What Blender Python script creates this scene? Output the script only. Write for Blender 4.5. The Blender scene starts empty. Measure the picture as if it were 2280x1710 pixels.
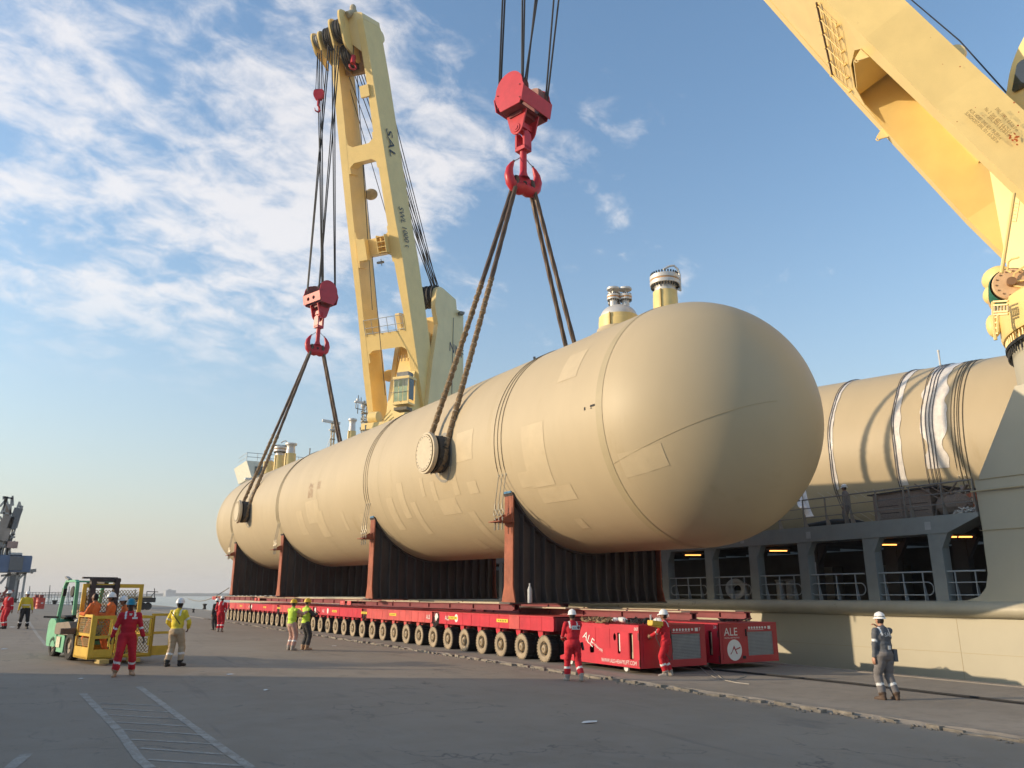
import bpy, bmesh, math, random
import numpy as np
from mathutils import Vector, Matrix, noise
from mathutils.geometry import tessellate_polygon
random.seed(7)
S = bpy.context.scene
COL = S.collection
V = Vector
R = math.radians
# ------------------------------------------------------------------ camera
FPX, CX, CY, HZ, HC = 1720., 1140., 855., 1324., 2.07      # the photograph's lens in its own pixels, eye height
PITCH = math.atan((HZ-CY)/FPX)
AZ = math.atan((1140-95)/math.hypot(FPX, HZ-CY))
cam_d = bpy.data.cameras.new('camera')
cam = bpy.data.objects.new('camera', cam_d); COL.objects.link(cam)
cam.location = (0, 0, HC); cam.rotation_euler = (math.pi/2+PITCH, 0, -AZ)
cam_d.sensor_width = 36; cam_d.lens = FPX/2280*36; cam_d.clip_end = 20000; cam_d.clip_start = .1
S.camera = cam
S.render.resolution_x = 1024; S.render.resolution_y = 768
# ------------------------------------------------------------------ light
SUN_AZ, SUN_EL = -65.0, 14.0        # degrees clockwise from +Y (the quay's direction)
S.view_settings.view_transform = 'Standard'; S.view_settings.look = 'None'
S.view_settings.exposure = 0.72; S.view_settings.gamma = 1; S.view_settings.use_curve_mapping = False
sl = bpy.data.lights.new('sun', 'SUN'); sl.energy = 2.75; sl.angle = R(.55); sl.color = (1, .80, .55)
so = bpy.data.objects.new('sun', sl); COL.objects.link(so)
sd = V((math.sin(R(SUN_AZ))*math.cos(R(SUN_EL)), math.cos(R(SUN_AZ))*math.cos(R(SUN_EL)), math.sin(R(SUN_EL))))
so.rotation_euler = sd.to_track_quat('Z', 'Y').to_euler()
W = bpy.data.worlds.new('World'); S.world = W; W.use_nodes = True
def build_world():
    nt = W.node_tree; N = nt.nodes; L = nt.links; N.clear()
    out = N.new('ShaderNodeOutputWorld'); bg = N.new('ShaderNodeBackground'); bg.inputs[1].default_value = .15
    L.new(bg.outputs[0], out.inputs[0])
    sky = N.new('ShaderNodeTexSky'); sky.sky_type = 'NISHITA'; sky.sun_disc = False
    sky.sun_elevation = R(SUN_EL); sky.sun_rotation = R(SUN_AZ)
    sky.air_density = 1.3; sky.dust_density = 1.2; sky.ozone_density = 2.2
    tc = N.new('ShaderNodeTexCoord')
    sep = N.new('ShaderNodeSeparateXYZ'); L.new(tc.outputs['Generated'], sep.inputs[0])
    def math_(op, a, b=None, c=None, clamp=False):
        n = N.new('ShaderNodeMath'); n.operation = op; n.use_clamp = clamp
        for i, x in enumerate((a, b, c)):
            if x is None: continue
            if isinstance(x, (int, float)): n.inputs[i].default_value = x
            else: L.new(x, n.inputs[i])
        return n.outputs[0]
    def ramp(x, a, b):
        n = N.new('ShaderNodeMapRange'); n.interpolation_type = 'SMOOTHSTEP'
        n.inputs[1].default_value = a; n.inputs[2].default_value = b; L.new(x, n.inputs[0]); return n.outputs[0]
    z = sep.outputs[2]
    zz = math_('MAXIMUM', z, .02)
    zz = math_('ADD', zz, .34)
    px = math_('DIVIDE', sep.outputs[0], zz); py = math_('DIVIDE', sep.outputs[1], zz)
    cmb = N.new('ShaderNodeCombineXYZ'); L.new(px, cmb.inputs[0]); L.new(py, cmb.inputs[1])
    mp = N.new('ShaderNodeMapping'); mp.inputs['Rotation'].default_value = (0, 0, R(-32)); mp.inputs['Scale'].default_value = (1.0, 1.3, 1)
    L.new(cmb.outputs[0], mp.inputs[0])
    def noi(scale, det, rough, dist=0, src=None, off=0):
        n = N.new('ShaderNodeTexNoise'); n.inputs['Scale'].default_value = scale; n.inputs['Detail'].default_value = det
        n.inputs['Roughness'].default_value = rough; n.inputs['Distortion'].default_value = dist
        m2 = N.new('ShaderNodeMapping'); m2.inputs['Location'].default_value = (off, off*.7, 0); L.new(src or mp.outputs[0], m2.inputs[0])
        L.new(m2.outputs[0], n.inputs['Vector']); return n.outputs['Fac']
    small = noi(14., 8, .62, .3, off=3.1)
    med = noi(4.6, 4, .5, .3, off=9.3)
    big = noi(1.3, 2, .5, 0, off=21.7)
    # cloud bank left of the cranes
    dv = N.new('ShaderNodeVectorMath'); dv.operation = 'DOT_PRODUCT'; L.new(tc.outputs['Generated'], dv.inputs[0])
    cd = V((math.sin(R(4))*math.cos(R(31)), math.cos(R(4))*math.cos(R(31)), math.sin(R(31)))); dv.inputs[1].default_value = cd
    bank = ramp(dv.outputs['Value'], .87, .985)
    cov = math_('ADD', math_('MULTIPLY', bank, .155), math_('MULTIPLY', math_('SUBTRACT', big, .5), .45))
    s = math_('ADD', math_('MULTIPLY', small, .48), math_('MULTIPLY', med, .52))
    s = math_('ADD', s, cov)
    dens = ramp(s, .565, .78)
    low = ramp(z, .20, .36)
    dens = math_('MULTIPLY', dens, low)
    dens = math_('MULTIPLY', dens, .72)
    # haze toward the horizon
    hz = math_('POWER', math_('SUBTRACT', 1, math_('MAXIMUM', z, 0)), 4.8)
    mixh = N.new('ShaderNodeMix'); mixh.data_type = 'RGBA'
    L.new(math_('MULTIPLY', hz, .92), mixh.inputs[0]); 
    tint = N.new('ShaderNodeMix'); tint.data_type = 'RGBA'; tint.blend_type = 'MULTIPLY'; tint.inputs[0].default_value = 1
    L.new(sky.outputs[0], tint.inputs[6]); tint.inputs[7].default_value = (.88, .97, 1.06, 1)
    L.new(tint.outputs[2], mixh.inputs[6]); mixh.inputs[7].default_value = (2.65, 2.45, 2.35, 1)
    mixc = N.new('ShaderNodeMix'); mixc.data_type = 'RGBA'
    L.new(dens, mixc.inputs[0]); L.new(mixh.outputs[2], mixc.inputs[6]); mixc.inputs[7].default_value = (4.4, 4.15, 4.0, 1)
    L.new(mixc.outputs[2], bg.inputs[0])
build_world()
S.render.engine = 'CYCLES'

# ------------------------------------------------------------------ where a point of the photograph lies
fw = np.array([math.sin(AZ)*math.cos(PITCH), math.cos(AZ)*math.cos(PITCH), math.sin(PITCH)])
rt = np.array([math.cos(AZ), -math.sin(AZ), 0]); upv = np.cross(rt, fw); CC = np.array([0, 0, HC])
def ray(x, y): return fw+rt*(x-CX)/FPX-upv*(y-CY)/FPX
def onZ(x, y, z=0): d = ray(x, y); return V(CC+d*(z-HC)/d[2])
def onX(x, y, X): d = ray(x, y); return V(CC+d*X/d[0])
def onY(x, y, Y): d = ray(x, y); return V(CC+d*Y/d[1])
def gz(X, Y): return .0009*max(0, min(12.7-X, 40))*max(0, min(Y, 60))     # the quay rises gently away from the crane lane
def gg(x, y):
    d = ray(x, y); t = 4.
    while t < 600:
        P = CC+d*t
        if P[2] <= gz(P[0], P[1]): break
        t += .03 if t < 100 else .4
    return V(P)

# ------------------------------------------------------------------ mesh helpers
class M:
    def __init__(s): s.v = []; s.f = []; s.m = []
    def add(s, vs, fs, mi=0):
        o = len(s.v); s.v += [tuple(p) for p in vs]; s.f += [tuple(i+o for i in f) for f in fs]; s.m += [mi]*len(fs); return s
    def box(s, c, sz, ax=None, mi=0):
        c = V(c); a = ax or (V((1, 0, 0)), V((0, 1, 0)), V((0, 0, 1)))
        h = [V(a[i])*sz[i]/2 for i in range(3)]
        vs = [c+h[0]*i+h[1]*j+h[2]*k for k in (-1, 1) for j in (-1, 1) for i in (-1, 1)]
        return s.add(vs, [(0, 2, 3, 1), (4, 5, 7, 6), (0, 1, 5, 4), (2, 6, 7, 3), (0, 4, 6, 2), (1, 3, 7, 5)], mi)
    def bb(s, x0, x1, y0, y1, z0, z1, mi=0): return s.box(((x0+x1)/2, (y0+y1)/2, (z0+z1)/2), (x1-x0, y1-y0, z1-z0), None, mi)
    def bar(s, p, q, w, h, up=(0, 0, 1), mi=0):
        p = V(p); q = V(q); d = (q-p); L = d.length; d = d/L; r = d.cross(V(up))
        if r.length < 1e-4: r = d.cross(V((1, 0, 0)))
        r.normalize(); u = r.cross(d)
        return s.box((p+q)/2, (w, L, h), (r, d, u), mi)
    def tube(s, pts, r, n=8, mi=0, caps=True, lobes=0, amp=0, twist=0):
        pts = [V(p) for p in pts]; N_ = len(pts); rr = r if isinstance(r, (list, tuple)) else [r]*N_
        t0 = (pts[1]-pts[0]).normalized(); a = t0.cross(V((0, 0, 1)))
        if a.length < .01: a = t0.cross(V((1, 0, 0)))
        a.normalize(); vs = []; tw = 0
        for i, p in enumerate(pts):
            t = (pts[min(i+1, N_-1)]-pts[max(i-1, 0)]).normalized()
            a = (a-t*a.dot(t)).normalized(); b = t.cross(a)
            if i: tw += twist*(pts[i]-pts[i-1]).length
            for k in range(n):
                th = 2*math.pi*k/n
                q = rr[i]*(1+(amp*math.cos(lobes*(th-tw)) if lobes else 0))
                vs.append(p+(a*math.cos(th)+b*math.sin(th))*q)
        fs = [(i*n+k, i*n+(k+1) % n, (i+1)*n+(k+1) % n, (i+1)*n+k) for i in range(N_-1) for k in range(n)]
        if caps: fs += [tuple(range(n-1, -1, -1)), tuple(range((N_-1)*n, N_*n))]
        return s.add(vs, fs, mi)
    def cyl(s, p, q, r, r1=None, n=16, mi=0): return s.tube([p, q], [r, r if r1 is None else r1], n, mi)
    def lathe(s, prof, o, ax, n=32, mi=0, close=False):
        o = V(o); ax = V(ax).normalized(); a = ax.cross(V((0, 0, 1)))
        if a.length < .01: a = V((1, 0, 0))
        a.normalize(); b = ax.cross(a); vs = []
        for r, t in prof:
            for k in range(n):
                th = 2*math.pi*k/n; vs.append(o+ax*t+(a*math.cos(th)+b*math.sin(th))*max(r, 1e-4))
        m = len(prof)
        fs = [(i*n+k, i*n+(k+1) % n, (i+1)*n+(k+1) % n, (i+1)*n+k) for i in range(m-1) for k in range(n)]
        if close: fs += [((m-1)*n+k, (m-1)*n+(k+1) % n, (k+1) % n, k) for k in range(n)]
        return s.add(vs, fs, mi)
    def sph(s, c, r, n=12, m=8, mi=0, ax=None):
        c = V(c); r = r if isinstance(r, (tuple, list)) else (r, r, r); a = ax or (V((1, 0, 0)), V((0, 1, 0)), V((0, 0, 1))); vs = []
        for i in range(m+1):
            ph = -math.pi/2+math.pi*i/m
            for k in range(n):
                th = 2*math.pi*k/n
                vs.append(c+a[0]*(r[0]*math.cos(ph)*math.cos(th))+a[1]*(r[1]*math.cos(ph)*math.sin(th))+a[2]*(r[2]*math.sin(ph)))
        return s.add(vs, [(i*n+k, i*n+(k+1) % n, (i+1)*n+(k+1) % n, (i+1)*n+k) for i in range(m) for k in range(n)], mi)
    def plate(s, poly, o, u, w, d, holes=(), mi=0):
        """outline (and holes) in the plane o+u*x+w*y, given the thickness vector d"""
        o = V(o); u = V(u); w = V(w); d = V(d)
        loops = [list(poly)]+[list(h) for h in holes]
        flat = [p for l in loops for p in l]
        tri = tessellate_polygon([[V((p[0], p[1], 0)) for p in l] for l in loops])
        n = len(flat); F_ = [o+u*p[0]+w*p[1] for p in flat]; B_ = [p+d for p in F_]
        fs = []
        for t in tri:
            a, b, c = [V((flat[i][0], flat[i][1], 0)) for i in t]
            if (b-a).cross(c-a).z < 0: t = (t[0], t[2], t[1])
            fs.append(tuple(t)); fs.append((t[2]+n, t[1]+n, t[0]+n))
        k = 0
        for l in loops:
            m_ = len(l)
            for i in range(m_): fs.append((k+i, k+i+n, k+(i+1) % m_+n, k+(i+1) % m_))
            k += m_
        return s.add(F_+B_, fs, mi)
def rrect(x0, y0, x1, y1, r, n=5):
    out = []
    for cx, cy, a0 in ((x1-r, y0+r, -90), (x1-r, y1-r, 0), (x0+r, y1-r, 90), (x0+r, y0+r, 180)):
        for i in range(n+1): a = R(a0+90*i/n); out.append((cx+r*math.cos(a), cy+r*math.sin(a)))
    return out
def rpoly(pts, r, n=5):
    """polygon with rounded corners; r a number or a list"""
    out = []; N_ = len(pts)
    for i, p in enumerate(pts):
        rr = r[i] if isinstance(r, (list, tuple)) else r
        p = V(p+(0,)) if len(p) == 2 else V(p); a = V(tuple(pts[i-1])+(0,)); b = V(tuple(pts[(i+1) % N_])+(0,))
        if rr <= 0: out.append((p.x, p.y)); continue
        da = (a-p); db = (b-p); k = min(rr, da.length*.48, db.length*.48); A = p+da.normalized()*k; B = p+db.normalized()*k
        for j in range(n+1):
            t = j/n; q = A*(1-t)**2+p*2*t*(1-t)+B*t*t; out.append((q.x, q.y))
    return out
def obj(name, mb, mats, parent=None, smooth=None, local=False, bevel=0):
    me = bpy.data.meshes.new(name); off = V((0, 0, 0))
    if parent is not None and not local:
        q = parent
        while q is not None: off += q.location; q = q.parent
    me.from_pydata([(p[0]-off.x, p[1]-off.y, p[2]-off.z) for p in mb.v], [], mb.f)
    ms = mats if isinstance(mats, (list, tuple)) else [mats]
    for m in ms: me.materials.append(m)
    me.polygons.foreach_set('material_index', mb.m)
    bm = bmesh.new(); bm.from_mesh(me); bmesh.ops.recalc_face_normals(bm, faces=bm.faces); bm.to_mesh(me); bm.free()
    if smooth is not None:
        me.polygons.foreach_set('use_smooth', [True]*len(me.polygons))
        try: me.set_sharp_from_angle(angle=R(smooth))
        except Exception: pass
    me.update()
    o = bpy.data.objects.new(name, me); COL.objects.link(o)
    if parent is not None: o.parent = parent
    if bevel:
        b = o.modifiers.new('b', 'BEVEL'); b.width = bevel; b.segments = 1; b.limit_method = 'ANGLE'; b.angle_limit = R(40)
    return o
def tag(o, label=None, cat=None, group=None, kind=None):
    if label: o['label'] = label
    if cat: o['category'] = cat
    if group: o['group'] = group
    if kind: o['kind'] = kind
    return o
def thing(name, label, cat, loc=(0, 0, 0), group=None, rotz=0):
    o = bpy.data.objects.new(name, None); COL.objects.link(o); o.location = loc; o.rotation_euler = (0, 0, rotz); o.empty_display_size = .3
    return tag(o, label, cat, group)
def inst(src, parent=None, loc=None, name=None):
    o = src.copy(); COL.objects.link(o)
    if parent is not None: o.parent = parent
    if loc is not None: o.location = loc
    return o
def copy_tree(o, parent=None):
    c = o.copy(); COL.objects.link(c); c.parent = parent
    for ch in list(o.children): copy_tree(ch, c)
    return c

# ------------------------------------------------------------------ materials
def lin(c):
    if isinstance(c, str): c = [int(c[i:i+2], 16)/255 for i in (0, 2, 4)]
    return [((x+.055)/1.055)**2.4 if x > .04045 else x/12.92 for x in c]
MC = {}
def mat(name, col, rough=.55, var=.12, scale=2.5, metal=0., bump=.0, bscale=30., spot=None, spotamt=.5, spotscale=3., emit=None, aniso=None, spec=.4, rnd=False):
    """procedural paint/metal/cloth: base colour with noise, optional stains with a colour of their own, fine bump"""
    if name in MC: return MC[name]
    m = bpy.data.materials.new(name); m.use_nodes = True; nt = m.node_tree; N = nt.nodes; L = nt.links
    b = N['Principled BSDF']; c = lin(col) if isinstance(col, str) else list(col)
    b.inputs['Roughness'].default_value = rough; b.inputs['Metallic'].default_value = metal; b.inputs['Specular IOR Level'].default_value = spec
    tc = N.new('ShaderNodeTexCoord'); src = tc.outputs['Object']
    if rnd:
        oi = N.new('ShaderNodeObjectInfo'); ml = N.new('ShaderNodeMath'); ml.operation = 'MULTIPLY'; ml.inputs[1].default_value = 40; L.new(oi.outputs['Random'], ml.inputs[0]); va = N.new('ShaderNodeVectorMath'); L.new(src, va.inputs[0]); L.new(ml.outputs[0], va.inputs[1]); src = va.outputs[0]
    if aniso:
        mp = N.new('ShaderNodeMapping'); mp.inputs['Scale'].default_value = aniso; L.new(src, mp.inputs[0]); src = mp.outputs[0]
    n1 = N.new('ShaderNodeTexNoise'); n1.inputs['Scale'].default_value = scale; n1.inputs['Detail'].default_value = 6; n1.inputs['Roughness'].default_value = .62
    L.new(src, n1.inputs['Vector'])
    mx = N.new('ShaderNodeMix'); mx.data_type = 'RGBA'
    mr = N.new('ShaderNodeMapRange'); mr.inputs[1].default_value = .3; mr.inputs[2].default_value = .7; L.new(n1.outputs['Fac'], mr.inputs[0]); L.new(mr.outputs[0], mx.inputs[0])
    mx.inputs[6].default_value = [x*(1-var) for x in c]+[1]; mx.inputs[7].default_value = [min(1, x*(1+var)) for x in c]+[1]
    last = mx.outputs[2]
    if spot:
        n2 = N.new('ShaderNodeTexNoise'); n2.inputs['Scale'].default_value = spotscale; n2.inputs['Detail'].default_value = 8; n2.inputs['Roughness'].default_value = .7
        L.new(src, n2.inputs['Vector']); r2 = N.new('ShaderNodeMapRange'); r2.inputs[1].default_value = .72-.3*spotamt; r2.inputs[2].default_value = .86-.3*spotamt
        L.new(n2.outputs['Fac'], r2.inputs[0]); m2 = N.new('ShaderNodeMix'); m2.data_type = 'RGBA'; L.new(r2.outputs[0], m2.inputs[0]); L.new(last, m2.inputs[6])
        m2.inputs[7].default_value = (lin(spot) if isinstance(spot, str) else list(spot))+[1]; last = m2.outputs[2]
    L.new(last, b.inputs['Base Color'])
    if bump:
        n3 = N.new('ShaderNodeTexNoise'); n3.inputs['Scale'].default_value = bscale; n3.inputs['Detail'].default_value = 5; L.new(src, n3.inputs['Vector'])
        bp = N.new('ShaderNodeBump'); bp.inputs['Strength'].default_value = bump; bp.inputs['Distance'].default_value = .03; L.new(n3.outputs['Fac'], bp.inputs['Height']); L.new(bp.outputs[0], b.inputs['Normal'])
    if emit:
        b.inputs['Emission Color'].default_value = list(emit[:3])+[1]; b.inputs['Emission Strength'].default_value = emit[3]
    MC[name] = m; return m
tank = mat('tank paint', (.475, .382, .245), .52, .05, .55, spot=(.43, .335, .20), spotamt=.42, spotscale=.8, bump=.03, bscale=3, aniso=(.35, 1.0, .35))
tankpatch = mat('fresh paint patch', (.525, .423, .272), .5, .06, 1.5, spot=(.485, .385, .235), spotamt=.45, spotscale=2.2)
tankseam = mat('seam band paint', (.41, .335, .205), .5, .05, 1)
craney = mat('crane cream paint', (.86, .64, .26), .45, .06, .8, spot=(.45, .25, .08), spotamt=.13, spotscale=2.6)
cranes = mat('crane side paint', (.86, .67, .33), .45, .07, .5, spot=(.30, .17, .08), spotamt=.05, spotscale=2.5)
craneochre = mat('dark ochre paint', (.42, .27, .14), .6, .3, 3, spot=(.06, .04, .03), spotamt=.5)  # dark ochre base with random darker spots
red = mat('trailer red paint', (.52, .022, .042), .45, .16, 1.6, spot=(.36, .12, .10), spotamt=.27, spotscale=3.2, rnd=True)
redfaded = mat('faded red paint', (.54, .075, .070), .5, .2, 1.5, rnd=True, spot=(.40, .22, .17), spotamt=.25)
hookred = mat('hook red paint', (.50, .022, .035), .38, .12, 2, spot=(.25, .06, .04), spotamt=.15)
maroon = mat('beam maroon paint', (.19, .030, .035), .55, .2, 2, spot=(.30, .16, .13), spotamt=.15)
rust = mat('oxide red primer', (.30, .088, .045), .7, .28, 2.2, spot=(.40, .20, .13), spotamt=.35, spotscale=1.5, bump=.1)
steeldark = mat('dark steel with web shade', (.085, .070, .064), .6, .3, 2, spot=(.12, .085, .065), spotamt=.3, aniso=(1, 1, .25), bump=.1)  # dark base puts the shade on the saddle webs into the colour
tyre = mat('tyre rubber', (.030, .028, .026), .85, .3, 6, spot=(.13, .11, .085), spotamt=.2, bump=.2)
dustrim = mat('dusty wheel', (.35, .275, .185), .8, .25, 3, spot=(.12, .095, .07), spotamt=.42, spotscale=4, rnd=True)
rope = mat('steel rope', (.105, .070, .048), .5, .4, 30, metal=.3)
wire = mat('hoist wire', (.020, .020, .022), .6, .2, 30)
burlap = mat('burlap wrap', (.23, .155, .085), .95, .45, 9, spot=(.08, .055, .03), spotamt=.5, spotscale=10, bump=.6, bscale=22)
tie = mat('pale tie wire', (.55, .50, .42), .6, .1, 9)
black = mat('black rubber', (.022, .022, .023), .7, .25, 8)
white = mat('white paint', (.74, .72, .68), .5, .05, 3, spot=(.45, .42, .38), spotamt=.15)
zinc = mat('galvanised nozzle steel', (.62, .60, .57), .42, .08, 4, metal=.25)
orangeg = mat('orange gasket', (.60, .30, .11), .6, .1, 4)
nozy = mat('yellow nozzle cover', (.74, .57, .24), .45, .07, 3, spot=(.5, .35, .12), spotamt=.2)
hullm = mat('hull grey green paint', (.46, .425, .325), .5, .05, .6, spot=(.40, .35, .27), spotamt=.18, spotscale=.8, bump=.04, bscale=2)
hullgrey = mat('ship grey paint', (.27, .29, .28), .5, .09, 1.5, spot=(.16, .15, .14), spotamt=.2, spotscale=4)
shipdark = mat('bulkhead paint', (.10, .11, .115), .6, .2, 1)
shiprail = mat('rail paint', (.40, .43, .44), .5, .1, 3, spot=(.25, .17, .12), spotamt=.15)
wood = mat('weathered wood', (.26, .20, .16), .85, .3, 3, aniso=(1, 12, 12), bump=.3)
timber = mat('pale timber', (.50, .42, .29), .8, .2, 3, aniso=(1, .3, 1))
glassg = mat('greenish cab glass', (.16, .22, .17), .06, .2, 2, spec=.9)
darkg = mat('dark glass', (.02, .025, .022), .05, .2, 2, spec=.9)
lampm = mat('tube lamp glow', (1, .45, .15), .5, 0, 1, emit=(1, .36, .08, 2.4))
yel = mat('basket yellow paint', (.66, .42, .045), .5, .14, 3, spot=(.25, .19, .08), spotamt=.28, spotscale=2.5)
meshm = mat('expanded metal', (.30, .22, .07), .6, .2, 4)
fgreen = mat('forklift green paint', (.16, .46, .28), .5, .14, 3, spot=(.20, .17, .10), spotamt=.34, spotscale=4)
greym = mat('mid grey metal', (.22, .22, .21), .6, .2, 3)
litegrey = mat('light grey metal', (.42, .43, .43), .5, .15, 3)
stripem = mat('reflective tape', (.72, .72, .70), .4, .05, 8)
refl_y = mat('yellow reflector tape', (.75, .55, .05), .4, .1, 8)
film = mat('clear plastic wrap', (.70, .65, .60), .25, .15, 3, bump=.4, bscale=7)
concrete_l = mat('bollard iron', (.035, .033, .03), .6, .3, 3)

def ground_mats():
    m = bpy.data.materials.new('asphalt'); m.use_nodes = True; nt = m.node_tree; N = nt.nodes; L = nt.links; b = N['Principled BSDF']
    b.inputs['Roughness'].default_value = .82; b.inputs['Specular IOR Level'].default_value = .3
    tc = N.new('ShaderNodeTexCoord')
    def no(sc, det=6, ro=.6, vs=(1, 1, 1)):
        mp = N.new('ShaderNodeMapping'); mp.inputs['Scale'].default_value = vs; L.new(tc.outputs['Object'], mp.inputs[0])
        n = N.new('ShaderNodeTexNoise'); n.inputs['Scale'].default_value = sc; n.inputs['Detail'].default_value = det; n.inputs['Roughness'].default_value = ro; L.new(mp.outputs[0], n.inputs['Vector']); return n.outputs['Fac']
    def rng(x, a, b_, c=0, d=1):
        r = N.new('ShaderNodeMapRange'); r.inputs[1].default_value = a; r.inputs[2].default_value = b_; r.inputs[3].default_value = c; r.inputs[4].default_value = d; L.new(x, r.inputs[0]); return r.outputs[0]
    def mix(f, a, c, bl='MIX'):
        x = N.new('ShaderNodeMix'); x.data_type = 'RGBA'; x.blend_type = bl
        if isinstance(f, (int, float)): x.inputs[0].default_value = f
        else: L.new(f, x.inputs[0])
        for i, q in ((6, a), (7, c)):
            if isinstance(q, tuple): x.inputs[i].default_value = q+(1,)
            else: L.new(q, x.inputs[i])
        return x.outputs[2]
    base = mix(rng(no(.18, 4), .35, .65), (.25, .200, .146), (.315, .258, .192))
    base = mix(rng(no(1.3, 7, .65), .42, .62, 0, .5), base, (.325, .27, .212))
    base = mix(rng(no(.75, 5, .6, (1, .45, 1)), .62, .74, 0, .55), base, (.085, .080, .074))        # oil and tyre stains
    base = mix(rng(no(3.2, 4, .5), .66, .72, 0, .45), base, (.085, .08, .076))
    base = mix(rng(no(1.1, 6, .6, (2.6, .16, 1)), .60, .70, 0, .40), base, (.105, .094, .083))      # tyre tracks along the quay
    base = mix(rng(no(.9, 6, .6, (.13, 2.2, 1)), .63, .71, 0, .35), base, (.115, .103, .09))
    cr = N.new('ShaderNodeTexVoronoi'); cr.feature = 'DISTANCE_TO_EDGE'; cr.inputs['Scale'].default_value = .42; wv = N.new('ShaderNodeMix'); wv.data_type = 'VECTOR'; wv.inputs[0].default_value = .09
    wn = N.new('ShaderNodeTexNoise'); wn.inputs['Scale'].default_value = 1.7; wn.inputs['Detail'].default_value = 6; L.new(tc.outputs['Object'], wn.inputs['Vector']); L.new(tc.outputs['Object'], wv.inputs[4]); sc_ = N.new('ShaderNodeVectorMath'); sc_.operation = 'SCALE'; sc_.inputs['Scale'].default_value = 14; L.new(wn.outputs['Color'], sc_.inputs[0]); L.new(sc_.outputs[0], wv.inputs[5]); L.new(wv.outputs[1], cr.inputs['Vector'])
    msk = rng(no(.23, 3), .50, .58)
    cm = N.new('ShaderNodeMath'); cm.operation = 'MULTIPLY'; L.new(rng(cr.outputs['Distance'], .0, .012, .75, 0), cm.inputs[0]); L.new(msk, cm.inputs[1])
    base = mix(cm.outputs[0], base, (.06, .055, .05))        # cracks
    base = mix(rng(no(60, 3, .6), .35, .72, 0, .55), base, (.27, .25, .225))       # aggregate
    base = mix(rng(no(26, 2, .5), .70, .76, 0, .7), base, (.035, .034, .033))
    L.new(base, b.inputs['Base Color'])
    bp = N.new('ShaderNodeBump'); bp.inputs['Strength'].default_value = .55; bp.inputs['Distance'].default_value = .02; L.new(no(45, 6, .7), bp.inputs['Height']); L.new(bp.outputs[0], b.inputs['Normal'])
    c = bpy.data.materials.new('apron concrete'); c.use_nodes = True; nt = c.node_tree; N = nt.nodes; L = nt.links; b = N['Principled BSDF']
    b.inputs['Roughness'].default_value = .85; tc = N.new('ShaderNodeTexCoord')
    base = mix(rng(no(.35, 5), .35, .65), (.215, .185, .150), (.29, .25, .205))
    base = mix(rng(no(2.2, 7, .7), .48, .66, 0, .6), base, (.165, .142, .12))
    base = mix(rng(no(.9, 4, .5, (.3, 1.6, 1)), .60, .72, 0, .5), base, (.31, .27, .225))
    base = mix(rng(no(50, 3), .4, .75, 0, .4), base, (.33, .29, .24))
    L.new(base, b.inputs['Base Color'])
    bp = N.new('ShaderNodeBump'); bp.inputs['Strength'].default_value = .5; bp.inputs['Distance'].default_value = .02; L.new(no(30, 6, .7), bp.inputs['Height']); L.new(bp.outputs[0], b.inputs['Normal'])
    w = bpy.data.materials.new('sea water'); w.use_nodes = True; nt = w.node_tree; N = nt.nodes; L = nt.links; b = N['Principled BSDF']
    b.inputs['Base Color'].default_value = (.10, .13, .14, 1); b.inputs['Roughness'].default_value = .18; tc = N.new('ShaderNodeTexCoord')
    bp = N.new('ShaderNodeBump'); bp.inputs['Strength'].default_value = .6; bp.inputs['Distance'].default_value = .25; L.new(no(.6, 5, .6, (1, .5, 1)), bp.inputs['Height']); L.new(bp.outputs[0], b.inputs['Normal'])
    p = bpy.data.materials.new('worn road paint'); p.use_nodes = True; nt = p.node_tree; N = nt.nodes; L = nt.links; b = N['Principled BSDF']; b.inputs['Roughness'].default_value = .8; tc = N.new('ShaderNodeTexCoord')
    base = mix(rng(no(4, 6, .75), .40, .62), (.44, .40, .345), (.27, .235, .19))
    base = mix(rng(no(45, 3), .4, .75, 0, .5), base, (.10, .095, .088))
    L.new(base, b.inputs['Base Color'])
    return m, c, w, p
asphalt, apronm, seam_, paintm = ground_mats()
seam_w = seam_

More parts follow.
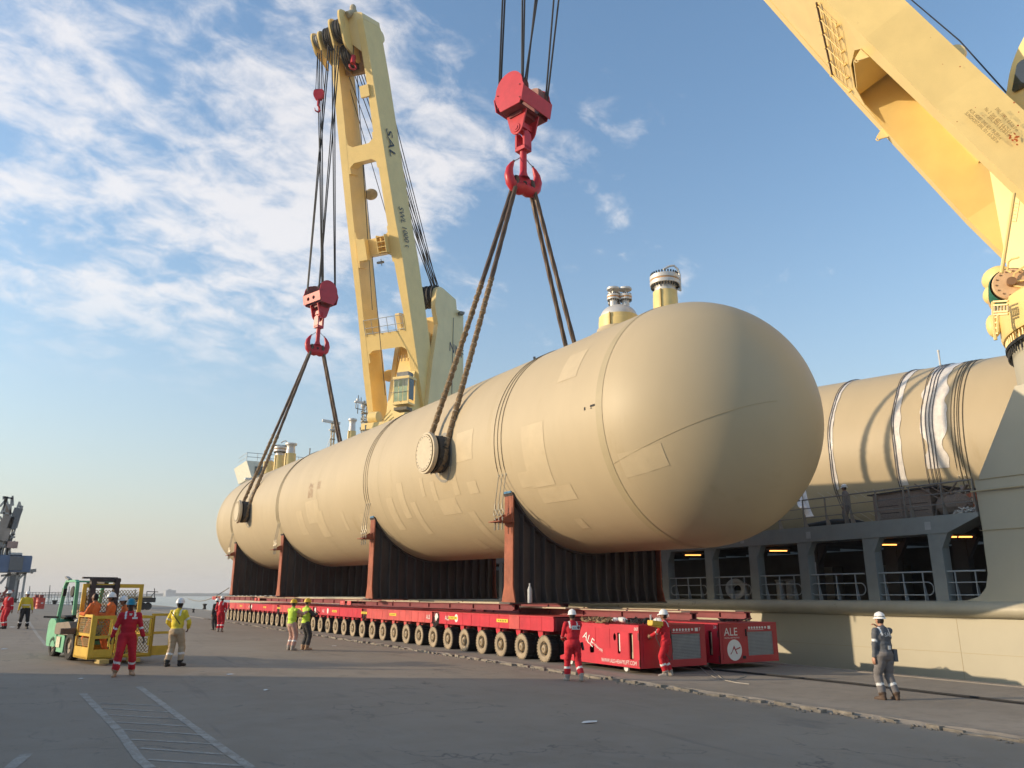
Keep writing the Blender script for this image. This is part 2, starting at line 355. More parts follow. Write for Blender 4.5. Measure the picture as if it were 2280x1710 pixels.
# ------------------------------------------------------------------ setting
KERB, EDGE, XH = 12.68, 19.9, 24.5
def ground():
    mb = M(); xs = [-400, -120, -40, -27.3]+[x for x in np.arange(-25, KERB, 1.5)]+[KERB]; ys = [-40, -5]+list(np.arange(0, 62, 2.5))+[90, 130, 152]
    nx = len(xs)
    vs = [(x, y, gz(x, y)) for y in ys for x in xs]
    mb.add(vs, [(j*nx+i, j*nx+i+1, (j+1)*nx+i+1, (j+1)*nx+i) for j in range(len(ys)-1) for i in range(nx-1)])
    o = obj('ground', mb, asphalt, smooth=60); tag(o, 'worn grey asphalt quay with oil stains and faded paint', kind='structure')
    # strip of asphalt going down at the far end so the sheet has an edge
    mb = M(); mb.bb(-400, KERB, 152, 153, -4, .3); o = obj('quay_end_wall', mb, apronm); tag(o, 'concrete end wall of the quay', kind='structure')
    # apron, with a ragged lip where it meets the asphalt
    mb = M(); ys = np.arange(-12, 240, .22); top = []; bot = []
    for y in ys:
        w = .10*noise.noise(V((y*.9, 1, 0)))+.05*noise.noise(V((y*3.1, 5, 0))); top.append((KERB+.06+w*.8, y, .055+.02*noise.noise(V((y*2.3, 9, 0))))); bot.append((KERB-.10+w*1.5, y, -.02))
    n = len(ys); vs = top+bot+[(KERB+.6, y, .012) for y in ys]+[(EDGE, y, 0.012) for y in ys]
    fs = []
    for i in range(n-1): fs += [(n+i, n+i+1, i+1, i), (i, i+1, 2*n+i+1, 2*n+i), (2*n+i, 2*n+i+1, 3*n+i+1, 3*n+i)]
    mb.add(vs, fs); o = obj('quay_apron', mb, apronm); tag(o, 'pale concrete apron along the edge of the quay', kind='structure')
    mb = M(); mb.bb(KERB+.2, EDGE, -12, 240, -6, -.05); o = obj('quay_wall', mb, apronm); tag(o, 'concrete quay wall below the apron', kind='structure')
    mb = M(); mb.bb(EDGE-.28, EDGE+.02, -12, 240, -.2, .035); o = obj('coping', mb, apronm, bevel=.02); tag(o, 'concrete coping along the water edge', kind='structure')
    # broken kerb stones
    mb = M(); rnd = random.Random(5)
    y = -3.
    while y < 75:
        L_ = rnd.uniform(.12, .5); w = rnd.uniform(.05, .16); h = rnd.uniform(.02, .075)
        x = KERB-.10+rnd.uniform(-.07, .06)+.1*noise.noise(V((y*.9, 1, 0)))
        if rnd.random() < .8:
            a = rnd.uniform(-.25, .25); mb.box((x, y, h/2-.005+gz(x, y)), (w, L_, h+.02), (V((math.cos(a), math.sin(a), rnd.uniform(-.1, .1))).normalized(), V((-math.sin(a), math.cos(a), rnd.uniform(-.06, .06))).normalized(), V((0, 0, 1))))
        for _ in range(3):
            r = rnd.uniform(.012, .035); xx = x+rnd.uniform(-.3, .12); yy = y+rnd.uniform(0, .3)
            mb.sph((xx, yy, gz(xx, yy)+r*.4), (r, r*1.3, r*.7), 5, 4)
        y += L_*.9
    o = obj('kerb_rubble', mb, mat('broken concrete', (.24, .21, .17), .9, .35, 4, bump=.4)); tag(o, 'broken line of concrete lumps along the apron lip', 'rubble', kind='stuff')
    # slab joint in the apron with a dark cable lying in it
    mb = M(); vs = []
    yy = list(np.arange(2, 30, .5)); 
    for y in yy:
        x = 16.75+.12*math.sin(y*.6)-.02*(y-12)
        vs += [(x-.045, y, .0165), (x+.045, y, .0165)]
    mb.add(vs, [(2*i, 2*i+1, 2*i+3, 2*i+2) for i in range(len(yy)-1)]); o = obj('slab_joint', mb, black); tag(o, 'dark open joint between apron slabs', kind='structure')
    mb = M(); mb.tube([(16.83+.12*math.sin(y*.6)-.02*(y-12)+.02*math.sin(y*4), y, .035) for y in np.arange(4, 27, .4)], .022, 6)
    tag(obj('power_cable', mb, black), 'black cable lying along the slab joint beside the ship', 'cable')
    # sea and shore
    mb = M(); mb.add([(-3600, -300, -2.6), (3600, -300, -2.6), (3600, 3900, -2.6), (-3600, 3900, -2.6)], [(0, 1, 2, 3)]); o = obj('sea', mb, seam_w); tag(o, 'calm pale harbour water', kind='structure')
    mb = M(); hm = mat('far shore haze land', (.22, .22, .19), .9, .3, .004); rnd = random.Random(3); n = 90
    prof = []
    for i in range(n):
        x = -700+i*26; prof.append((x, 2600, 4+6*abs(noise.noise(V((i*.11, 0, 0))))+3*abs(noise.noise(V((i*.5, 3, 0))))+(9*max(0, (x-380)/900) if x > 380 else 0)))
    vs = prof+[(x, y, -3) for x, y, z in prof]+[(x, y+900, z*.9) for x, y, z in prof]
    mb.add(vs, [(i, i+1, n+i+1, n+i) for i in range(n-1)]+[(i, 2*n+i, 2*n+i+1, i+1) for i in range(n-1)])
    o = obj('far_shore', mb, hm, smooth=60); tag(o, 'low hazy shore across the water', kind='structure')
ground()
def markings():
    def band(pts, w, name='lane_line', nz=.004):
        mb = M(); P = []
        for a, b in zip(pts[:-1], pts[1:]):
            k = max(2, int((b-a).length/.35))
            P += [a.lerp(b, i/k) for i in range(k)]
        P.append(pts[-1]); vs = []
        for i, p in enumerate(P):
            t = (P[min(i+1, len(P)-1)]-P[max(0, i-1)]).normalized(); s = V((t.y, -t.x, 0)); ww = w*(1+.22*noise.noise(V((i*.7, w*50, 1))))
            for sg in (-.5, .5):
                q = p+s*ww*sg; vs.append((q.x, q.y, gz(q.x, q.y)+nz))
        mb.add(vs, [(2*i, 2*i+1, 2*i+3, 2*i+2) for i in range(len(P)-1)])
        o = obj(name, mb, paintm); tag(o, kind='structure'); return o
    f = lambda x, y: gg(x, y)
    tag(band([f(185, 1545), f(262, 1625), f(310, 1690), f(335, 1712)], .13), 'left border of the faded hatched box on the asphalt')
    tag(band([f(310, 1530), f(420, 1612), f(500, 1670), f(560, 1712)], .13), 'right border of the faded hatched box on the asphalt')
    for i, (a, b) in enumerate([((228, 1577), (375, 1586)), ((243, 1592), (397, 1601)), ((258, 1608), (422, 1618)), ((272, 1625), (448, 1637)), ((292, 1647), (480, 1658)), ((312, 1667), (515, 1682)), ((330, 1692), (548, 1706)), ((222, 1566), (360, 1572))]):
        tag(band([f(*a), f(*b)], .085, 'hatch_line'), 'thin worn cross line %s the hatched box' % ('in the near half of' if a[1] > 1620 else 'in the far half of'))
    tag(band([f(58, 1374), f(82, 1412), f(105, 1440)], .12), 'long faded lane line behind the forklift')
    tag(band([f(60, 1680), f(20, 1712)], .14), 'short worn stroke at the near left of the asphalt')
    tag(band([V((12.25, y, 0)) for y in np.arange(44, 140, 6)], .14), 'white lane line beside the apron running far away')
    # litter
    rnd = random.Random(11)
    for (x, y, s, lb) in [(8, 1446, .16, 'flattened white paper scrap near the left edge of the asphalt'), (27, 1397, .22, 'pale plastic scrap beside the two men at far left'), (592, 1538, .10, 'tiny crumpled white litter on open asphalt left of centre'), (1310, 1610, .2, 'pale smear of paper on the asphalt in front of the trailer'), (512, 1503, .12, 'small flat white scrap between the workers'), (745, 1439, .12, 'small white scrap behind the two men in vests'), (180, 1513, .08, 'small white scrap in front of the basket')]:
        p = f(x, y); mb = M(); n = 9
        vs = [(p.x+s*math.cos(2*math.pi*i/n)*rnd.uniform(.5, 1), p.y+s*.5*math.sin(2*math.pi*i/n)*rnd.uniform(.5, 1), p.z+rnd.uniform(.008, .03)) for i in range(n)]+[(p.x, p.y, p.z+.035)]
        mb.add(vs, [(i, (i+1) % n, n) for i in range(n)]); tag(obj('paper_scrap', mb, white), lb, 'litter', 'scraps of litter on the quay')
markings()
# ------------------------------------------------------------------ unseen container stack, added left of the picture to shade the near asphalt
def containers():
    cols = [(.10, .16, .26), (.36, .10, .07), (.30, .31, .30), (.12, .24, .16)]
    k = 0
    for i, y in enumerate((20.2, 8.0, -4.2)):
        for j in range(2):
            c = thing('shade_container', '%s shade container added out of view, %s one of the %s stack left of the hatched box' % (['blue', 'brown', 'grey', 'green', 'blue', 'brown'][k], 'top' if j else 'bottom', ['farthest', 'middle', 'nearest'][i]), 'container', (-9, y, gz(-9, y)+2.6*j+.01), 'unseen containers added to shade the asphalt')
            k += 1
            mb = M(); n = 60; o = V((-9, y, gz(-9, y)+2.6*j+.01))
            for sx in (-1, 1):
                vs = []
                for q in range(n+1):
                    d = .03 if (q//2) % 2 else 0
                    yy = -6.05+12.1*q/n; vs += [o+V((sx*(1.22-d), yy, .15)), o+V((sx*(1.22-d), yy, 2.45))]
                mb.add(vs, [(2*q, 2*q+2, 2*q+3, 2*q+1) for q in range(n)])
            mb.bb(o.x-1.2, o.x+1.2, o.y-6.05, o.y+6.05, o.z+.12, o.z+.2); mb.bb(o.x-1.2, o.x+1.2, o.y-6.05, o.y+6.05, o.z+2.42, o.z+2.47)
            obj('body', mb, mat('container paint %d' % (k % 4), cols[k % 4], .5, .15, 1.5), c)
            mb = M()
            for sx in (-1, 1):
                for z in (.07, 2.5): mb.bb(o.x+sx*1.22-.05, o.x+sx*1.22+.05, o.y-6.1, o.y+6.1, o.z+z-.07, o.z+z+.07)
                for sy in (-1, 1): mb.bb(o.x+sx*1.15-.09, o.x+sx*1.15+.09, o.y+sy*6.02-.09, o.y+sy*6.02+.09, o.z+.14, o.z+2.43)
            obj('frame', mb, greym, c)
            for sx in (-1, 1):
                mb = M(); mb.bb(o.x+sx*.55-.53, o.x+sx*.55+.53, o.y+6.0, o.y+6.06, o.z+.2, o.z+2.4); obj('door', mb, mat('container paint %d' % (k % 4), cols[k % 4]), c)
containers()

# ------------------------------------------------------------------ the hanging vessel
A1 = V((-.0343, .9993, .0115)); P1 = V((17.116, 25, 7.459)); R1 = 3.914
X1 = A1.cross(V((0, 0, 1))).normalized(); Z1 = X1.cross(A1)
def vp(s, th, r=R1):
    a = R(th); return P1+A1*s+(X1*math.cos(a)+Z1*math.sin(a))*r
def shell_prof(r, s0, s1, n=22):
    p = [(r*math.sin(R(90*i/n)), s0-r*math.cos(R(90*i/n))) for i in range(n+1)]
    k = 16; p += [(r, s0+(s1-s0)*i/k) for i in range(1, k)]
    return p+[(r*math.cos(R(90*i/n)), s1+r*math.sin(R(90*i/n))) for i in range(n+1)]
def flange(mb, o, ax, r, t, mi=0, n=28): mb.lathe([(0, 0), (r*.97, 0), (r, t*.1), (r, t*.9), (r*.97, t), (0, t)], o, ax, n, mi)
def bolts(mb, o, ax, r, n, br, h, mi=0):
    ax = V(ax).normalized(); a = ax.cross(V((0, 1, 0))).normalized(); b = ax.cross(a); o = V(o)
    for k in range(n):
        t = 2*math.pi*k/n; p = o+(a*math.cos(t)+b*math.sin(t))*r; mb.cyl(p-ax*h, p+ax*h, br, n=6, mi=mi)
def nozzle(root, base, up, r, hy, kind, k_=1.0):
    """yellow-jacketed nozzle standing on a vessel; kind: flanged, blind (bolted pair with handle), dome, pipe"""
    base = V(base); up = V(up)
    nz = thing('nozzle', None, None, base); nz.parent = root; nz.location = base-root.location
    mb = M(); mb.lathe([(r*1.10, -.45), (r*1.10, hy*.05), (r*1.02, hy*.05), (r*1.02, hy*.78), (r, hy*.80), (r, hy), (r*.9, hy)], base, up, 36); obj('jacket', mb, nozy, nz, 40)
    mb = M(); s = V((0, -1, 0)); a = V((-1, -.5, 0)).normalized(); mb.bar(base+a*r*1.06-up*.1, base+a*r*1.06+up*hy, .05, .05); mb.lathe([(r*1.16, -.1), (r*1.16, .02), (r*1.0, .03)], base, up, 36); obj('jacket_seam', mb, mat('ochre jacket edge', (.50, .34, .10), .5), nz, 40)
    if kind == 'open':
        mb = M(); mb.lathe([(r*.82, hy-.1), (r*.82, hy+.28), (r*.75, hy+.34), (r*.75, hy+.62), (r*.95, hy+.74)], base, up, 28); flange(mb, base+up*(hy+.7), up, r*1.06, .14); obj('flange', mb, zinc, nz, 40)
    if kind == 'blind':
        mb = M(); mb.lathe([(r*.86, hy-.1), (r*.86, hy+.35*k_)], base, up, 32); flange(mb, base+up*(hy+.34*k_), up, r*1.22, .20*k_); flange(mb, base+up*(hy+.60*k_), up, r*1.22, .22*k_); obj('flange', mb, zinc, nz, 40)
        mb = M(); flange(mb, base+up*(hy+.545*k_), up, r*1.19, .05*k_); obj('gasket', mb, orangeg, nz, 40)
        mb = M(); bolts(mb, base+up*(hy+.58*k_), up, r*1.10, 28, .038*k_, .37*k_); obj('stud_bolts', mb, black, nz)['kind'] = 'stuff'
        mb = M(); sx = V((.9, -.45, 0)).normalized()*r
        mb.tube([base+sx*1.30+up*(hy+.1*k_), base+sx*1.30+up*(hy+.95*k_), base+sx*1.15+up*(hy+1.25*k_), base+sx*.85+up*(hy+1.42*k_), base+sx*.45+up*(hy+1.38*k_), base-sx*.05+up*(hy+1.2*k_)], .055*k_, 8)
        mb.bar(base+sx*1.3+up*(hy+.12), base+sx*.7+up*(hy+.12), .05, .05); mb.bar(base+sx*1.32+up*(hy+.55), base+sx*.95+up*(hy+.55), .04, .04)
        obj('davit_pipe', mb, zinc, nz, 50)
    if kind == 'dome':
        mb = M(); mb.lathe([(r*.93*math.cos(R(a_)), hy+.50*math.sin(R(a_))) for a_ in range(0, 91, 9)], base, up, 36); obj('dome_head', mb, zinc, nz, 50)
        for i, (dx, dy) in enumerate([(-.24, -.02), (.16, -.24), (.05, .30)]):
            b0 = base+V((dx, dy, 0))+up*(hy+.36)
            mb = M(); mb.cyl(b0, b0+up*.38, .14, n=16); flange(mb, b0+up*.30, up, .24, .07); flange(mb, b0+up*.42, up, .24, .08); mb.cyl(b0+up*.5, b0+up*.72, .055, n=10); flange(mb, b0+up*.70, up, .24, .08); obj('valve_stub', mb, zinc, nz, 40)
            mb = M(); flange(mb, b0+up*.375, up, .235, .045); obj('gasket', mb, orangeg, nz, 40)
            mb = M(); bolts(mb, b0+up*.40, up, .205, 14, .018, .15); obj('stud_bolts', mb, black, nz)['kind'] = 'stuff'
    if kind == 'pipe':
        mb = M(); mb.lathe([(r*.8, hy-.05), (r*.7, hy+.12), (r*.3, hy+.22)], base, up, 28); obj('cap', mb, zinc, nz, 40)
    return nz
def vessel1():
    root = thing('pressure_vessel', 'huge beige cylindrical vessel hanging from two red hook blocks above the red trailers', 'vessel', P1+A1*10-Z1*R1)
    mb = M(); prof = shell_prof(R1, -6.946, 43.478, 24); mb.lathe(prof, P1, A1, 128); obj('shell', mb, tank, root, 60)
    def ring(s, w, mt, name, r=R1+.006, t0=0, t1=360, n=96):
        mb = M(); vs = []
        for i in range(n+1):
            th = t0+(t1-t0)*i/n
            vs += [vp(s-w/2, th, r), vp(s+w/2, th, r)]
        mb.add(vs, [(2*i, 2*i+1, 2*i+3, 2*i+2) for i in range(n)]); return obj(name, mb, mt, root, 60)
    ring(-7.0, .30, tankseam, 'weld_band'); ring(43.4, .25, tankseam, 'weld_band')
    ring(26.2, .5, tankseam, 'wear_band'); ring(38.6, .4, tankseam, 'wear_band')
    for s in (34.9, 18.4, 9.6): ring(s, .05, tankseam, 'weld_band', R1+.004)
    def patch(s0, s1, t0, t1, r=R1+.009):
        mb = M(); n = max(3, int(abs(t1-t0)/3)); k = max(2, int(abs(s1-s0)/.5)+1); vs = []
        for i in range(n+1):
            for j in range(k+1):
                ss = s0+(s1-s0)*j/k; th = t0+(t1-t0)*i/n
                if ss < -6.946:      # on the hemisphere
                    e = -6.946-ss; ang = min(R(85), e/R1); rr = r*math.cos(ang); vs.append(P1+A1*(-6.946-r*math.sin(ang))+(X1*math.cos(R(th))+Z1*math.sin(R(th)))*rr)
                else: vs.append(vp(ss, th, r))
        mb.add(vs, [(i*(k+1)+j, i*(k+1)+j+1, (i+1)*(k+1)+j+1, (i+1)*(k+1)+j) for i in range(n) for j in range(k)]); obj('paint_patch', mb, tankpatch, root, 60)
    for a in [(-7.45, -8.9, 201, 212), (-2.8, -4.1, 178, 209), (-3.0, -4.85, 210, 218), (-3.9, -4.3, 229, 236), (5.25, 4.95, 190, 202), (4.35, 3.95, 194, 206), (2.5, 2.05, 188, 205), (4.1, 2.6, 206, 216), (2.15, 1.65, 216, 246), (1.9, .6, 170, 187), (1.35, .65, 199, 206), (-2.2, -3.1, 200, 208), (19.0, 17.8, 196, 219), (15.1, 14.7, 200, 216), (20.4, 18.2, 186, 205), (12.8, 12.1, 205, 225), (9.0, 8.3, 198, 222), (7.6, 7.0, 190, 214), (-4.6, -5.6, 143, 160), (6.6, 6.1, 204, 228), (22.3, 21.2, 192, 214), (3.6, 3.1, 236, 247)]: patch(*a)
    # stencil lettering block on the side
    mb = M(); rnd = random.Random(2)
    for i in range(7):
        s0 = 19.9-i*.12; 
        for k in range(11):
            if rnd.random() < .8: 
                th = 171+k*1.15; mb.add([vp(s0, th, R1+.012), vp(s0-.07, th, R1+.012), vp(s0-.07, th+.75, R1+.012), vp(s0, th+.75, R1+.012)], [(0, 1, 2, 3)])
    for i in range(4):
        for k in range(4): th = 172+k*1.6; s0 = 18.35-i*.13; mb.add([vp(s0, th, R1+.012), vp(s0-.07, th, R1+.012), vp(s0-.07, th+.9, R1+.012), vp(s0, th+.9, R1+.012)], [(0, 1, 2, 3)])
    obj('stencil_marks', mb, mat('faded stencil paint', (.42, .27, .17), .6), root)
    for ds, dt, w, h in [(0, 0, .22, .9), (-.02, 1.2, .05, .5), (.3, .2, .06, 1.4)]:
        mb = M(); mb.add([vp(-6.6+ds, 177.4+dt, R1+.012), vp(-6.6+ds-w, 177.4+dt, R1+.012), vp(-6.6+ds-w, 177.4+dt+h, R1+.012), vp(-6.6+ds, 177.4+dt+h, R1+.012)], [(0, 1, 2, 3)]); obj('survey_mark', mb, black, root)
    # weld seam on the head
    mb = M(); c0 = P1-A1*6.946
    pts = []
    for i in range(30):
        al = R(i*2.7+2); th = R(205-i*.6); pts.append(c0-A1*((R1+.004)*math.sin(al))+(X1*math.cos(th)+Z1*math.sin(th))*((R1+.004)*math.cos(al)))
    mb.tube(pts, .006, 5); obj('weld_seam', mb, tankseam, root)
    # trunnions
    for s in (3.03, 33.61):
        for sg in (-1, 1):
            c = vp(s, 180 if sg < 0 else 0, R1-.15); ax = X1*sg
            tr = thing('trunnion', None, None, c); tr.parent = root; tr.location = c-root.location
            mb = M(); mb.lathe([(.0, .0), (.55, .0), (.55, .9), (.0, .9)], c, ax, 32); obj('barrel', mb, steeldark, tr, 40)
            mb = M(); mb.lathe([(.50, .70), (.81, .74), (.83, .80), (.82, .92), (.60, .94)], c, ax, 40)
            mb.lathe([(.72, .94), (.72, .965), (0, .97)], c, ax, 36); obj('keeper_disc', mb, mat('trunnion disc paint', (.56, .47, .33), .5, .08, 3), tr, 40)
            mb = M(); mb.lathe([(.745, .945), (.73, .972)], c, ax, 40); obj('disc_edge', mb, mat('ochre edge', (.25, .17, .06)), tr, 40)
            mb = M()
            for k in range(24):
                a = 2*math.pi*k/24; q = c+ax*.968+(A1*math.cos(a)+Z1*math.sin(a))*.65; mb.cyl(q, q+ax*.02, .018, n=6)
            obj('disc_bolts', mb, greym, tr)['kind'] = 'stuff'
            mb = M(); rnd = random.Random(4)
            for k in range(46):          # frayed rubber padding round the barrel
                a = 2*math.pi*k/46; rad = A1*math.cos(a)+Z1*math.sin(a); t = rnd.uniform(.2, .66)
                p0 = c+ax*t+rad*.52; L_ = rnd.uniform(.18, .33); tan = -A1*math.sin(a)+Z1*math.cos(a)
                mb.bar(p0, p0+rad*L_+tan*rnd.uniform(-.07, .07)-V((0, 0, .05)), .07, .03, up=ax)
            mb.lathe([(.55, .12), (.74, .14), (.74, .60), (.56, .62)], c, ax, 30)
            obj('rubber_padding', mb, mat('padding rubber', (.055, .05, .043), .8, .3, 6), tr)
            mb = M(); rnd = random.Random(9); n = 26; vs = [c+ax*.159]; 
            for k in range(n):
                a = 2*math.pi*k/n; rr = 1.02+rnd.uniform(-.03, .03); d = A1*math.cos(a)*.85+Z1*(math.sin(a)*1.0-.1); q = c+d*rr*.98; qq = q-P1; s_ = qq.dot(A1); v_ = (qq-A1*s_).normalized(); vs.append(P1+A1*s_+v_*(R1+.012))
            vs[0] = c+ax*.17
            mb.add(vs, [(0, 1+k, 1+(k+1) % n) for k in range(n)]); obj('grey_pad', mb, mat('grey doubler primer', (.27, .25, .215), .6, .1), tr)
    # nozzles on the crown
    Zt = Z1
    def crown(Y): s = (Y-25)/A1.y; return vp(s, 90, R1-.05)
    nozzle(root, crown(21.55), Zt, .74, .78, 'dome'); 
    nozzle(root, crown(19.05), Zt, .42, .98, 'blind', .72)
    nozzle(root, crown(68.9)-V((0, 0, .05)), Zt, .46, 1.55, 'pipe'); nozzle(root, crown(65.6), Zt, .44, 1.6, 'blind', .9); nozzle(root, crown(62.6), Zt, .44, 1.35, 'open'); nozzle(root, crown(48.9), Zt, .27, .95, 'open')
    mb = M(); mb.lathe([(1.4, -.35), (1.15, -.02), (.86, .12), (.82, .3)], crown(21.55), Zt, 40); obj('reinforcing_cone', mb, tank, root, 60)
    for Y, h in ((27.2, .62), (46.5, .9), (57.6, 1.0)):
        mb = M(); p = crown(Y); mb.cyl(p, p+V((0, 0, h+.05)), .045, n=8); mb.cyl(p+V((0, 0, h)), p+V((0, 0, h+.06)), .06, n=8); obj('pin_post', mb, greym, root)
    return root
vessel1()

# ------------------------------------------------------------------ saddles
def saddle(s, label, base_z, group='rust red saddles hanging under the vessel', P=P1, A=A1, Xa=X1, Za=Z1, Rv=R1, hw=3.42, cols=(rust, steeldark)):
    def sp(u, z, t=0): return P+A*(s+t)+Xa*u+Za*z         # u across, z from the axis
    zb = base_z
    root = thing('saddle', label, 'saddle', sp(0, zb), group)
    Lh = .29
    zt = -math.sqrt(Rv*Rv-hw*hw)+.02
    # webs as one profile, dark colour painting the shade of the end faces
    arc = [( (Rv+.04)*math.sin(R(a)), -(Rv+.04)*math.cos(R(a))) for a in np.linspace(-60.9, 60.9, 29)]
    arc = [p for p in arc if abs(p[0]) < hw]
    poly = [(-hw+.02, zb), (hw-.02, zb), (hw-.02, zt)]+arc[::-1]+[(-hw+.02, zt)]
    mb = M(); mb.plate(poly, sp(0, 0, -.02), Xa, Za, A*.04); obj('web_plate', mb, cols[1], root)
    # curved flange that carries the vessel
    mb = M(); vs = []; n = 40
    for i in range(n+1):
        a = R(-61+122*i/n)
        for r_, t in ((Rv+.005, -Lh), (Rv+.005, Lh), (Rv+.06, Lh), (Rv+.06, -Lh)): vs.append(sp(r_*math.sin(a), -r_*math.cos(a), t))
    fs = []
    for i in range(n):
        for k in range(4): fs.append((i*4+k, i*4+(k+1) % 4, (i+1)*4+(k+1) % 4, (i+1)*4+k))
    fs += [(0, 1, 2, 3), (n*4+3, n*4+2, n*4+1, n*4)]
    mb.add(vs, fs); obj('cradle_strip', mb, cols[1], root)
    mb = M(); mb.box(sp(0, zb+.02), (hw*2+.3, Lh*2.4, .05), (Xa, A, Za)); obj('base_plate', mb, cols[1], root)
    # vertical ribs, flared at the foot
    N_ = 15
    for i in range(1, N_):
        u = -hw+2*hw*i/N_; top = -math.sqrt((Rv+.05)**2-u*u)
        for sd_ in (-1, 1):
            prof = [(.02, zb+.03), (Lh*1.45, zb+.03), (Lh*.93, zb+.55), (Lh*.93, top), (.02, top)]
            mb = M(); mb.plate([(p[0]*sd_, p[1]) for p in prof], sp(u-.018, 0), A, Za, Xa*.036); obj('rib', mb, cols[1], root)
    # end posts
    for sg in (-1, 1):
        prof = [(-Lh*1.5, zb+.04), (Lh*1.5, zb+.04), (Lh*.95, zb+.58), (Lh*.95, zt+.02), (-Lh*.95, zt+.02), (-Lh*.95, zb+.58)]
        mb = M(); mb.plate(prof, sp(sg*hw-(.05 if sg > 0 else 0), 0), A, Za, Xa*.05); obj('end_post', mb, cols[0], root)
    # lashing: bracket, turnbuckles, wires over the crown
    for sg in (-1, 1):
        zbkt = zt-1.05
        mb = M(); o = sp(sg*(hw+.30), zbkt); mb.box(o, (.62, .74, .03), (Xa, A, Za)); mb.plate([(0, 0), (.55, 0), (0, .30)], sp(sg*(hw+.02), zbkt, Lh*.8), Xa*sg, Za, A*.025); mb.plate([(0, 0), (.55, 0), (0, .30)], sp(sg*(hw+.02), zbkt, -Lh*.8), Xa*sg, Za, A*.025); obj('bracket', mb, cols[0], root)
        for k, t in enumerate((-.24, 0, .24)):
            tb = M(); x = hw+.42-.12*k*0
            b0 = sp(sg*x, zbkt-.28, t); b1 = sp(sg*(x-.02), zbkt+.16, t); tb.cyl(b0, b1, .028, n=6)
            c = sp(sg*x, zbkt+.32, t); pts = [c+(Za*math.cos(a_)*.11+A*math.sin(a_)*.09) for a_ in np.linspace(0, 2*math.pi, 13)]; tb.tube(pts, .024, 6, caps=False)
            top_ = sp(sg*(hw+.28), zt+.62, t)
            tb.cyl(sp(sg*x, zbkt+.40, t), sp(sg*x, zbkt+.62, t), .036, n=6); tb.cyl(sp(sg*x, zbkt+.62, t), top_, .014, n=5)
            cc = top_; tb.tube([cc+(Za*math.cos(a_)*.06+A*math.sin(a_)*.05) for a_ in np.linspace(0, 2*math.pi, 9)], .014, 5, caps=False)
            for q in range(4):
                e = top_.lerp(sp(sg*(hw+.40), zt+1.3, t), .25+q*.2); tb.box(e, (.05, .075, .03), (Xa, A, Za))
            obj('turnbuckle', tb, mat('turnbuckle zinc', (.40, .36, .28), .4, .2, 8, metal=.5), root)
    for t in (-.24, 0, .24):
        mb = M(); th0 = math.degrees(math.acos((hw+.28)/(Rv+.02))) if hw+.28 < Rv else 0
        pts = [sp(-(hw+.28), zt+.62, t)]+[sp((Rv+.018)*math.cos(R(a_)), (Rv+.018)*math.sin(R(a_)), t) for a_ in np.linspace(195, -15, 50)]+[sp(hw+.28, zt+.62, t)]
        mb.tube(pts, .012, 5); obj('lashing_wire', mb, mat('lashing wire', (.16, .13, .09), .5, .2, 9, metal=.3), root)
    for sg in ((-1, 1) if s < 15 and P is P1 else ()):
        mb = M(); 
        for q in range(2): mb.tube([sp(sg*(hw+.03), zt-.03+.045*q, t_) for t_ in (-Lh*.7, 0, Lh*.9)], .022, 6)
        obj('strap_wrap', mb, mat('blue strap', (.10, .25, .42), .6), root)
    return root
zbs = -(7.459-1.79)
def sb(s): return zbs-.0055*(s+1.25)+.0002*s
saddle(-1.25, 'nearest saddle under the vessel, its paler rust post beside the end of the upper beam', sb(-1.25))
saddle(11.15, 'second saddle from the near end, bright orange post above the middle of the wheel row', sb(11.15))
saddle(26.15, 'third saddle from the near end, thin orange post behind the two men in vests', sb(26.15))
saddle(38.6, 'farthest saddle at the far end of the vessel above the red beam stub', sb(38.6))
def bottle():
    mb = M(); p = V((14.15, 22.95, 1.80)); mb.lathe([(0, 0), (.075, 0), (.08, .05), (.08, .42), (.05, .52), (.03, .56), (.03, .64), (0, .64)], p, (0, 0, 1), 14)
    tag(obj('gas_bottle', mb, litegrey, smooth=40), 'small grey gas bottle standing against the dark nearest saddle', 'bottle')
bottle()

# ------------------------------------------------------------------ lettering
def text(name, s, o, u, w, size, m, parent=None, shear=0, ext=.004, align='LEFT', space=1.0, xs=1.0):
    """lettering as real flat geometry: o lower left, u reading direction, w letter-up direction"""
    cu = bpy.data.curves.new('lettering', 'FONT'); cu.body = s; cu.size = size; cu.shear = shear; cu.extrude = 0; cu.align_x = align; cu.space_character = space; cu.resolution_u = 3
    t = bpy.data.objects.new('tmp_text', cu); COL.objects.link(t); dg = bpy.context.evaluated_depsgraph_get(); dg.update()
    me = bpy.data.meshes.new_from_object(t.evaluated_get(dg)); bpy.data.objects.remove(t); bpy.data.curves.remove(cu)
    u = V(u).normalized(); w = V(w).normalized(); nrm = u.cross(w); off = V((0, 0, 0)); q = parent
    while q is not None: off += q.location; q = q.parent
    for v in me.vertices: v.co = V(o)+u*(v.co.x*xs)+w*v.co.y+nrm*ext-off
    me.materials.clear(); me.materials.append(m); ob = bpy.data.objects.new(name, me); COL.objects.link(ob)
    if parent is not None: ob.parent = parent
    return ob

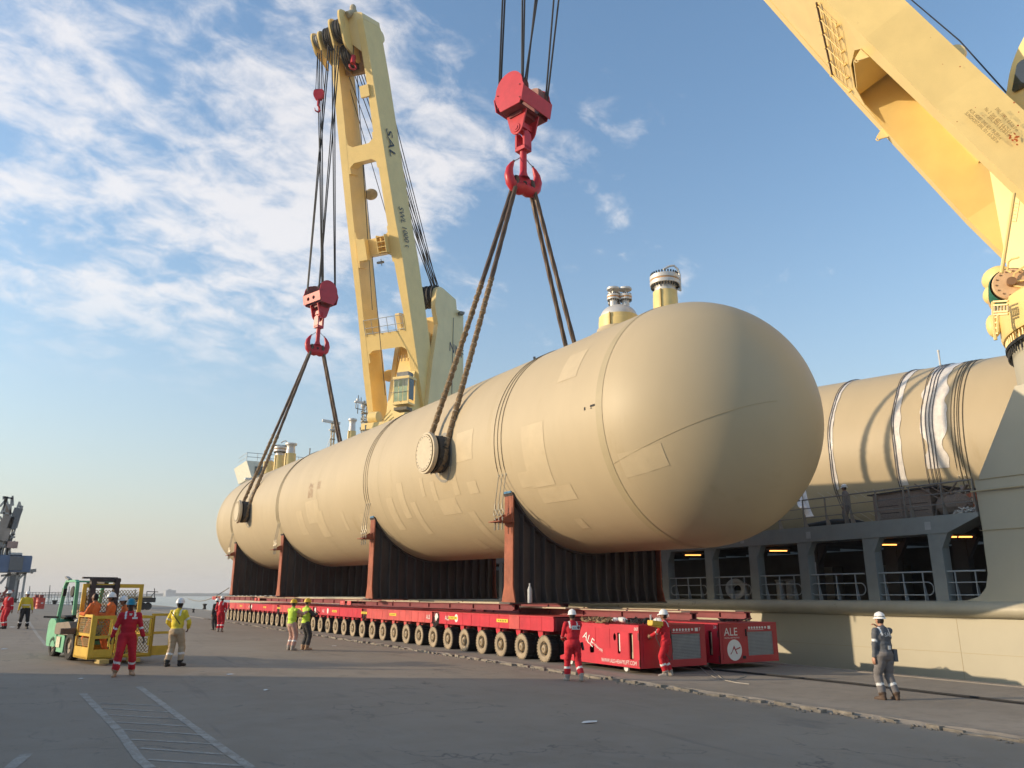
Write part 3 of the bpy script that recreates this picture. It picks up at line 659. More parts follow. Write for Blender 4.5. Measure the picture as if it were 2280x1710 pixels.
# ------------------------------------------------------------------ trailers
WX = 13.95
def wheel_meshes():
    r = .405
    mb = M(); n = 36
    # tyre: two treads side by side
    for x0, x1 in ((.035, .33), (.37, .665)):
        mb.lathe([(.27, x0), (r*.96, x0), (r, x0+.03), (r, x1-.03), (r*.96, x1), (.27, x1)], (0, 0, 0), (1, 0, 0), n)
        for k in range(26):
            a = 2*math.pi*k/26; rad = V((0, math.cos(a), math.sin(a))); tan = V((0, -math.sin(a), math.cos(a)))
            mb.box(rad*(r+.006)+V(((x0+x1)/2, 0, 0)), (x1-x0-.02, .048, .03), (V((1, 0, 0)), tan, rad))
    mb.cyl((.05, 0, 0), (.65, 0, 0), .2, n=16)
    me = obj('tyre', mb, tyre, smooth=35, local=True); TY = me
    mb = M(); mb.lathe([(r*.985, .045), (r*.93, .01), (r*.70, .0), (.235, .02), (.215, .06), (.12, .075), (.115, .0), (.085, -.02), (0, -.02)], (0, 0, 0), (1, 0, 0), n)
    for k in range(26):
        a = 2*math.pi*k/26; rad = V((0, math.cos(a), math.sin(a))); tan = V((0, -math.sin(a), math.cos(a))); mb.box(rad*(r-.004)+V((.035, 0, 0)), (.05, .05, .035), (V((1, 0, 0)), tan, rad))
    DI = obj('dusty_sidewall', mb, dustrim, smooth=35, local=True)
    mb = M(); mb.lathe([(.21, .058), (.14, .062), (.14, .03), (0, .03)], (0, 0, 0), (1, 0, 0), 18); mb.cyl((-.03, 0, 0), (.05, 0, 0), .045, n=10)
    for k in range(8): a = 2*math.pi*k/8; mb.cyl((.02, .17*math.cos(a), .17*math.sin(a)), (.06, .17*math.cos(a), .17*math.sin(a)), .016, n=6)
    HU = obj('hub', mb, mat('hub ochre metal', (.25, .175, .09), .5, .3, 6, metal=.3), smooth=35, local=True)
    return TY, DI, HU
def trailer(x0, y_first, n_ax, label, ppu_y, near):
    root = thing('transport_trailer', label, 'trailer', (x0+1.17, ppu_y, 0), 'heavy transport trailers under the vessel')
    rl = V(root.location)
    TY, DI, HU = WH
    end = y_first+n_ax*1.4
    for i in range(n_ax):
        y = y_first+1.4*i
        for side in ((0, 1) if near else (0,)):
            w = inst(TY, root); w.name = 'tyre'
            x = x0 if side == 0 else x0+2.33
            w.location = V((x, y, .405))-rl; w.rotation_euler = ((i*37 % 90)*math.pi/180, 0, math.pi if side else 0)
            if side == 0:
                d = inst(DI, w); d.location = (0, 0, 0); h = inst(HU, w); h.location = (0, 0, 0)
        if near or i % 1 == 0:
            mb = M(); fadedm = redfaded if (i//6) % 2 else red
            mb.plate([(y+.18, .97), (y+.50, .97), (y+.46, .80), (y+.34, .66), (y+.30, .44), (y+.22, .44), (y+.20, .62)], (x0+.10, 0, 0), (0, 1, 0), (0, 0, 1), (.10, 0, 0))
            mb.bb(x0+.18, x0+.9, y-.06, y+.30, .40, .52); mb.bb(x0+.35, x0+.85, y+.15, y+.65, .6, .96)
            obj('suspension_arm', mb, fadedm, root)
    # deck: inner dark spine + separate side plates
    mb = M(); mb.bb(x0+.06, x0+2.28, y_first-.65, end-.4, .97, 1.36); obj('deck_frame', mb, maroon, root)
    rnd = random.Random(3 if near else 4)
    for i in range(n_ax*2):
        y = y_first-.62+.7*i
        if i % 12 == 0 and i: continue                 # coupling gap between modules
        m_ = (red, redfaded)[((i//12) % 2) if rnd.random() > .12 else 1-((i//12) % 2)]
        mb = M(); t = rnd.uniform(0, .012); mb.bb(x0+.0-t, x0+.055, y+.008, y+.692, .955, 1.385)
        mb.bb(x0-.02, x0+.03, y+.008, y+.692, 1.35, 1.395); mb.bb(x0-.018, x0+.03, y+.008, y+.692, .95, .99)
        obj('side_plate', mb, m_, root)
    mb = M(); mb.bb(x0-.005, x0+2.34, y_first-.62, end-.42, 1.386, 1.402); obj('deck_plate', mb, redfaded, root)
    for i in range(1, (n_ax*2)//12+1):
        y = y_first-.62+.7*12*i; mb = M(); r2 = random.Random(i)
        for k in range(7):
            a = V((x0+.02, y+r2.uniform(0, .3), r2.uniform(1.0, 1.3))); b = V((x0+.02, y+r2.uniform(.4, .7), r2.uniform(.8, 1.3))); mb.tube([a, a.lerp(b, .3)+V((-.06, 0, -.18)), a.lerp(b, .7)+V((-.05, 0, -.15)), b], .016, 5)
        obj('hose_bundle', mb, black, root)
    if near:
        for y in (30.2, 47.0, 63.6, 28.4, 44.6):
            lg = M(); c = V((x0-.012, y-.35, 1.19)); lg.lathe([(.15, 0), (0, .002)], c, (-1, 0, 0), 20); obj('logo_disc', lg, white, root)
            text('lettering', 'ALE', (x0-.014, y+.65, 1.10), (0, -1, 0), (0, 0, 1), .24, white, root)
        for y in (28.3, 24.4, 34.5, 38.3, 43, 50, 55, 59, 67):
            mb = M(); mb.bb(x0-.018, x0, y-.35, y+.45, 1.14, 1.25)
            obj('reflector_label', mb, refl_y, root)
            mb = M()
            for k in range(5): mb.bb(x0-.021, x0-.019, y-.22+k*.12, y-.17+k*.12, 1.17, 1.22)
            obj('label_print', mb, black, root)
    # power pack
    y0, y1, z0, z1 = ppu_y, y_first-.95, .17, 1.27
    pp = thing('power_pack', None, None, (x0+1.17, y0, 0)); pp.parent = root; pp.location = V((0, 0, 0))
    mb = M(); xR = x0+2.36
    holes = [rrect(.28, .45, .42, .86, .02, 2) if 0 else rrect(.30, .38, .46, 1.06, .02, 2), rrect(.86, .50, .98, 1.05, .02, 2), [(1.10+.065*math.cos(a), .93+.10*math.sin(a)) for a in np.linspace(0, 2*math.pi, 14)[:-1]], rpoly([(2.08, .46), (2.28, .44), (2.30, .60), (2.20, .64), (2.08, .66)], .04, 3)]
    Ly = y1-y0
    # near side skin with real openings; u runs along +Y from the near corner
    mb.plate([(0, z0), (Ly, z0), (Ly, z0+.10), (Ly-.22, z0+.16), (Ly-.22, z1), (0, z1)], (x0, y0, 0), (0, 1, 0), (0, 0, 1), (.03, 0, 0), holes)
    obj('side_skin', mb, red, pp)
    mb = M(); mb.bb(x0+.24, xR-.03, y0+.10, y1-.25, z0+.03, z1-.02); mb.bb(x0+.05, xR-.05, y0+.05, y1, z0+.02, z0+.06); obj('inner_casing', mb, mat('casing dark red', (.13, .02, .02)), pp)
    mb = M(); mb.bb(x0+.031, xR-.03, y0+.0, y1-.22, z1-.03, z1); mb.bb(xR-.03, xR, y0, y1-.22, z0, z1); obj('top_skin', mb, red, pp)
    for (a, b, c, d) in ((.48, .84, .40, 1.06), (1.32, 1.95, .62, 1.14), (2.0, 2.55, .68, 1.16)):
        mb = M(); mb.bb(x0-.008, x0-.001, y0+a, y0+b, c, d); obj('side_door', mb, red, pp)
    mb = M(); mb.bb(x0+.03, x0+.1, y0+.33, y0+.37, .42, 1.02); mb.cyl((x0+.10, y0+.40, .40), (x0+.10, y0+.40, .56), .05, n=10); obj('yellow_valve_strip', mb, timber, pp)
    mb = M(); mb.bb(x0+.03, x0+.06, y0+.90, y0+.94, .56, 1.02); obj('white_pipe', mb, white, pp)
    # end face: frame, door and grille
    gx0, gx1 = x0+1.12, x0+2.16
    mb = M(); mb.plate([(x0+.0, z0), (xR, z0), (xR, z1), (x0, z1)], (0, y0-.001, 0), (1, 0, 0), (0, 0, 1), (0, .04, 0), [[(gx0, .36), (gx1, .36), (gx1, 1.02), (gx0, 1.02)]])
    obj('end_frame', mb, mat('shaded end red', (.40, .028, .040), .45, .12, 1.5), pp)  # darker red puts the end face's shade into the paint
    mb = M(); mb.bb(gx0, gx1, y0+.05, y0+.08, .36, 1.02); obj('radiator', mb, mat('radiator grey', (.14, .14, .13), .7, .2, 8), pp)
    mb = M(); nx = 26; nz_ = 17
    for k in range(nx+1): x = gx0+(gx1-gx0)*k/nx; mb.bb(x-.005, x+.005, y0+.01, y0+.022, .36, 1.02)
    for k in range(nz_+1): z = .36+.66*k/nz_; mb.bb(gx0, gx1, y0+.004, y0+.012, z-.005, z+.005)
    o = obj('grille', mb, litegrey, pp); o['kind'] = 'stuff'
    mb = M(); mb.bb(x0+.10, x0+1.02, y0-.012, y0-.002, z0+.10, z1-.07); obj('end_door', mb, mat('shaded end red', 0), pp)
    mb = M()
    for k in range(6): mb.cyl((gx0+.08+.11*k, y0-.012, 1.13), (gx0+.08+.11*k, y0-.004, 1.13), .036, n=10)
    mb.bb(gx0+.03, gx0+.68, y0-.008, y0-.004, 1.065, 1.075); mb.bb(gx0+.72, gx0+.79, y0-.008, y0-.004, 1.10, 1.16); mb.bb(gx0+.86, gx0+.97, y0-.008, y0-.004, 1.08, 1.17); obj('sign_row', mb, white, pp)
    mb = M(); mb.bb(x0+1.03, x0+1.07, y0-.03, y0-.003, .9, 1.1); mb.bb(x0+.86, x0+.98, y0-.025, y0-.013, .28, .36); obj('end_fittings', mb, black, pp)
    for zz_ in (.98, .30):
        mb = M(); mb.bb(x0-.012, x0-.002, y0+.03, y0+.08, zz_-.09, zz_+.09); obj('corner_latch', mb, maroon, pp)
    for y in (y0+.75, y1-.45): 
        mb = M(); mb.lathe([(0, -.03), (.09, -.03), (.09, .03), (0, .03)], (x0+.12, y, .135), (1, 0, 0), 14); obj('castor', mb, stripem, pp)
    mb = M(); rnd = random.Random(8)
    for k in range(9):
        cx, cy = rnd.uniform(x0+.2, x0+1.6), rnd.uniform(y0+.6, y0+2.6); r_ = rnd.uniform(.12, .25)
        mb.tube([(cx+r_*math.cos(a), cy+r_*math.sin(a), z1+.03+.05*rnd.random()+.04*math.sin(3*a)) for a in np.linspace(0, 9, 22)], .016, 5)
    return root, pp, (x0, y0, y1, z0, z1, gx0)
WH = wheel_meshes()

t1, pp1, i1 = trailer(WX, 21.82, 37, 'near red trailer, closest to the kerb, long row of dusty wheels behind its power pack', 17.03, True)
t2, pp2, i2 = trailer(16.86, 21.82, 37, 'far red trailer beside the ship, round white emblem on its power pack', 17.03, False)
# markings on the power packs
for o in WH: bpy.data.objects.remove(o)
x0, y0, y1, z0, z1, gx0 = i1
text('lettering', 'WWW.ALE-HEAVYLIFT.COM', (x0-.012, y0+1.72, .24), (0, -1, 0), (0, 0, 1), .15, white, pp1, xs=.82)
text('lettering', 'ALE', (x0-.014, y0+2.62, .86), (0, -.88, -.46), (0, -.30, .95), .34, white, pp1, shear=.2)
text('lettering', 'Heavylift', (x0-.014, y0+2.05, .66), (0, -.90, -.40), (0, -.30, .95), .12, white, pp1, shear=.2)
text('lettering', '007', (x0-.006, y0+.22, 1.13), (0, -1, 0), (0, 0, 1), .12, white, pp1)
text('lettering', '7', (gx0+1.0, y0-.006, 1.09), (1, 0, 0), (0, 0, 1), .12, white, pp1)
x0, y0, y1, z0, z1, gx0 = i2
text('lettering', 'ALE', (x0+.17, y0-.014, .93), (1, 0, 0), (0, 0, 1), .31, white, pp2, xs=1.05)
text('lettering', 'DIGITAL HEAVYLIFTING', (x0+.18, y0-.014, .85), (1, 0, 0), (0, 0, 1), .055, white, pp2)
text('lettering', '24', (x0-.004, y0+.22, 1.12), (0, -1, 0), (0, 0, 1), .13, white, pp2)
mb = M(); mb.lathe([(.29, 0), (0, .001)], (x0+.55, y0-.0135, .53), (0, -1, 0), 36); obj('emblem_disc', mb, white, pp2)
mb = M(); q = (0, y0-.0165, 0)
mb.plate([(x0+.36, .42), (x0+.40, .42), (x0+.53, .66), (x0+.655, .42), (x0+.615, .42), (x0+.53, .58)], (0, y0-.0195, 0), (1, 0, 0), (0, 0, 1), (0, .003, 0)); mb.plate([(x0+.59, .53), (x0+.79, .58), (x0+.77, .61), (x0+.58, .555)], (0, y0-.0195, 0), (1, 0, 0), (0, 0, 1), (0, .003, 0)); obj('emblem', mb, mat('emblem red', (.35, .02, .03)), pp2)
def coil(x0, y0, z1, n, m_, label, seed, ln=1.6, wx=.8, name='rope_heap', rr=.018, th=.16):
    rnd = random.Random(seed); mb = M()
    for k in range(n):
        cx, cy = x0+rnd.uniform(-wx/2, wx/2), y0+rnd.uniform(-ln/2, ln/2); r_ = rnd.uniform(.08, .2); ph = rnd.uniform(0, 6)
        mb.tube([(cx+r_*math.cos(a+ph), cy+1.4*r_*math.sin(a+ph), z1+.02+th*rnd.uniform(.2, 1)*abs(math.sin(a*.9+ph))) for a in np.linspace(0, 6, 14)], rr, 5)
    tag(obj(name, mb, m_), label, 'rope')
coil(14.3, 19.2, 1.275, 20, mat('hemp rope', (.27, .18, .10), .95, .3, 12), 'tangle of brown rope heaped on the near power pack', 3, 1.4)
coil(14.5, 17.6, 1.275, 12, black, 'black hoses coiled on the near end of the near power pack', 6, .8)
coil(18.5, 17.9, 1.275, 16, mat('grey cable', (.10, .09, .08)), 'dark cables coiled on the far power pack', 12, .5, 1.0)
mb = M(); rnd = random.Random(6)
for k in range(7): mb.sph((14.25+rnd.uniform(-.12, .12), 18.25+rnd.uniform(-.22, .22), 1.34+rnd.uniform(0, .05)), (rnd.uniform(.07, .13), rnd.uniform(.1, .16), .07), 9, 6)
tag(obj('plastic_bag', mb, white, smooth=60), 'crumpled white plastic bag on the near power pack', 'bag')
mb = M(); mb.sph((14.75, 16.95+.2, 1.36), (.16, .2, .10), 12, 8); mb.sph((14.7, 17.3, 1.33), (.12, .12, .07), 10, 6)
tag(obj('cloth_bundle', mb, white, smooth=60), 'white cloth bundle behind the worker with the yellow control box', 'cloth')

# ------------------------------------------------------------------ load beams on the trailers
def beam(y0, y1, z0, z1, x0, x1, label, stub=True):
    root = thing('load_beam', label, 'beam', ((x0+x1)/2, (y0+y1)/2, z0), 'maroon load beams lying on the trailers')
    w = x1-x0
    mb = M(); mb.bb(x0, x1, y0, y1, z1-.03, z1); mb.bb(x0, x1, y0, y1, z0, z0+.03); obj('flange', mb, maroon, root)
    mb = M(); mb.bb(x0+.06, x0+.09, y0, y1-.5, z0+.031, z1-.031); mb.bb(x1-.09, x1-.06, y0, y1, z0+.031, z1-.031); obj('web', mb, maroon, root)
    k = int((y1-y0)/2)
    for i in range(k):
        y = y0+1+i*2
        if y < y1-1.8: mb = M(); mb.bb(x0+.01, x0+.059, y-.012, y+.012, z0+.031, z1-.031); obj('stiffener', mb, maroon, root)
    if stub:
        mb = M(); mb.bb(x0-.035, x0-.002, y1-.75, y1, z0+.005, z1-.005); mb.bb(x0-.035, x0-.002, y1-1.75, y1-1.15, z0+.005, z1-.005); mb.bb(x0, x1, y1+.001, y1+.03, z0, z1); obj('end_plate', mb, redfaded, root)
        for y in (y1-.35, y1-1.42):
            mb = M(); mb.lathe([(.06, 0), (0, .002)], (x0-.036, y, (z0+z1)/2+.03), (-1, 0, 0), 10); obj('lifting_hole', mb, mat('red bright', (.7, .2, .2)), root)
    mb = M(); rnd = random.Random(int(y0)); y = y0+.3
    while y < y1-1:
        L_ = rnd.uniform(1.5, 4); mb.bb(x0-.03, x0+.3, y, min(y1-.8, y+L_-.1), z1+.002, z1+.022+rnd.uniform(0, .015)); y += L_
    obj('timber_packing', mb, timber, root)
for xo, tx in ((13.95, 'near'), (16.0, 'far')):
    beam(16.35, 29.8, 1.405, 1.60, xo+1.2, xo+1.5, 'front maroon beam over the power pack on the %s side' % tx)
    beam(23.75, 42.1, 1.54, 1.76, xo, xo+.32, 'second maroon beam carrying the nearest saddles on the %s side' % tx)
    beam(38.4, 62.5, 1.60, 1.84, xo, xo+.32, 'third maroon beam under the middle saddles on the %s side' % tx)
    beam(59.0, 80.0, 1.62, 1.92, xo, xo+.32, 'farthest maroon beam sticking out beyond the far saddle on the %s side' % tx)
mb = M(); mb.bb(14.6, 15.1, 21.5, 25.5, 1.63, 1.67); tag(obj('timber_board', mb, timber), 'long pale timber board on the front maroon beam below the nearest saddle', 'board')
text('lettering', '4.2 METER', (15.20, 17.75, 1.46), (0, -1, 0), (0, 0, 1), .12, mat('chalk', (.5, .4, .38)), None).name = 'chalk_mark'
tag(bpy.data.objects['chalk_mark'], 'chalk writing on the near end of the front maroon beam', 'writing')
# ------------------------------------------------------------------ the ship alongside
YE = 13.42                                    # forward end of the open side gallery
def ship():
    root = thing('heavy_lift_ship', 'grey green heavy lift ship moored along the quay, open side gallery with pillars', 'ship', (XH+8, 60, -2.5))
    mb = M(); mb.plate([(-14, -4), (126, -4), (126, 1.40), (-14, 1.40)], (XH, 0, 0), (0, 1, 0), (0, 0, 1), (.06, 0, 0)); obj('hull_plate', mb, hullm, root)
    # bow-ward side: plate with the rounded lower corner of the opening, then the flared crane foundation
    corner = [(YE+.35, 1.40), (YE+.35, 1.86)]
    pts = [(-14, 1.40), (YE+1.3, 1.40), (YE+1.3, 1.88), (YE+.75, 1.90), (YE+.35, 2.02), (YE+.12, 2.28), (YE+.0, 2.7), (YE-.02, 3.6), (13.22, 5.62), (11.75, 8.15), (9.8, 8.15), (-14, 8.15)]
    mb = M(); mb.plate(pts, (XH-.01, 0, 0), (0, 1, 0), (0, 0, 1), (.07, 0, 0)); obj('side_plate', mb, hullm, root)
    mb = M(); mb.plate([(11.75, 8.15), (13.22, 5.62), (12.9, 5.62), (11.4, 8.15)], (XH+.06, 0, 0), (0, 1, 0), (0, 0, 1), (4.0, 0, 0)); mb.bb(XH+.06, XH+4, YE-.3, YE+.0, 1.9, 5.5); obj('foundation_end', mb, hullm, root)
    mb = M(); mb.tube([(XH-.03, -14, 3.96), (XH-.03, YE, 3.96)], .012, 5); mb.tube([(XH-.03, -14, 5.5), (XH-.03, YE-.1, 5.5)], .012, 5); mb.tube([(XH-.08, -14, 5.05), (XH-.08, YE+.1, 5.15)], .03, 6); obj('weld_seam', mb, tankseam, root)
    # fender: a long half-round tube
    mb = M(); n = 12; prof = [(XH+.0-.34*math.sin(math.pi*i/n), 1.63+.25*math.cos(math.pi*i/n)) for i in range(n+1)]
    ys = [-14]+list(range(-8, 124, 6))+[126]; vs = [(p[0]+.012*noise.noise(V((y*.3, p[1]*3, 0))), y, p[1]+.01*noise.noise(V((y*.23, 4, 0)))) for y in ys for p in prof]
    mb.add(vs, [(j*(n+1)+i, j*(n+1)+i+1, (j+1)*(n+1)+i+1, (j+1)*(n+1)+i) for j in range(len(ys)-1) for i in range(n)]); obj('fender_tube', mb, mat('scuffed fender paint', (.44, .40, .30), .5, .1, 1, spot=(.17, .13, .09), spotamt=.36, spotscale=2.2, bump=.1), root, 60)
    # draught/plate seams on the hull
    for z in (.35,): 
        mb = M(); mb.bb(XH-.006, XH, -14, 126, z-.006, z+.006); obj('plate_seam', mb, tankseam, root)
    for y in (11.2, 14.6, 17.4, 26, 34, 42): mb = M(); mb.bb(XH-.006, XH, y-.006, y+.006, -3, 1.38); obj('plate_seam', mb, tankseam, root)
    # gallery
    mb = M(); mb.bb(XH+.02, XH+9, YE-.3, 126, 1.70, 1.86); obj('gallery_floor', mb, hullgrey, root)
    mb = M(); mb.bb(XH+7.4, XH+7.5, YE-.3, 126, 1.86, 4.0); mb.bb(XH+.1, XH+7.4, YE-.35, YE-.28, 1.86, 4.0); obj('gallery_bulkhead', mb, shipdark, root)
    mb = M(); mb.bb(XH+.9, XH+26, YE-.3, 126, 4.33, 4.50); obj('weather_deck', mb, hullgrey, root)
    mb = M(); mb.plate([(YE+1.05, 3.97), (126, 3.97), (126, 4.53), (YE+.03, 4.53), (YE+.03, 4.40)], (XH, 0, 0), (0, 1, 0), (0, 0, 1), (.9, 0, 0)); obj('deck_girder', mb, hullgrey, root)
    for y in (15.0, 19.7, 23, 27.5):
        mb = M(); mb.bb(XH-.006, XH, y, y+.2, 4.1, 4.35); obj('girder_patch', mb, litegrey, root)
    for k in range(26):
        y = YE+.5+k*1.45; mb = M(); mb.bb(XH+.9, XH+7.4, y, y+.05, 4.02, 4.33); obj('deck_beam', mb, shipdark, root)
    # pillars (front faces measured along the opening)
    for px0, px1 in ((1478, 1490), (1576, 1590), (1677, 1692), (1789, 1806), (1937, 1958), (2091, 2112)):
        a = onX(px0, 1330, XH).y; b = onX(px1, 1330, XH).y; y1_, y0_ = max(a, b), min(a, b)
        mb = M(); mb.bb(XH+.02, XH+.42, y0_, y0_+.42, 1.86, 3.97); mb.plate([(0, 3.5), (.25, 3.97), (0, 3.97)], (XH+.03, y0_-.001, 0), (0, -1, 0), (0, 0, 1), (.3, 0, 0)); obj('pillar', mb, hullgrey, root)
    for y in np.arange(32, 124, 2.75): mb = M(); mb.bb(XH+.02, XH+.42, y, y+.42, 1.86, 3.97); obj('pillar', mb, hullgrey, root)
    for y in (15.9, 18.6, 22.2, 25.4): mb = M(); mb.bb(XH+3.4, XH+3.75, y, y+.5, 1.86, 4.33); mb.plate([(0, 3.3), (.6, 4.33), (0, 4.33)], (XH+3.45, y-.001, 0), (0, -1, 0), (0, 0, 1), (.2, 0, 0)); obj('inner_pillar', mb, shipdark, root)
    for y, w in ((14.4, .8), (20.6, 1.1), (24.0, .7)): mb = M(); mb.bb(XH+6.6, XH+7.3, y, y+w, 1.86, 3.3); obj('locker', mb, hullgrey, root)
    # gallery rails, one frame per bay
    bays = [(1435, 1475), (1492, 1574), (1588, 1672), (1690, 1785), (1803, 1927), (1950, 2079), (2107, 2198)]
    for i, (a, b) in enumerate(bays):
        yb = onX(a, 1300, XH+.12).y; ya = onX(b, 1300, XH+.12).y; x = XH+.14
        rl = thing('gallery_rail', None, None, (x, ya, 1.86)); rl.parent = root; rl.location = V((x, ya, 1.86))-root.location
        mb = M(); mb.tube([(x, ya, 2.78), (x, yb, 2.78)], .028, 6); obj('top_rail', mb, shiprail, rl)
        mb = M(); pts = []
        if i < len(bays)-1: pts = [(p[0], p[1]) for p in rrect(ya+.03, 2.06, yb-.03, 2.46, .19, 6)]; pts.append(pts[0]); mb.tube([(x, p[0], p[1]) for p in pts], .018, 6)
        else:
            for z in (2.06, 2.44): mb.tube([(x, ya, z), (x, yb, z)], .018, 6)
        obj('rail_loop', mb, shiprail, rl)
        n_ = 3 if yb-ya > 1.5 else 2
        for k in range(n_):
            y = ya+(yb-ya)*(k+.5)/n_; mb = M(); mb.bar((x, y, 1.86), (x, y, 2.78), .05, .02, up=(0, 1, 0)); mb.plate([(0, 0), (.16, 0), (.03, .55), (0, .55)], (x+.01, y-.01, 1.86), (1, 0, 0), (0, 0, 1), (0, .02, 0)); obj('stanchion', mb, shiprail, rl)
    # tube lamps under the deck
    for px, py in ((1543, 1236), (1733, 1226.5), (1974, 1213), (2140, 1195.5)):
        P = V(CC+ray(px, py)*((3.86-HC)/ray(px, py)[2]))
        if P.x < XH+1: P = onX(px, py, XH+2.2)
        mb = M(); mb.cyl(P+V((.30, -.20, 0)), P-V((.30, -.20, 0)), .022, n=8); o = obj('lamp_tube', mb, lampm, root)
        mb = M(); mb.box(P+V((0, 0, .07)), (.16, .95, .06), (V((.55, .83, 0)), V((.83, -.55, 0)), V((0, 0, 1)))); obj('lamp_tray', mb, hullgrey, root)
    # bell-mouthed vent and bollards in the gallery
    c = onX(1645, 1310, XH+1.1); c.z = 2.30
    mb = M(); ax = V((-.8, -.45, 0)).normalized(); mb.lathe([(.17, .0), (.18, .35), (.25, .48), (.37, .56), (.42, .55), (.43, .48), (.34, .38), (.30, 0), (.30, -.6)], c, ax, 28); mb.box(c-ax*.1-V((0, 0, .26)), (.5, .7, .4), (ax, ax.cross(V((0, 0, 1))), V((0, 0, 1)))); obj('fairlead_bell', mb, litegrey, root, 50)
    mb = M(); mb.lathe([(0, .1), (.16, .1), (.16, -.7)], c, ax, 20); obj('bell_throat', mb, black, root)
    for px in (1740, 1762): c = onX(px, 1330, XH+1.6); mb = M(); mb.lathe([(.17, 0), (.17, .72), (.21, .74), (.21, .80), (0, .80)], (c.x, c.y, 1.86), (0, 0, 1), 18); obj('bitt', mb, litegrey, root, 40)
    mb = M(); c = onX(1816, 1265, XH+.4); mb.bb(c.x-.02, c.x+.02, c.y-.02, c.y+.02, 2.75, 3.25); mb.bb(c.x-.02, c.x+.02, c.y-.0, c.y+.18, 3.05, 3.10); obj('gate_hook', mb, litegrey, root)
    # deck railing above the girder
    x = XH+.10
    rl = thing('deck_rail', None, None, (x, 20, 4.53)); rl.parent = root; rl.location = V((x, 20, 4.53))-root.location
    for z, r_ in ((5.55, .028), (5.22, .018), (4.88, .018)):
        segs = [(YE+.1, 15.72), (15.80, 18.0), (18.15, 20.0), (20.1, 40)]
        for a, b in segs: mb = M(); mb.tube([(x, a, z), (x, b, z)], r_, 6); obj('rail_bar', mb, mat('dull rail', (.22, .20, .18), .6, .2, 5), rl)
    for y in (YE+.1, 14.55, 15.66, 15.86, 16.9, 17.95, 18.2, 19.0, 20.0, 21.2, 22.5, 24, 26):
        mb = M(); mb.bar((x, y, 4.5), (x, y, 5.56), .07, .025, up=(0, 1, 0)); mb.plate([(0, 0), (.22, 0), (.03, .5), (0, .5)], (x+.01, y-.012, 4.5), (1, 0, 0), (0, 0, 1), (0, .024, 0)); obj('stanchion', mb, mat('dull rail', 0), rl)
    # far superstructure, masts and radar seen over the vessel's back
    mb = M(); mb.bb(25.6, 40, 116, 125.5, 4.5, 19.0); obj('superstructure', mb, white, root)
    g0 = onY(560, 1062, 116); g1 = onY(545, 1025, 116)
    mb = M(); mb.plate([(0, 0), (14, 0), (14, g1.z-g0.z), (-.9, g1.z-g0.z)], (g0.x, 116, g0.z), (1, 0, 0), (0, 0, 1), (0, 9, 0)); obj('wheelhouse', mb, mat('wheelhouse cream', (.72, .70, .58), .5), root)
    mb = M(); mb.bb(g0.x-1.0, g0.x+12, 115.2, 116, g0.z-.5, g0.z-.25); obj('wing_deck', mb, white, root)
    for k in range(4):
        mb = M(); mb.bb(g0.x+.35+k*1.9, g0.x+1.5+k*1.9, 115.90, 115.98, g0.z+.3, g0.z+1.6); obj('window', mb, darkg, root)
    mb = M(); zt_ = g1.z
    for z in (zt_+.6, zt_+1.2): mb.tube([(g1.x+.3, 122, z), (g1.x+.3, 116.2, z), (g1.x+12, 116.2, z)], .045, 5)
    for k in range(8): mb.cyl((g1.x+.3+k*1.5, 116.2, zt_), (g1.x+.3+k*1.5, 116.2, zt_+1.2), .045, n=5)
    obj('bridge_rail', mb, shiprail, root)
    def mastp(px, yb, yt, w, name='mast', X=32):
        b = onX(px, yb, X); t = onY(px, yt, b.y); mb = M()
        for dx in (-w, w):
            for dy in (-w, w): mb.cyl((b.x+dx, b.y+dy, 4.5), (b.x+dx*.6, b.y+dy*.6, t.z), .07, n=5)
        for z in np.arange(12, t.z, 1.1): mb.box((b.x, b.y, z), (w*2.1, w*2.1, .06)); mb.cyl((b.x-w, b.y-w, z), (b.x+w, b.y-w, z+1.1), .04, n=4)
        obj(name, mb, timber, root); return b.y
    y = mastp(741, 965, 940, .30)
    def p(px, py): return onY(px, py, y)
    mb = M(); mb.bar(p(718, 936), p(757, 943), .35, .35); obj('radar_scanner', mb, white, root)
    mb = M(); mb.bar(p(722, 937), p(738, 940), .2, .25, mi=0); obj('scanner_print', mb, greym, root)
    mb = M(); mb.cyl(p(747, 944), p(744, 956), .35, n=10); mb.bar(p(733, 957), p(748, 957), .5, .12); mb.tube([p(742, 958), p(727, 998)], .04, 5); obj('radar_pedestal', mb, white, root)
    y = mastp(812, 940, 893, .42)
    mb = M(); mb.bar(p(790, 894), p(815, 898), .45, .22); mb.cyl(p(797, 893), p(797, 888), .22, n=8); mb.sph(p(809, 904.5), .32, 10, 8); obj('mast_platform', mb, white, root)
    mb = M()
    for a, b in (((797, 900), (796, 921)), ((793, 897), (792, 909)), ((792, 909), (813, 914)), ((805, 915), (805, 918)), ((806, 922), (806, 927)), ((804, 930), (804, 935)), ((802, 951), (802, 957)), ((804, 917), (815, 919)), ((806, 928), (815, 929)), ((804, 934), (815, 935)), ((802, 955), (812, 956)), ((798, 880), (798, 893)), ((804, 885), (804, 893))): mb.cyl(p(*a), p(*b), .06, n=5)
    obj('antenna', mb, greym, root)['kind'] = 'stuff'
    return root
ship()

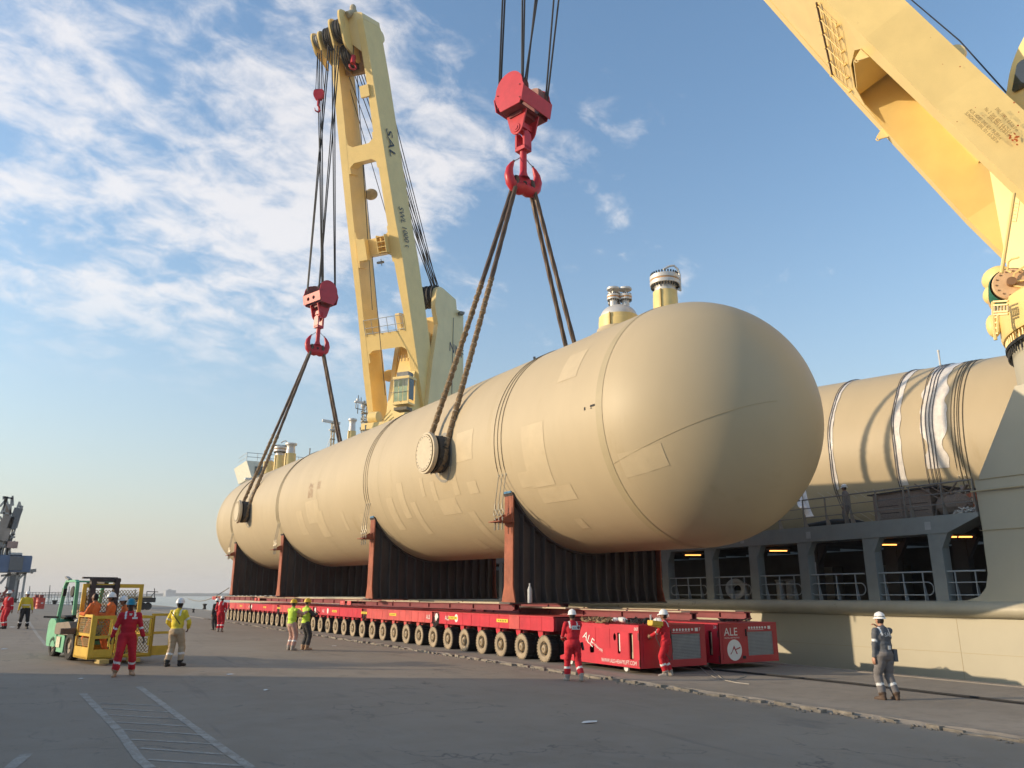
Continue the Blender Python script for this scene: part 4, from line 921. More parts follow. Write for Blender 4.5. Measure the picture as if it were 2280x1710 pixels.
# second vessel lying on deck
A2 = V((-.188, .981, .0388)).normalized(); P2 = V((37.5, 20, 8.62)); RV = 4.3; X2 = A2.cross(V((0, 0, 1))).normalized(); Z2 = X2.cross(A2)
def vessel2():
    root = thing('pressure_vessel', 'second beige vessel lying on the deck of the ship with plastic wrap bands around it', 'vessel', P2-Z2*RV)
    mb = M(); mb.lathe([(RV, s_) for s_ in np.linspace(-14, 40, 14)]+[(RV*math.cos(R(a)), 40+RV*math.sin(R(a))) for a in range(10, 91, 10)], P2, A2, 96); obj('shell', mb, tank, root, 60)
    def v2(s_, th, r=RV): return P2+A2*s_+(X2*math.cos(R(th))+Z2*math.sin(R(th)))*r
    def sfor(px, py):
        best = None
        u = V(ray(px, py)).normalized(); C_ = V(CC)
        w = C_-P2; a_ = u-A2*u.dot(A2); b_ = w-A2*w.dot(A2); a = a_.dot(a_); b = 2*a_.dot(b_); c = b_.dot(b_)-RV**2; D = b*b-4*a*c
        if D < 0: D = 0
        t = (-b-math.sqrt(D))/2/a; return (C_+u*t-P2).dot(A2)
    def ring(s_, w, m_, name, t0=60, t1=250, r=RV+.015, tw=0):
        mb = M(); n = 50; vs = []
        for i in range(n+1):
            th = t0+(t1-t0)*i/n; ww = w*(1+tw*noise.noise(V((i*.35, s_, 0)))); vs += [v2(s_-ww/2, th, r+.03*tw*noise.noise(V((i*.5, s_, 3)))), v2(s_+ww/2, th, r+.03*tw*noise.noise(V((i*.5, s_, 7))))]
        mb.add(vs, [(2*i, 2*i+1, 2*i+3, 2*i+2) for i in range(n)]); obj(name, mb, m_, root, 60)
    dark = mat('dark strap', (.10, .09, .10), .5)
    for px, py, w in ((1851, 945, .22), (1996, 930, .34), (2078, 930, .95)):
        s_ = sfor(px, py); ring(s_, w, film, 'plastic_wrap', 60, 196 if w > .5 else 205, RV+.02, .5)
    for px in (1848, 1852, 1987, 1991, 2052, 2062, 2070, 2077):
        s_ = sfor(px, 930)
        mb = M(); lo = v2(s_-.35, 215, RV+.1); mb.tube([v2(s_+.03*math.sin(k), th, RV+.045) for k, th in enumerate(range(80, 214, 6))]+[lo+V((-.5, -.6, -1.6))], .017, 5); obj('lashing_strap', mb, dark, root)
    for px in (2124, 2134, 2143):
        s_ = sfor(px, 930); mb = M(); mb.tube([v2(s_, th, RV+.02) for th in range(80, 222, 5)], .016, 5); obj('lashing_wire', mb, mat('lashing wire', 0), root)
    for k in range(9):
        s_ = sfor(1880+k*22, 1040); mb = M(); mb.tube([v2(s_+1.6, 206, RV+.05), v2(s_, 228, RV+.06), v2(s_-.9, 240, RV+.4)], .012, 4); obj('lashing_rope', mb, tie, root)
    s_ = sfor(2072, 811); mb = M(); b = v2(s_, 88, RV-.02); mb.cyl(b, b+V((0, 0, 1.0)), .045, n=8); mb.cyl(b+V((0, 0, .95)), b+V((0, 0, 1.05)), .06, n=8); obj('pin_post', mb, zinc, root)
    # hanging ends of the wrap
    for px, yb in ((1790, 1130), (1803, 1150)):
        a = onX(px-15, 1085, 27.5); mb = M(); c = onX(px, yb, 26.2); n = 8
        vs = []
        for i in range(n+1): q = a.lerp(c, i/n)+V((0, 0, -.25*math.sin(math.pi*i/n))); vs += [q+V((0, -.10-.10*i/n, 0)), q+V((.05*math.sin(i), .10+.12*i/n, 0))]
        mb.add(vs, [(2*i, 2*i+1, 2*i+3, 2*i+2) for i in range(n)]); obj('loose_wrap', mb, film, root)
    return sfor
sf2 = vessel2()
def saddle2():
    s_ = sf2(2142, 1000)+.1
    return saddle(s_, 'saddle of the second vessel on deck, orange post beside the crane foundation', -4.10, 'saddles of the vessel on deck', P2, A2, X2, Z2, RV, 3.72)
saddle2()
def deck_things():
    # timber crate, scrap, pile of shackles, rolled tarpaulin
    c = onX(1985, 1120, XH+1.3)
    root = thing('timber_crate', 'weathered timber crate standing on the ship deck behind the rail', 'crate', (XH+1.5, 17.0, 4.53)); 
    x0, x1, y0, y1 = XH+.9, XH+2.2, 15.4, 17.55
    for k in range(4):
        z = 4.62+k*.235; mb = M(); mb.bb(x0, x0+.04, y0+.03*(k % 2), y1-.04*(k % 3), z, z+.215); obj('board', mb, wood, root)
        mb = M(); mb.bb(x0+.04, x1, y0+.02, y0+.06, z, z+.215); obj('board', mb, wood, root)
    mb = M(); mb.bb(x0+.05, x1, y0+.07, y1, 4.56, 5.50); obj('core', mb, mat('crate inside', (.06, .045, .035)), root)
    for y in (y0+.0, (y0+y1)/2, y1-.12): mb = M(); mb.bb(x0-.03, x0-.002, y, y+.12, 4.58, 5.54); obj('batten', mb, wood, root)
    mb = M(); mb.plate([(y0-.3, 5.56), (y1+.2, 5.52), (y1+.2, 5.56), (y0-.3, 5.62)], (x0-.06, 0, 0), (0, 1, 0), (0, 0, 1), (1.5, 0, 0)); obj('lid', mb, mat('dark tarp', (.07, .06, .055), .8), root)
    rnd = random.Random(21); mb = M()
    for k in range(26):
        p = V((XH+1.2+rnd.uniform(-.3, .5), 14.9+rnd.uniform(-.45, .45), 4.6+rnd.uniform(0, .75))); d = V((rnd.uniform(-1, 1), rnd.uniform(-1, 1), rnd.uniform(-1, 1))).normalized(); mb.bar(p, p+d*rnd.uniform(.3, .9), rnd.uniform(.03, .12), .03)
    mb.sph((XH+1.3, 14.9, 4.95), (.5, .6, .42), 10, 7)
    tag(obj('scrap_heap', mb, wood), 'heap of broken timber and rusty steel beside the crate on deck', 'scrap heap', kind='stuff')
    mb = M()
    for k in range(260):
        r = 1-abs(rnd.gauss(0, .35)); p = V((XH+.75+rnd.uniform(-.35, .35), 14.0+rnd.uniform(-.55, .5), 4.55)); p.z += max(0, .20*(1-((p.y-14.0)/.55)**2)*rnd.random())
        d = V((rnd.uniform(-1, 1), rnd.uniform(-1, 1), rnd.uniform(-.5, .5))).normalized(); mb.bar(p, p+d*rnd.uniform(.06, .13), .028, .028)
    tag(obj('shackle_heap', mb, zinc), 'silvery heap of shackles on the deck edge beside the orange post', 'shackles', kind='stuff')
    mb = M(); mb.tube([(XH+.7, 20.4, 4.62), (XH+.75, 19.2, 4.66), (XH+.7, 18.3, 4.60), (XH+.75, 17.9, 4.56)], [.1, .16, .14, .06], 9); tag(obj('rolled_tarpaulin', mb, black, smooth=60), 'dark rolled tarpaulin lying on the deck edge', 'tarpaulin')
deck_things()

# ------------------------------------------------------------------ cranes
def boom_frame(F0, T0):
    F0 = V(F0); T0 = V(T0); v = (T0-F0).normalized(); h = V((v.y, -v.x, 0)).normalized(); n = v.cross(h); return F0, v, h, n
def leg(mb, F0, v, h, n, outer, inner, d0, d1):
    """box girder: outer / inner edges as lists of (u, v) on the front plane, depth d0..d1 behind it"""
    ks = len(outer); vs = []
    for i in range(ks):
        (uo, vo), (ui, vi) = outer[i], inner[i]; d = d0+(d1-d0)*i/(ks-1)
        for u_, v_, w_ in ((uo, vo, 0), (ui, vi, 0), (ui, vi, d), (uo, vo, d)): vs.append(F0+h*u_+v*v_-n*w_*SG)
    fs = []
    for i in range(ks-1):
        for k in range(4): fs.append((i*4+k, i*4+(k+1) % 4, (i+1)*4+(k+1) % 4, (i+1)*4+k))
    fs += [(0, 1, 2, 3), tuple((ks-1)*4+k for k in (3, 2, 1, 0))]
    mb.add(vs, fs)
SG = 1
def crane_far():
    global SG
    F0, v, h, n = boom_frame((28, 65.5, 13), (16.5, 57, 50)); 
    # n points down/outward, toward the quay; the front plane is the boom's underside
    root = thing('ship_crane', 'far cream ship crane with raised twin leg boom lettered down its side', 'crane', (30.5, 62.5, 4.5))
    q = lambda u_, v_, w_=0: F0+h*u_+v*v_-n*w_
    LO = [(4.25, 0), (4.05, 4.45), (3.84, 9.31), (3.38, 15.13), (2.94, 24.41), (2.43, 32.03), (1.95, 38.7)]
    LI = [(3.75, 0), (3.50, 4.49), (3.16, 9.31), (2.82, 15.13), (2.26, 24.41), (1.66, 32.03), (1.25, 38.7)]
    RO = [(-1.95, 0), (-1.95, 5.98), (-2.06, 14.37), (-2.11, 19.28), (-1.98, 23.2), (-1.93, 30.05), (-1.91, 35.96), (-1.79, 40.3)]
    RI = [(-1.07, 0), (-1.09, 5.89), (-1.36, 14.37), (-1.20, 19.3), (-1.12, 23.2), (-1.10, 30.0), (-1.22, 35.0), (-1.19, 40.3)]
    mb = M(); leg(mb, F0, v, h, n, LO, LI, 2.7, 2.5); obj('boom_leg', mb, craney, root)
    mb = M(); leg(mb, F0, v, h, n, RO, RI, 2.9, 3.0); obj('boom_leg', mb, craney, root)
    # cross members with rounded webs, a plate set 2 mm proud of the legs' inner edges
    def li(L_, vv):
        for (a, b), (c, d) in zip(L_[:-1], L_[1:]):
            if b <= vv <= d: return a+(c-a)*(vv-b)/(d-b)
        return L_[-1][0]
    def crossbeam(vb, vt, skew, deep, fil=.85):
        a0, a1 = li(LI, vb)+.15, li(LI, vt)+.15; b0, b1 = li(RI, vb)-.15, li(RI, vt)-.15
        pts = [(b0, vb-fil), (b0+.28, vb-fil), (b0+.30, vb-.3), (b0+.75, vb), (a0-.75, vb-skew*0), (a0-.30, vb-.3), (a0-.28, vb-fil), (a0, vb-fil), (a1, vt+fil), (a1-.28, vt+fil), (a1-.3, vt+.3), (a1-.75, vt), (b1+.75, vt), (b1+.3, vt+.3), (b1+.28, vt+fil), (b1, vt+fil)]
        mb = M(); mb.plate(pts, F0-n*.012, h, v, -n*deep); obj('cross_member', mb, craney, root)
    crossbeam(28.4, 29.8, 0, 1.3); crossbeam(20.0, 21.5, 0, 1.3); crossbeam(11.5, 13.0, 0, 1.4, 1.1)
    # gear boxes on the second cross member
    mb = M(); mb.box(q(1.55, 20.6, -.35), (.9, 1.9, .6), (h, v, n)); obj('cable_box', mb, craney, root)
    mb = M()
    for k in range(4): mb.box(q(-.55, 20.1+k*.45, -.35), (.9, .05, .6), (h, v, n))
    mb.box(q(-.13, 20.8, -.35), (.05, 1.6, .6), (h, v, n)); mb.box(q(-.97, 20.8, -.35), (.05, 1.6, .6), (h, v, n)); obj('step_rack', mb, craney, root)
    mb = M(); mb.box(q(.3, 19.3, .2), (.6, .2, .3), (h, v, n)); mb.cyl(q(.2, 19.6, .2), q(.2, 19.0, .2), .04, n=6); obj('flood_lamp', mb, greym, root)
    # guard rail platform on the lower cross member
    mb = M()
    for w_ in (.0, .5): 
        mb.tube([q(2.9, 13.1+w_, -.05), q(-1.2, 13.1+w_, -.05)], .03, 5)
    mb.tube([q(2.9, 14.35, -.05), q(-1.2, 14.35, -.05)], .035, 5)
    for k in range(6): u_ = 2.9-k*.82; mb.tube([q(u_, 12.9, -.05), q(u_, 14.35, -.05)], .03, 5)
    obj('guard_rail', mb, shiprail, root)
    # guide pulleys on the left leg
    for vv, m_ in ((26.0, timber), (8.9, craney)):
        c = q(li(LI, vv)-.35, vv, 2.9); ax = h; ax = V((-.45, -.85, .1)).normalized(); mb = M(); mb.lathe([(0, -.08), (.55, -.08), (.62, -.03), (.62, .03), (.55, .08), (.16, .08), (.16, .14), (0, .14)], c, ax, 26); obj('guide_pulley', mb, m_, root, 40)
    # lugs and fairings on the back edge
    for vv in (26.2, 24.9, 18.8):
        mb = M(); mb.plate([(-.5, 0), (.5, 0), (.2, .35), (-.2, .35)], q(-1.9, vv, 2.9), v, -n, h*.3); obj('back_lug', mb, cranes, root)
    # head: top box, cheek plates, sheaves
    mb = M(); mb.plate(rpoly([(-1.80, 40.29), (-1.80, 40.8), (-1.2, 41.0), (-.2, 41.0), (-.2, 38.6), (-1.18, 37.6), (-1.18, 40.29)], .12), F0-n*.01, h, v, -n*2.9); obj('head_box', mb, cranes, root)
    for i, (u_, t_) in enumerate(((-.35, .18), (.75, .16), (2.05, .16), (2.75, .14))):
        top = 41.1 if u_ < .5 else (40.6 if u_ < 2 else 39.9)
        w0 = 1.9 if u_ < 2 else .5
        prof = [(-1.45, top-.55), (-1.25, top), (-.5, top+.15), (w0*.6, top-.25), (w0, top-.9), (w0, 37.6), (.6, 36.9), (-.2, 37.6), (-1.1, 38.0)]
        mb = M(); mb.plate(rpoly(prof, .45), F0+h*u_, -n, v, h*t_); obj('cheek_plate', mb, craney, root, 30)
        mb = M(); mb.tube([F0+h*(u_-.03)-n*(-.55+.28*math.cos(a))+v*(top-.55+.3*math.sin(a)) for a in np.linspace(-.3, 3.6, 9)]+[F0+h*(u_-.03)-n*(-.75)+v*(top-1.4)], .035, 5); obj('cheek_rib', mb, cranes, root)
    for u_, w_, vv, r_ in ((.05, -.45, 39.6, 1.0), (.40, -.45, 39.6, 1.0), (1.2, -.35, 39.3, .95), (1.6, -.35, 39.3, .95), (2.45, -.8, 39.2, .6), (.0, .45, 37.6, 1.15), (.4, .45, 37.6, 1.15)):
        mb = M(); mb.lathe([(0, -.12), (r_*.8, -.12), (r_, -.16), (r_, -.10), (r_*.9, 0), (r_, .10), (r_, .16), (r_*.8, .12), (0, .12)], F0+h*u_-n*w_+v*vv, h, 26); obj('sheave', mb, greym if r_ < .9 else mat('sheave steel', (.05, .045, .04), .5, .3, 3), root, 40)
    mb = M(); mb.plate([(-1.0, 36.2), (1.35, 36.4), (1.3, 38.8), (-1.1, 39.2)], F0-n*1.0, h, v, -n*.6); mb.plate([(-.2, 36.6), (.9, 36.2), (1.2, 37.5), (.4, 39.0)], F0+h*.65-n*.2, -n, v, h*.05); obj('head_lining', mb, craneochre, root)
    mb = M(); c = q(-.75, 41.5, .4); mb.sph(c, (.3, .3, .45), 10, 8); mb.cyl(c+V((.2, 0, -.2)), c+V((-.5, -.1, -.9)), .28, n=10); obj('head_lamp', mb, timber, root)
    mb = M(); mb.box(q(-.95, 34.2, -.02), (.9, 1.0, .3), (h, v, n)); obj('leg_bracket', mb, craney, root)
    mb = M(); mb.lathe([(0, -.15), (.55, -.15), (.55, .15), (0, .15)], q(-1.6, 39.6, 3.0), h, 20); obj('rear_pulley', mb, cranes, root)
    # lettering on the outer web of the right leg, reading down
    webo = lambda vv, w_: q(li(RO, vv)-.012, vv, w_)
    lx = mat('black lettering', (.03, .03, .035), .5)
    for st_, va, vb, sz_ in (('SAL', 31.0, 28.0, 1.45), ('SWL 1000 t', 24.0, 19.3, 1.2)):
        da = webo(vb, .8)-webo(va, .8); text('lettering', st_, webo(va, .8)-h*.03, da, da.cross(h), sz_, lx, root, shear=.18, ext=.05, xs=da.length/(sz_*.62*len(st_)))
    # crane house behind the boom
    hd = V((-h.y, h.x, 0))                   # pointing from the pedestal toward the boom head
    o = F0-h*2.35
    prof = [(2.9, 12.2), (1.41, 22.9), (.53, 26.84), (1.2, 28.3), (1.05, 30.1), (.6, 30.7), (-.2, 30.8), (-3.0, 30.6), (-3.25, 29.65), (-4.7, 29.75), (-5.3, 12.2)]
    mb = M(); mb.plate(rpoly(prof, [0, 0, 0, .4, .8, .8, .3, 0, 0, 0, 0]), V((o.x, o.y, 0)), hd, V((0, 0, 1)), h*.45); obj('house_cheek', mb, cranes, root)
    prof2 = [(3.0, 12.2), (-.6, 25.8), (-1.2, 28.4), (-4.6, 28.4), (-5.2, 12.2)]
    mb = M(); mb.plate(prof2, V((o.x, o.y, 0))+h*.46, hd, V((0, 0, 1)), h*3.4); obj('house_body', mb, craney, root)
    mb = M(); mb.plate(rpoly([(2.9, 12.2), (1.41, 22.9), (.7, 26.84), (1.4, 28.3), (-1.6, 28.9), (-4.7, 28.9), (-5.3, 12.2)], .3), V((o.x, o.y, 0))+h*3.9, hd, V((0, 0, 1)), h*.45); obj('house_cheek', mb, cranes, root)
    # wide front casting between the legs, sloping forward to the boom foot
    pf = []
    for i in range(9):
        t = i/8; pf.append((2.3+3.6*t**1.4, 26.0-11*t))
    prof3 = pf+[(5.9, 12.2), (-1, 12.2), (-1, 26)]
    mb = M(); mb.plate(prof3, V((o.x, o.y, 0))+h*.7, hd, V((0, 0, 1)), h*1.9); obj('house_front', mb, craney, root)
    for k in range(5): mb = M(); p_ = V((o.x, o.y, 0))+h*(1.0+.3*k)+hd*(3.55+.05*k)+V((0, 0, 23.1)); mb.cyl(p_, p_-V((0, 0, .6)), .05, n=5); obj('stub_pipe', mb, craneochre, root)
    topc = V((o.x, o.y, 0))+hd*.15+V((0, 0, 29.9))
    for k in range(4):
        mb = M(); c = topc+h*(.65+.5*k); mb.lathe([(0, -.14), (1.0, -.14), (1.12, -.2), (1.0, 0), (1.12, .2), (1.0, .14), (0, .14)], c, h, 26); obj('luffing_sheave', mb, black, root, 40)
    mb = M(); mb.tube([V((o.x, o.y, 0))-h*.03+hd*(-2.5)+V((0, 0, z)) for z in (28.5, 13)], .035, 5); obj('downpipe', mb, greym, root)
    text('lettering', 'NMF', V((o.x, o.y, 0))-h*.02+hd*(-1.75)+V((0, 0, 24.9)), -hd, (0, 0, 1), 1.35, mat('navy lettering', (.02, .03, .08)), root, xs=1.15)
    mb = M(); mb.box(V((o.x, o.y, 0))-h*.3-hd*3.6+V((0, 0, 29.3)), (.5, .6, .25)); obj('flood_lamp', mb, greym, root)
    # pedestal
    mb = M(); mb.lathe([(3.4, 0), (3.4, 7.2), (3.8, 7.3), (3.8, 8.0)], (30.6, 63.0, 4.5), (0, 0, 1), 40); obj('pedestal', mb, hullm, root, 40)
    # operator cab on the front, between the legs
    c = thing('operator_cab', None, None, (0, 0, 0)); c.parent = root; c.location = onX(899, 903, 23.3)-root.location
    fx = V((-.80, -.60, 0)); sx = V((-.60, .80, 0)); o = onX(899, 903, 23.3)
    W_, D_, H_ = 1.45, 1.15, 2.35
    bx = lambda a, b, z, sz, mt, nm: obj(nm, M().box(o+sx*a+fx*b+V((0, 0, z)), sz, (sx, fx, V((0, 0, 1)))), mt, c)
    bx(0, 0, H_-.12, (W_+.1, D_+.1, .2), craney, 'cab_roof'); bx(0, 0, .08, (W_, D_, .16), craney, 'cab_floor'); bx(0, -D_/2, H_/2, (W_, .06, H_-.3), craney, 'cab_wall')
    for a in (-1, 1):
        for b in (-1, 1): bx(a*(W_/2-.04), b*(D_/2-.04), H_/2, (.08, .08, H_-.3), craney, 'cab_post')
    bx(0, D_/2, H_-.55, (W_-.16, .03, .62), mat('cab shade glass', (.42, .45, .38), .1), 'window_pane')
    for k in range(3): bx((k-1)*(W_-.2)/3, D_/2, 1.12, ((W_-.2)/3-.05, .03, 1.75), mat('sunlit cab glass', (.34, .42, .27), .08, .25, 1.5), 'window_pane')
    bx(-W_/2, .1, 1.35, (.03, D_-.45, 1.9), darkg, 'window_pane')
    for z in (1.0, 2.05): bx(0, D_/2+.08, z, (W_+.3, .03, .03), greym, 'cab_bar')
    bx(.05, -.1, H_+.22, (1.1, .8, .42), greym, 'cooler'); bx(0, .1, -.35, (1.2, .9, .25), mat('cab underframe', (.14, .12, .08)), 'cab_step')
    mb = M()
    for k in range(6): mb.cyl(o+sx*(.9-.15*k)+fx*.5+V((0, 0, -.4-.3*k)), o+sx*(1.6-.05*k)+fx*.6+V((0, 0, -1.2-.25*k)), .05, n=5)
    obj('cab_ladder', mb, craney, c)
    mb = M(); p_ = o+sx*2.2+fx*.8+V((0, 0, -1.0)); mb.lathe([(0, -.45), (.45, -.45), (.5, -.4), (.5, .4), (.45, .45), (0, .45)], p_, sx, 18); mb.box(p_-V((0, 0, .8))-sx*.5, (2.6, 1.4, .5), (sx, fx, V((0, 0, 1)))); obj('winch', mb, craney, root, 40)
    # standing and luffing ropes
    for k in range(10):
        a = q(-1.5+.32*k, 36.8+.2*(k % 3), 2.6); b = topc+h*(.5+.2*(k % 5))-hd*(.25+.30*(k//2))+V((0, 0, .9-.12*(k//2)))
        mb = M(); mb.cyl(a, b, .045, n=6); obj('luffing_rope', mb, wire, root)
    for (a, b) in (((823, 66), (872, 285)), ((770, 150), (843, 352)), ((765, 150), (880, 545)), ((795, 160), (829, 690)), ((808, 350), (858, 880))):
        A_ = onY(a[0], a[1], 59.5 if a[1] < 300 else 62); B_ = onY(b[0], b[1], 61 if b[1] < 400 else 63.5); mb = M(); mb.cyl(A_, B_, .035, n=5); obj('control_rope', mb, wire, root)
    return root, q
cf, QF = crane_far()

def onpl(x_, y_, P, N_):
    d = V(ray(x_, y_)); C_ = V(CC); return C_+d*((V(P)-C_).dot(N_)/d.dot(N_))
def crane_near():
    F0, v, h, n = boom_frame((27.2, 12.4, 15), (17.3, 27.8, 48))
    root = thing('ship_crane', 'near cream ship crane, huge boom crossing the upper right corner above its ringed pedestal', 'crane', (28, 11.1, 7.9))
    q = lambda u_, v_, w_=0: F0+h*u_+v*v_+n*w_
    # here the underside faces the quay as well; n points to the underside
    def L2(outer, inner, d): 
        mb = M(); ks = len(outer); vs = []
        for i in range(ks):
            for (u_, v_), w_ in ((outer[i], 0.), (inner[i], 0.), (inner[i], -d), (outer[i], -d)): vs.append(q(u_, v_, w_))
        fs = [(i*4+k, i*4+(k+1) % 4, (i+1)*4+(k+1) % 4, (i+1)*4+k) for i in range(ks-1) for k in range(4)]+[(0, 1, 2, 3), tuple((ks-1)*4+k for k in (3, 2, 1, 0))]
        mb.add(vs, fs); return mb
    obj('boom_leg', L2([(3.75, -.6), (3.8, 1.6), (3.0, 8.7), (1.8, 15.1), (1.5, 22), (1.3, 36)], [(3.25, -.6), (3.3, 1.6), (2.45, 8.7), (1.25, 14.6), (1.0, 22), (.8, 36)], 1.75), craney, root)
    obj('boom_leg', L2([(-2.25, -1.0), (-2.35, 1.1), (-2.45, 3.7), (-2.75, 7.4), (-2.8, 9.8), (-2.6, 16), (-2.2, 36)], [(-1.60, -1.0), (-1.7, 1.1), (-1.75, 3.7), (-1.8, 6.9), (-1.85, 9.8), (-1.8, 16), (-1.5, 36)], 1.75), craney, root)
    # wide cross box joining the legs above the triangular opening
    hole = rpoly([(-1.55, 8.9), (-1.6, 5.2), (2.55, 5.2), (2.15, 8.4)], [.5, .1, .1, .5], 5)
    mb = M(); mb.plate([(-1.79, 5.0), (2.86, 5.0), (2.42, 8.7), (1.24, 14.6), (.98, 22), (.79, 36), (-1.49, 36), (-1.79, 16), (-1.84, 9.8)], F0-n*.015, h, v, -n*.04, [hole]) if 0 else mb.plate([(-1.80, 7.7), (-1.2, 8.2), (.2, 8.6), (1.6, 8.5), (2.3, 7.9), (2.54, 7.0), (2.42, 8.7), (1.24, 14.6), (.98, 22), (.79, 36), (-1.49, 36), (-1.79, 16), (-1.84, 9.8)], F0-n*.015, h, v, -n*.04)
    obj('cross_box_plate', mb, craney, root)
    mb = M(); mb.plate([(-1.80, 2.8), (3.15, 3.2), (2.42, 8.7), (1.24, 14.6), (.79, 36), (-1.49, 36), (-1.84, 9.8)], F0-n*1.65, h, v, -n*.06); obj('cross_box_back', mb, craneochre if 0 else craney, root)
    mb = M(); mb.plate([(-.05, 0), (-1.62, 0), (-1.62, .05), (-.05, .05)], F0+v*8.4-h*1.7, n, v, h*3.9); obj('cross_box_end', mb, craney, root)
    # access ladder grating on the cross plate
    lad = thing('boom_ladder', None, None, q(.2, 13)); lad.parent = root; lad.location = q(.2, 13)-root.location
    lp = lambda x_, y_, w_=.12: onpl(x_, y_, q(0, 0, w_), n)
    for k in range(4): mb = M(); mb.tube([lp(1829+k*11, 26+k*8), lp(1862+k*8.5, 166+k*9)], .014, 5); obj('ladder_rail', mb, craney, lad)
    for k in range(6): a = (1819+k*6.6, 12+k*31); b = (1864+k*5.6, 58+k*29); mb = M(); mb.tube([lp(*a), lp(*b)], .018, 5); mb.box(lp(b[0], b[1], .06), (.08, .08, .16), (h, v, n)); mb.box(lp(a[0], a[1], .06), (.08, .08, .16), (h, v, n)); obj('ladder_hoop', mb, craney, lad)
    mb = M(); mb.tube([lp(1818, 6), lp(1853, 166)], .04, 6); obj('ladder_pipe', mb, mat('brown pipe', (.12, .07, .04)), lad)
    for u_, v_ in ((-1.75, 7.5), (2.9, 6.6)):
        mb = M(); mb.plate([(-.25, 0), (.25, 0), (.08, -.35), (-.08, -.35)], q(u_, v_, 0), v, -n, h*.05); c = q(u_+.1, v_, .33); mb.tube([c+(n*math.cos(a)+v*math.sin(a))*.08 for a in np.linspace(0, 6.28, 9)], .025, 5, caps=False); obj('pad_eye', mb, cranes, root)
    # rounded fairing and pulley on the upper edge
    mb = M(); c = q(-2.2, 4.95, -1.72); mb.lathe([(0, -.2), (.30, -.17), (.36, 0), (.30, .17), (0, .2)], c, h, 18); obj('upper_pulley', mb, cranes, root, 40)
    mb = M(); mb.cyl(onY(1985, -38, 22), onY(2137, 91, 16.5), .035, n=6); mb.cyl(onY(2137, 91, 16.5), onY(2262, 230, 12.9), .035, n=6); obj('control_rope', mb, wire, root)
    # data lettering stencilled on the web
    lt = mat('ochre stencil', (.17, .075, .012), .6)
    web = lambda vv, w_: q(-2.48, vv, w_)
    for s_, (ax_, ay_), (bx_, by_) in (('SWL 1000 t  8.0-16.0 m', (2214, 246), (2268, 303)), ('No. 2  SWL 600 t  6.6-25.0 m', (2190, 246), (2258, 311)), ('SWL 500 t  6.0-36.0 m', (2198, 264), (2250, 314)), ('AUX. HOIST  SWL 60 t  7.0-39.0 m', (2156, 249), (2231, 320)), ('SLINGHOIST-SWL 10 t  6.0-28.0 m', (2147, 256), (2223, 326))):
        pa, pb = onpl(ax_, ay_, q(-2.52, 0), h), onpl(bx_, by_, q(-2.52, 0), h); L_ = (pb-pa).length
        text('lettering', s_, pa-h*.05, (pb-pa), (pb-pa).cross(h), .165, lt, root, ext=.03, xs=L_/(.165*.50*len(s_)))
    mb = M(); c = onpl(2262, 309, q(-2.5, 0), h)-h*.05
    rnd = random.Random(3)
    for k in range(14): a, b = rnd.gauss(0, .1), rnd.gauss(0, .06); mb.plate([(a+.05*math.cos(t)*rnd.uniform(.4, 1.3), b+.035*math.sin(t)*rnd.uniform(.4, 1.3)) for t in np.linspace(0, 5.6, 7)], c-h*(.001*k), -v, -n, -h*.0008)
    obj('rust_bloom', mb, mat('rust bloom', (.45, .10, .02), .9), root)['kind'] = 'stuff'
    for vv in (6.2, 10.4, 14.8):
        mb = M(); mb.bar(q(-2.50, vv, -.04), q(-2.50, vv, -1.72), .012, .02, up=h); obj('plate_joint', mb, mat('joint line', (.55, .40, .19)), root)
    mb = M(); rnd = random.Random(12)
    for k in range(16):
        vv = rnd.uniform(1, 13); w_ = rnd.uniform(-.1, -1.7); c_ = q(-2.36-.035*min(vv, 11), vv, w_)-h*.06; r0 = rnd.uniform(.012, .03); mb.lathe([(r0, 0), (0, .006)], c_, -h, 8)
    o = obj('rust_speck', mb, mat('rust bloom', 0), root); o['kind'] = 'stuff'
    # slewing ring and pedestal
    pc = V((28, 9.75, 0))
    mb = M(); mb.lathe([(3.25, 7.0), (3.25, 9.95)], pc, (0, 0, 1), 72); obj('pedestal', mb, hullm, root, 60)
    mb = M(); mb.lathe([(3.2, 9.72), (3.42, 9.74), (3.42, 9.84), (3.2, 9.86)], pc, (0, 0, 1), 72); obj('ring_flange', mb, black, root, 40)
    for rr, z0, z1, nb, br, m_, nm in ((3.36, 9.5, 9.78, 110, .028, black, 'ring_bolt_row'), (3.36, 9.86, 10.08, 110, .034, craney, 'ring_bolt_row')):
        mb = M()
        for k in range(nb): a = 2*math.pi*k/nb; p_ = pc+V((math.cos(a)*rr, math.sin(a)*rr, 0)); mb.cyl(p_+V((0, 0, z0)), p_+V((0, 0, z1)), br, n=6)
        obj(nm, mb, m_, root)['kind'] = 'stuff'
    mb = M(); mb.lathe([(3.25, 9.87), (3.25, 10.08), (3.44, 10.10), (3.48, 10.2), (3.48, 11.2), (3.2, 11.4), (0, 11.5)], pc, (0, 0, 1), 72); obj('slew_deck', mb, craney, root, 40)
    # crane house rising out of the frame, column and cab behind the boom
    mb = M(); mb.bb(26.6, 30.5, 8.5, 12.35, 11.5, 17.3); mb.plate(rpoly([(7.3, 17.3), (12.1, 17.3), (11.2, 20.3), (9.2, 22.5), (7.3, 22.5)], .8), (27.0, 0, 0), (0, 1, 0), (0, 0, 1), (3.2, 0, 0)); obj('crane_house', mb, craney, root, 40)
    mb = M(); mb.plate(rpoly([(10.6, 19.0), (11.35, 19.0), (11.0, 20.0), (10.5, 20.0)], .15), (26.9, 0, 0), (0, 1, 0), (0, 0, 1), (.12, 0, 0)); obj('house_window', mb, darkg, root)
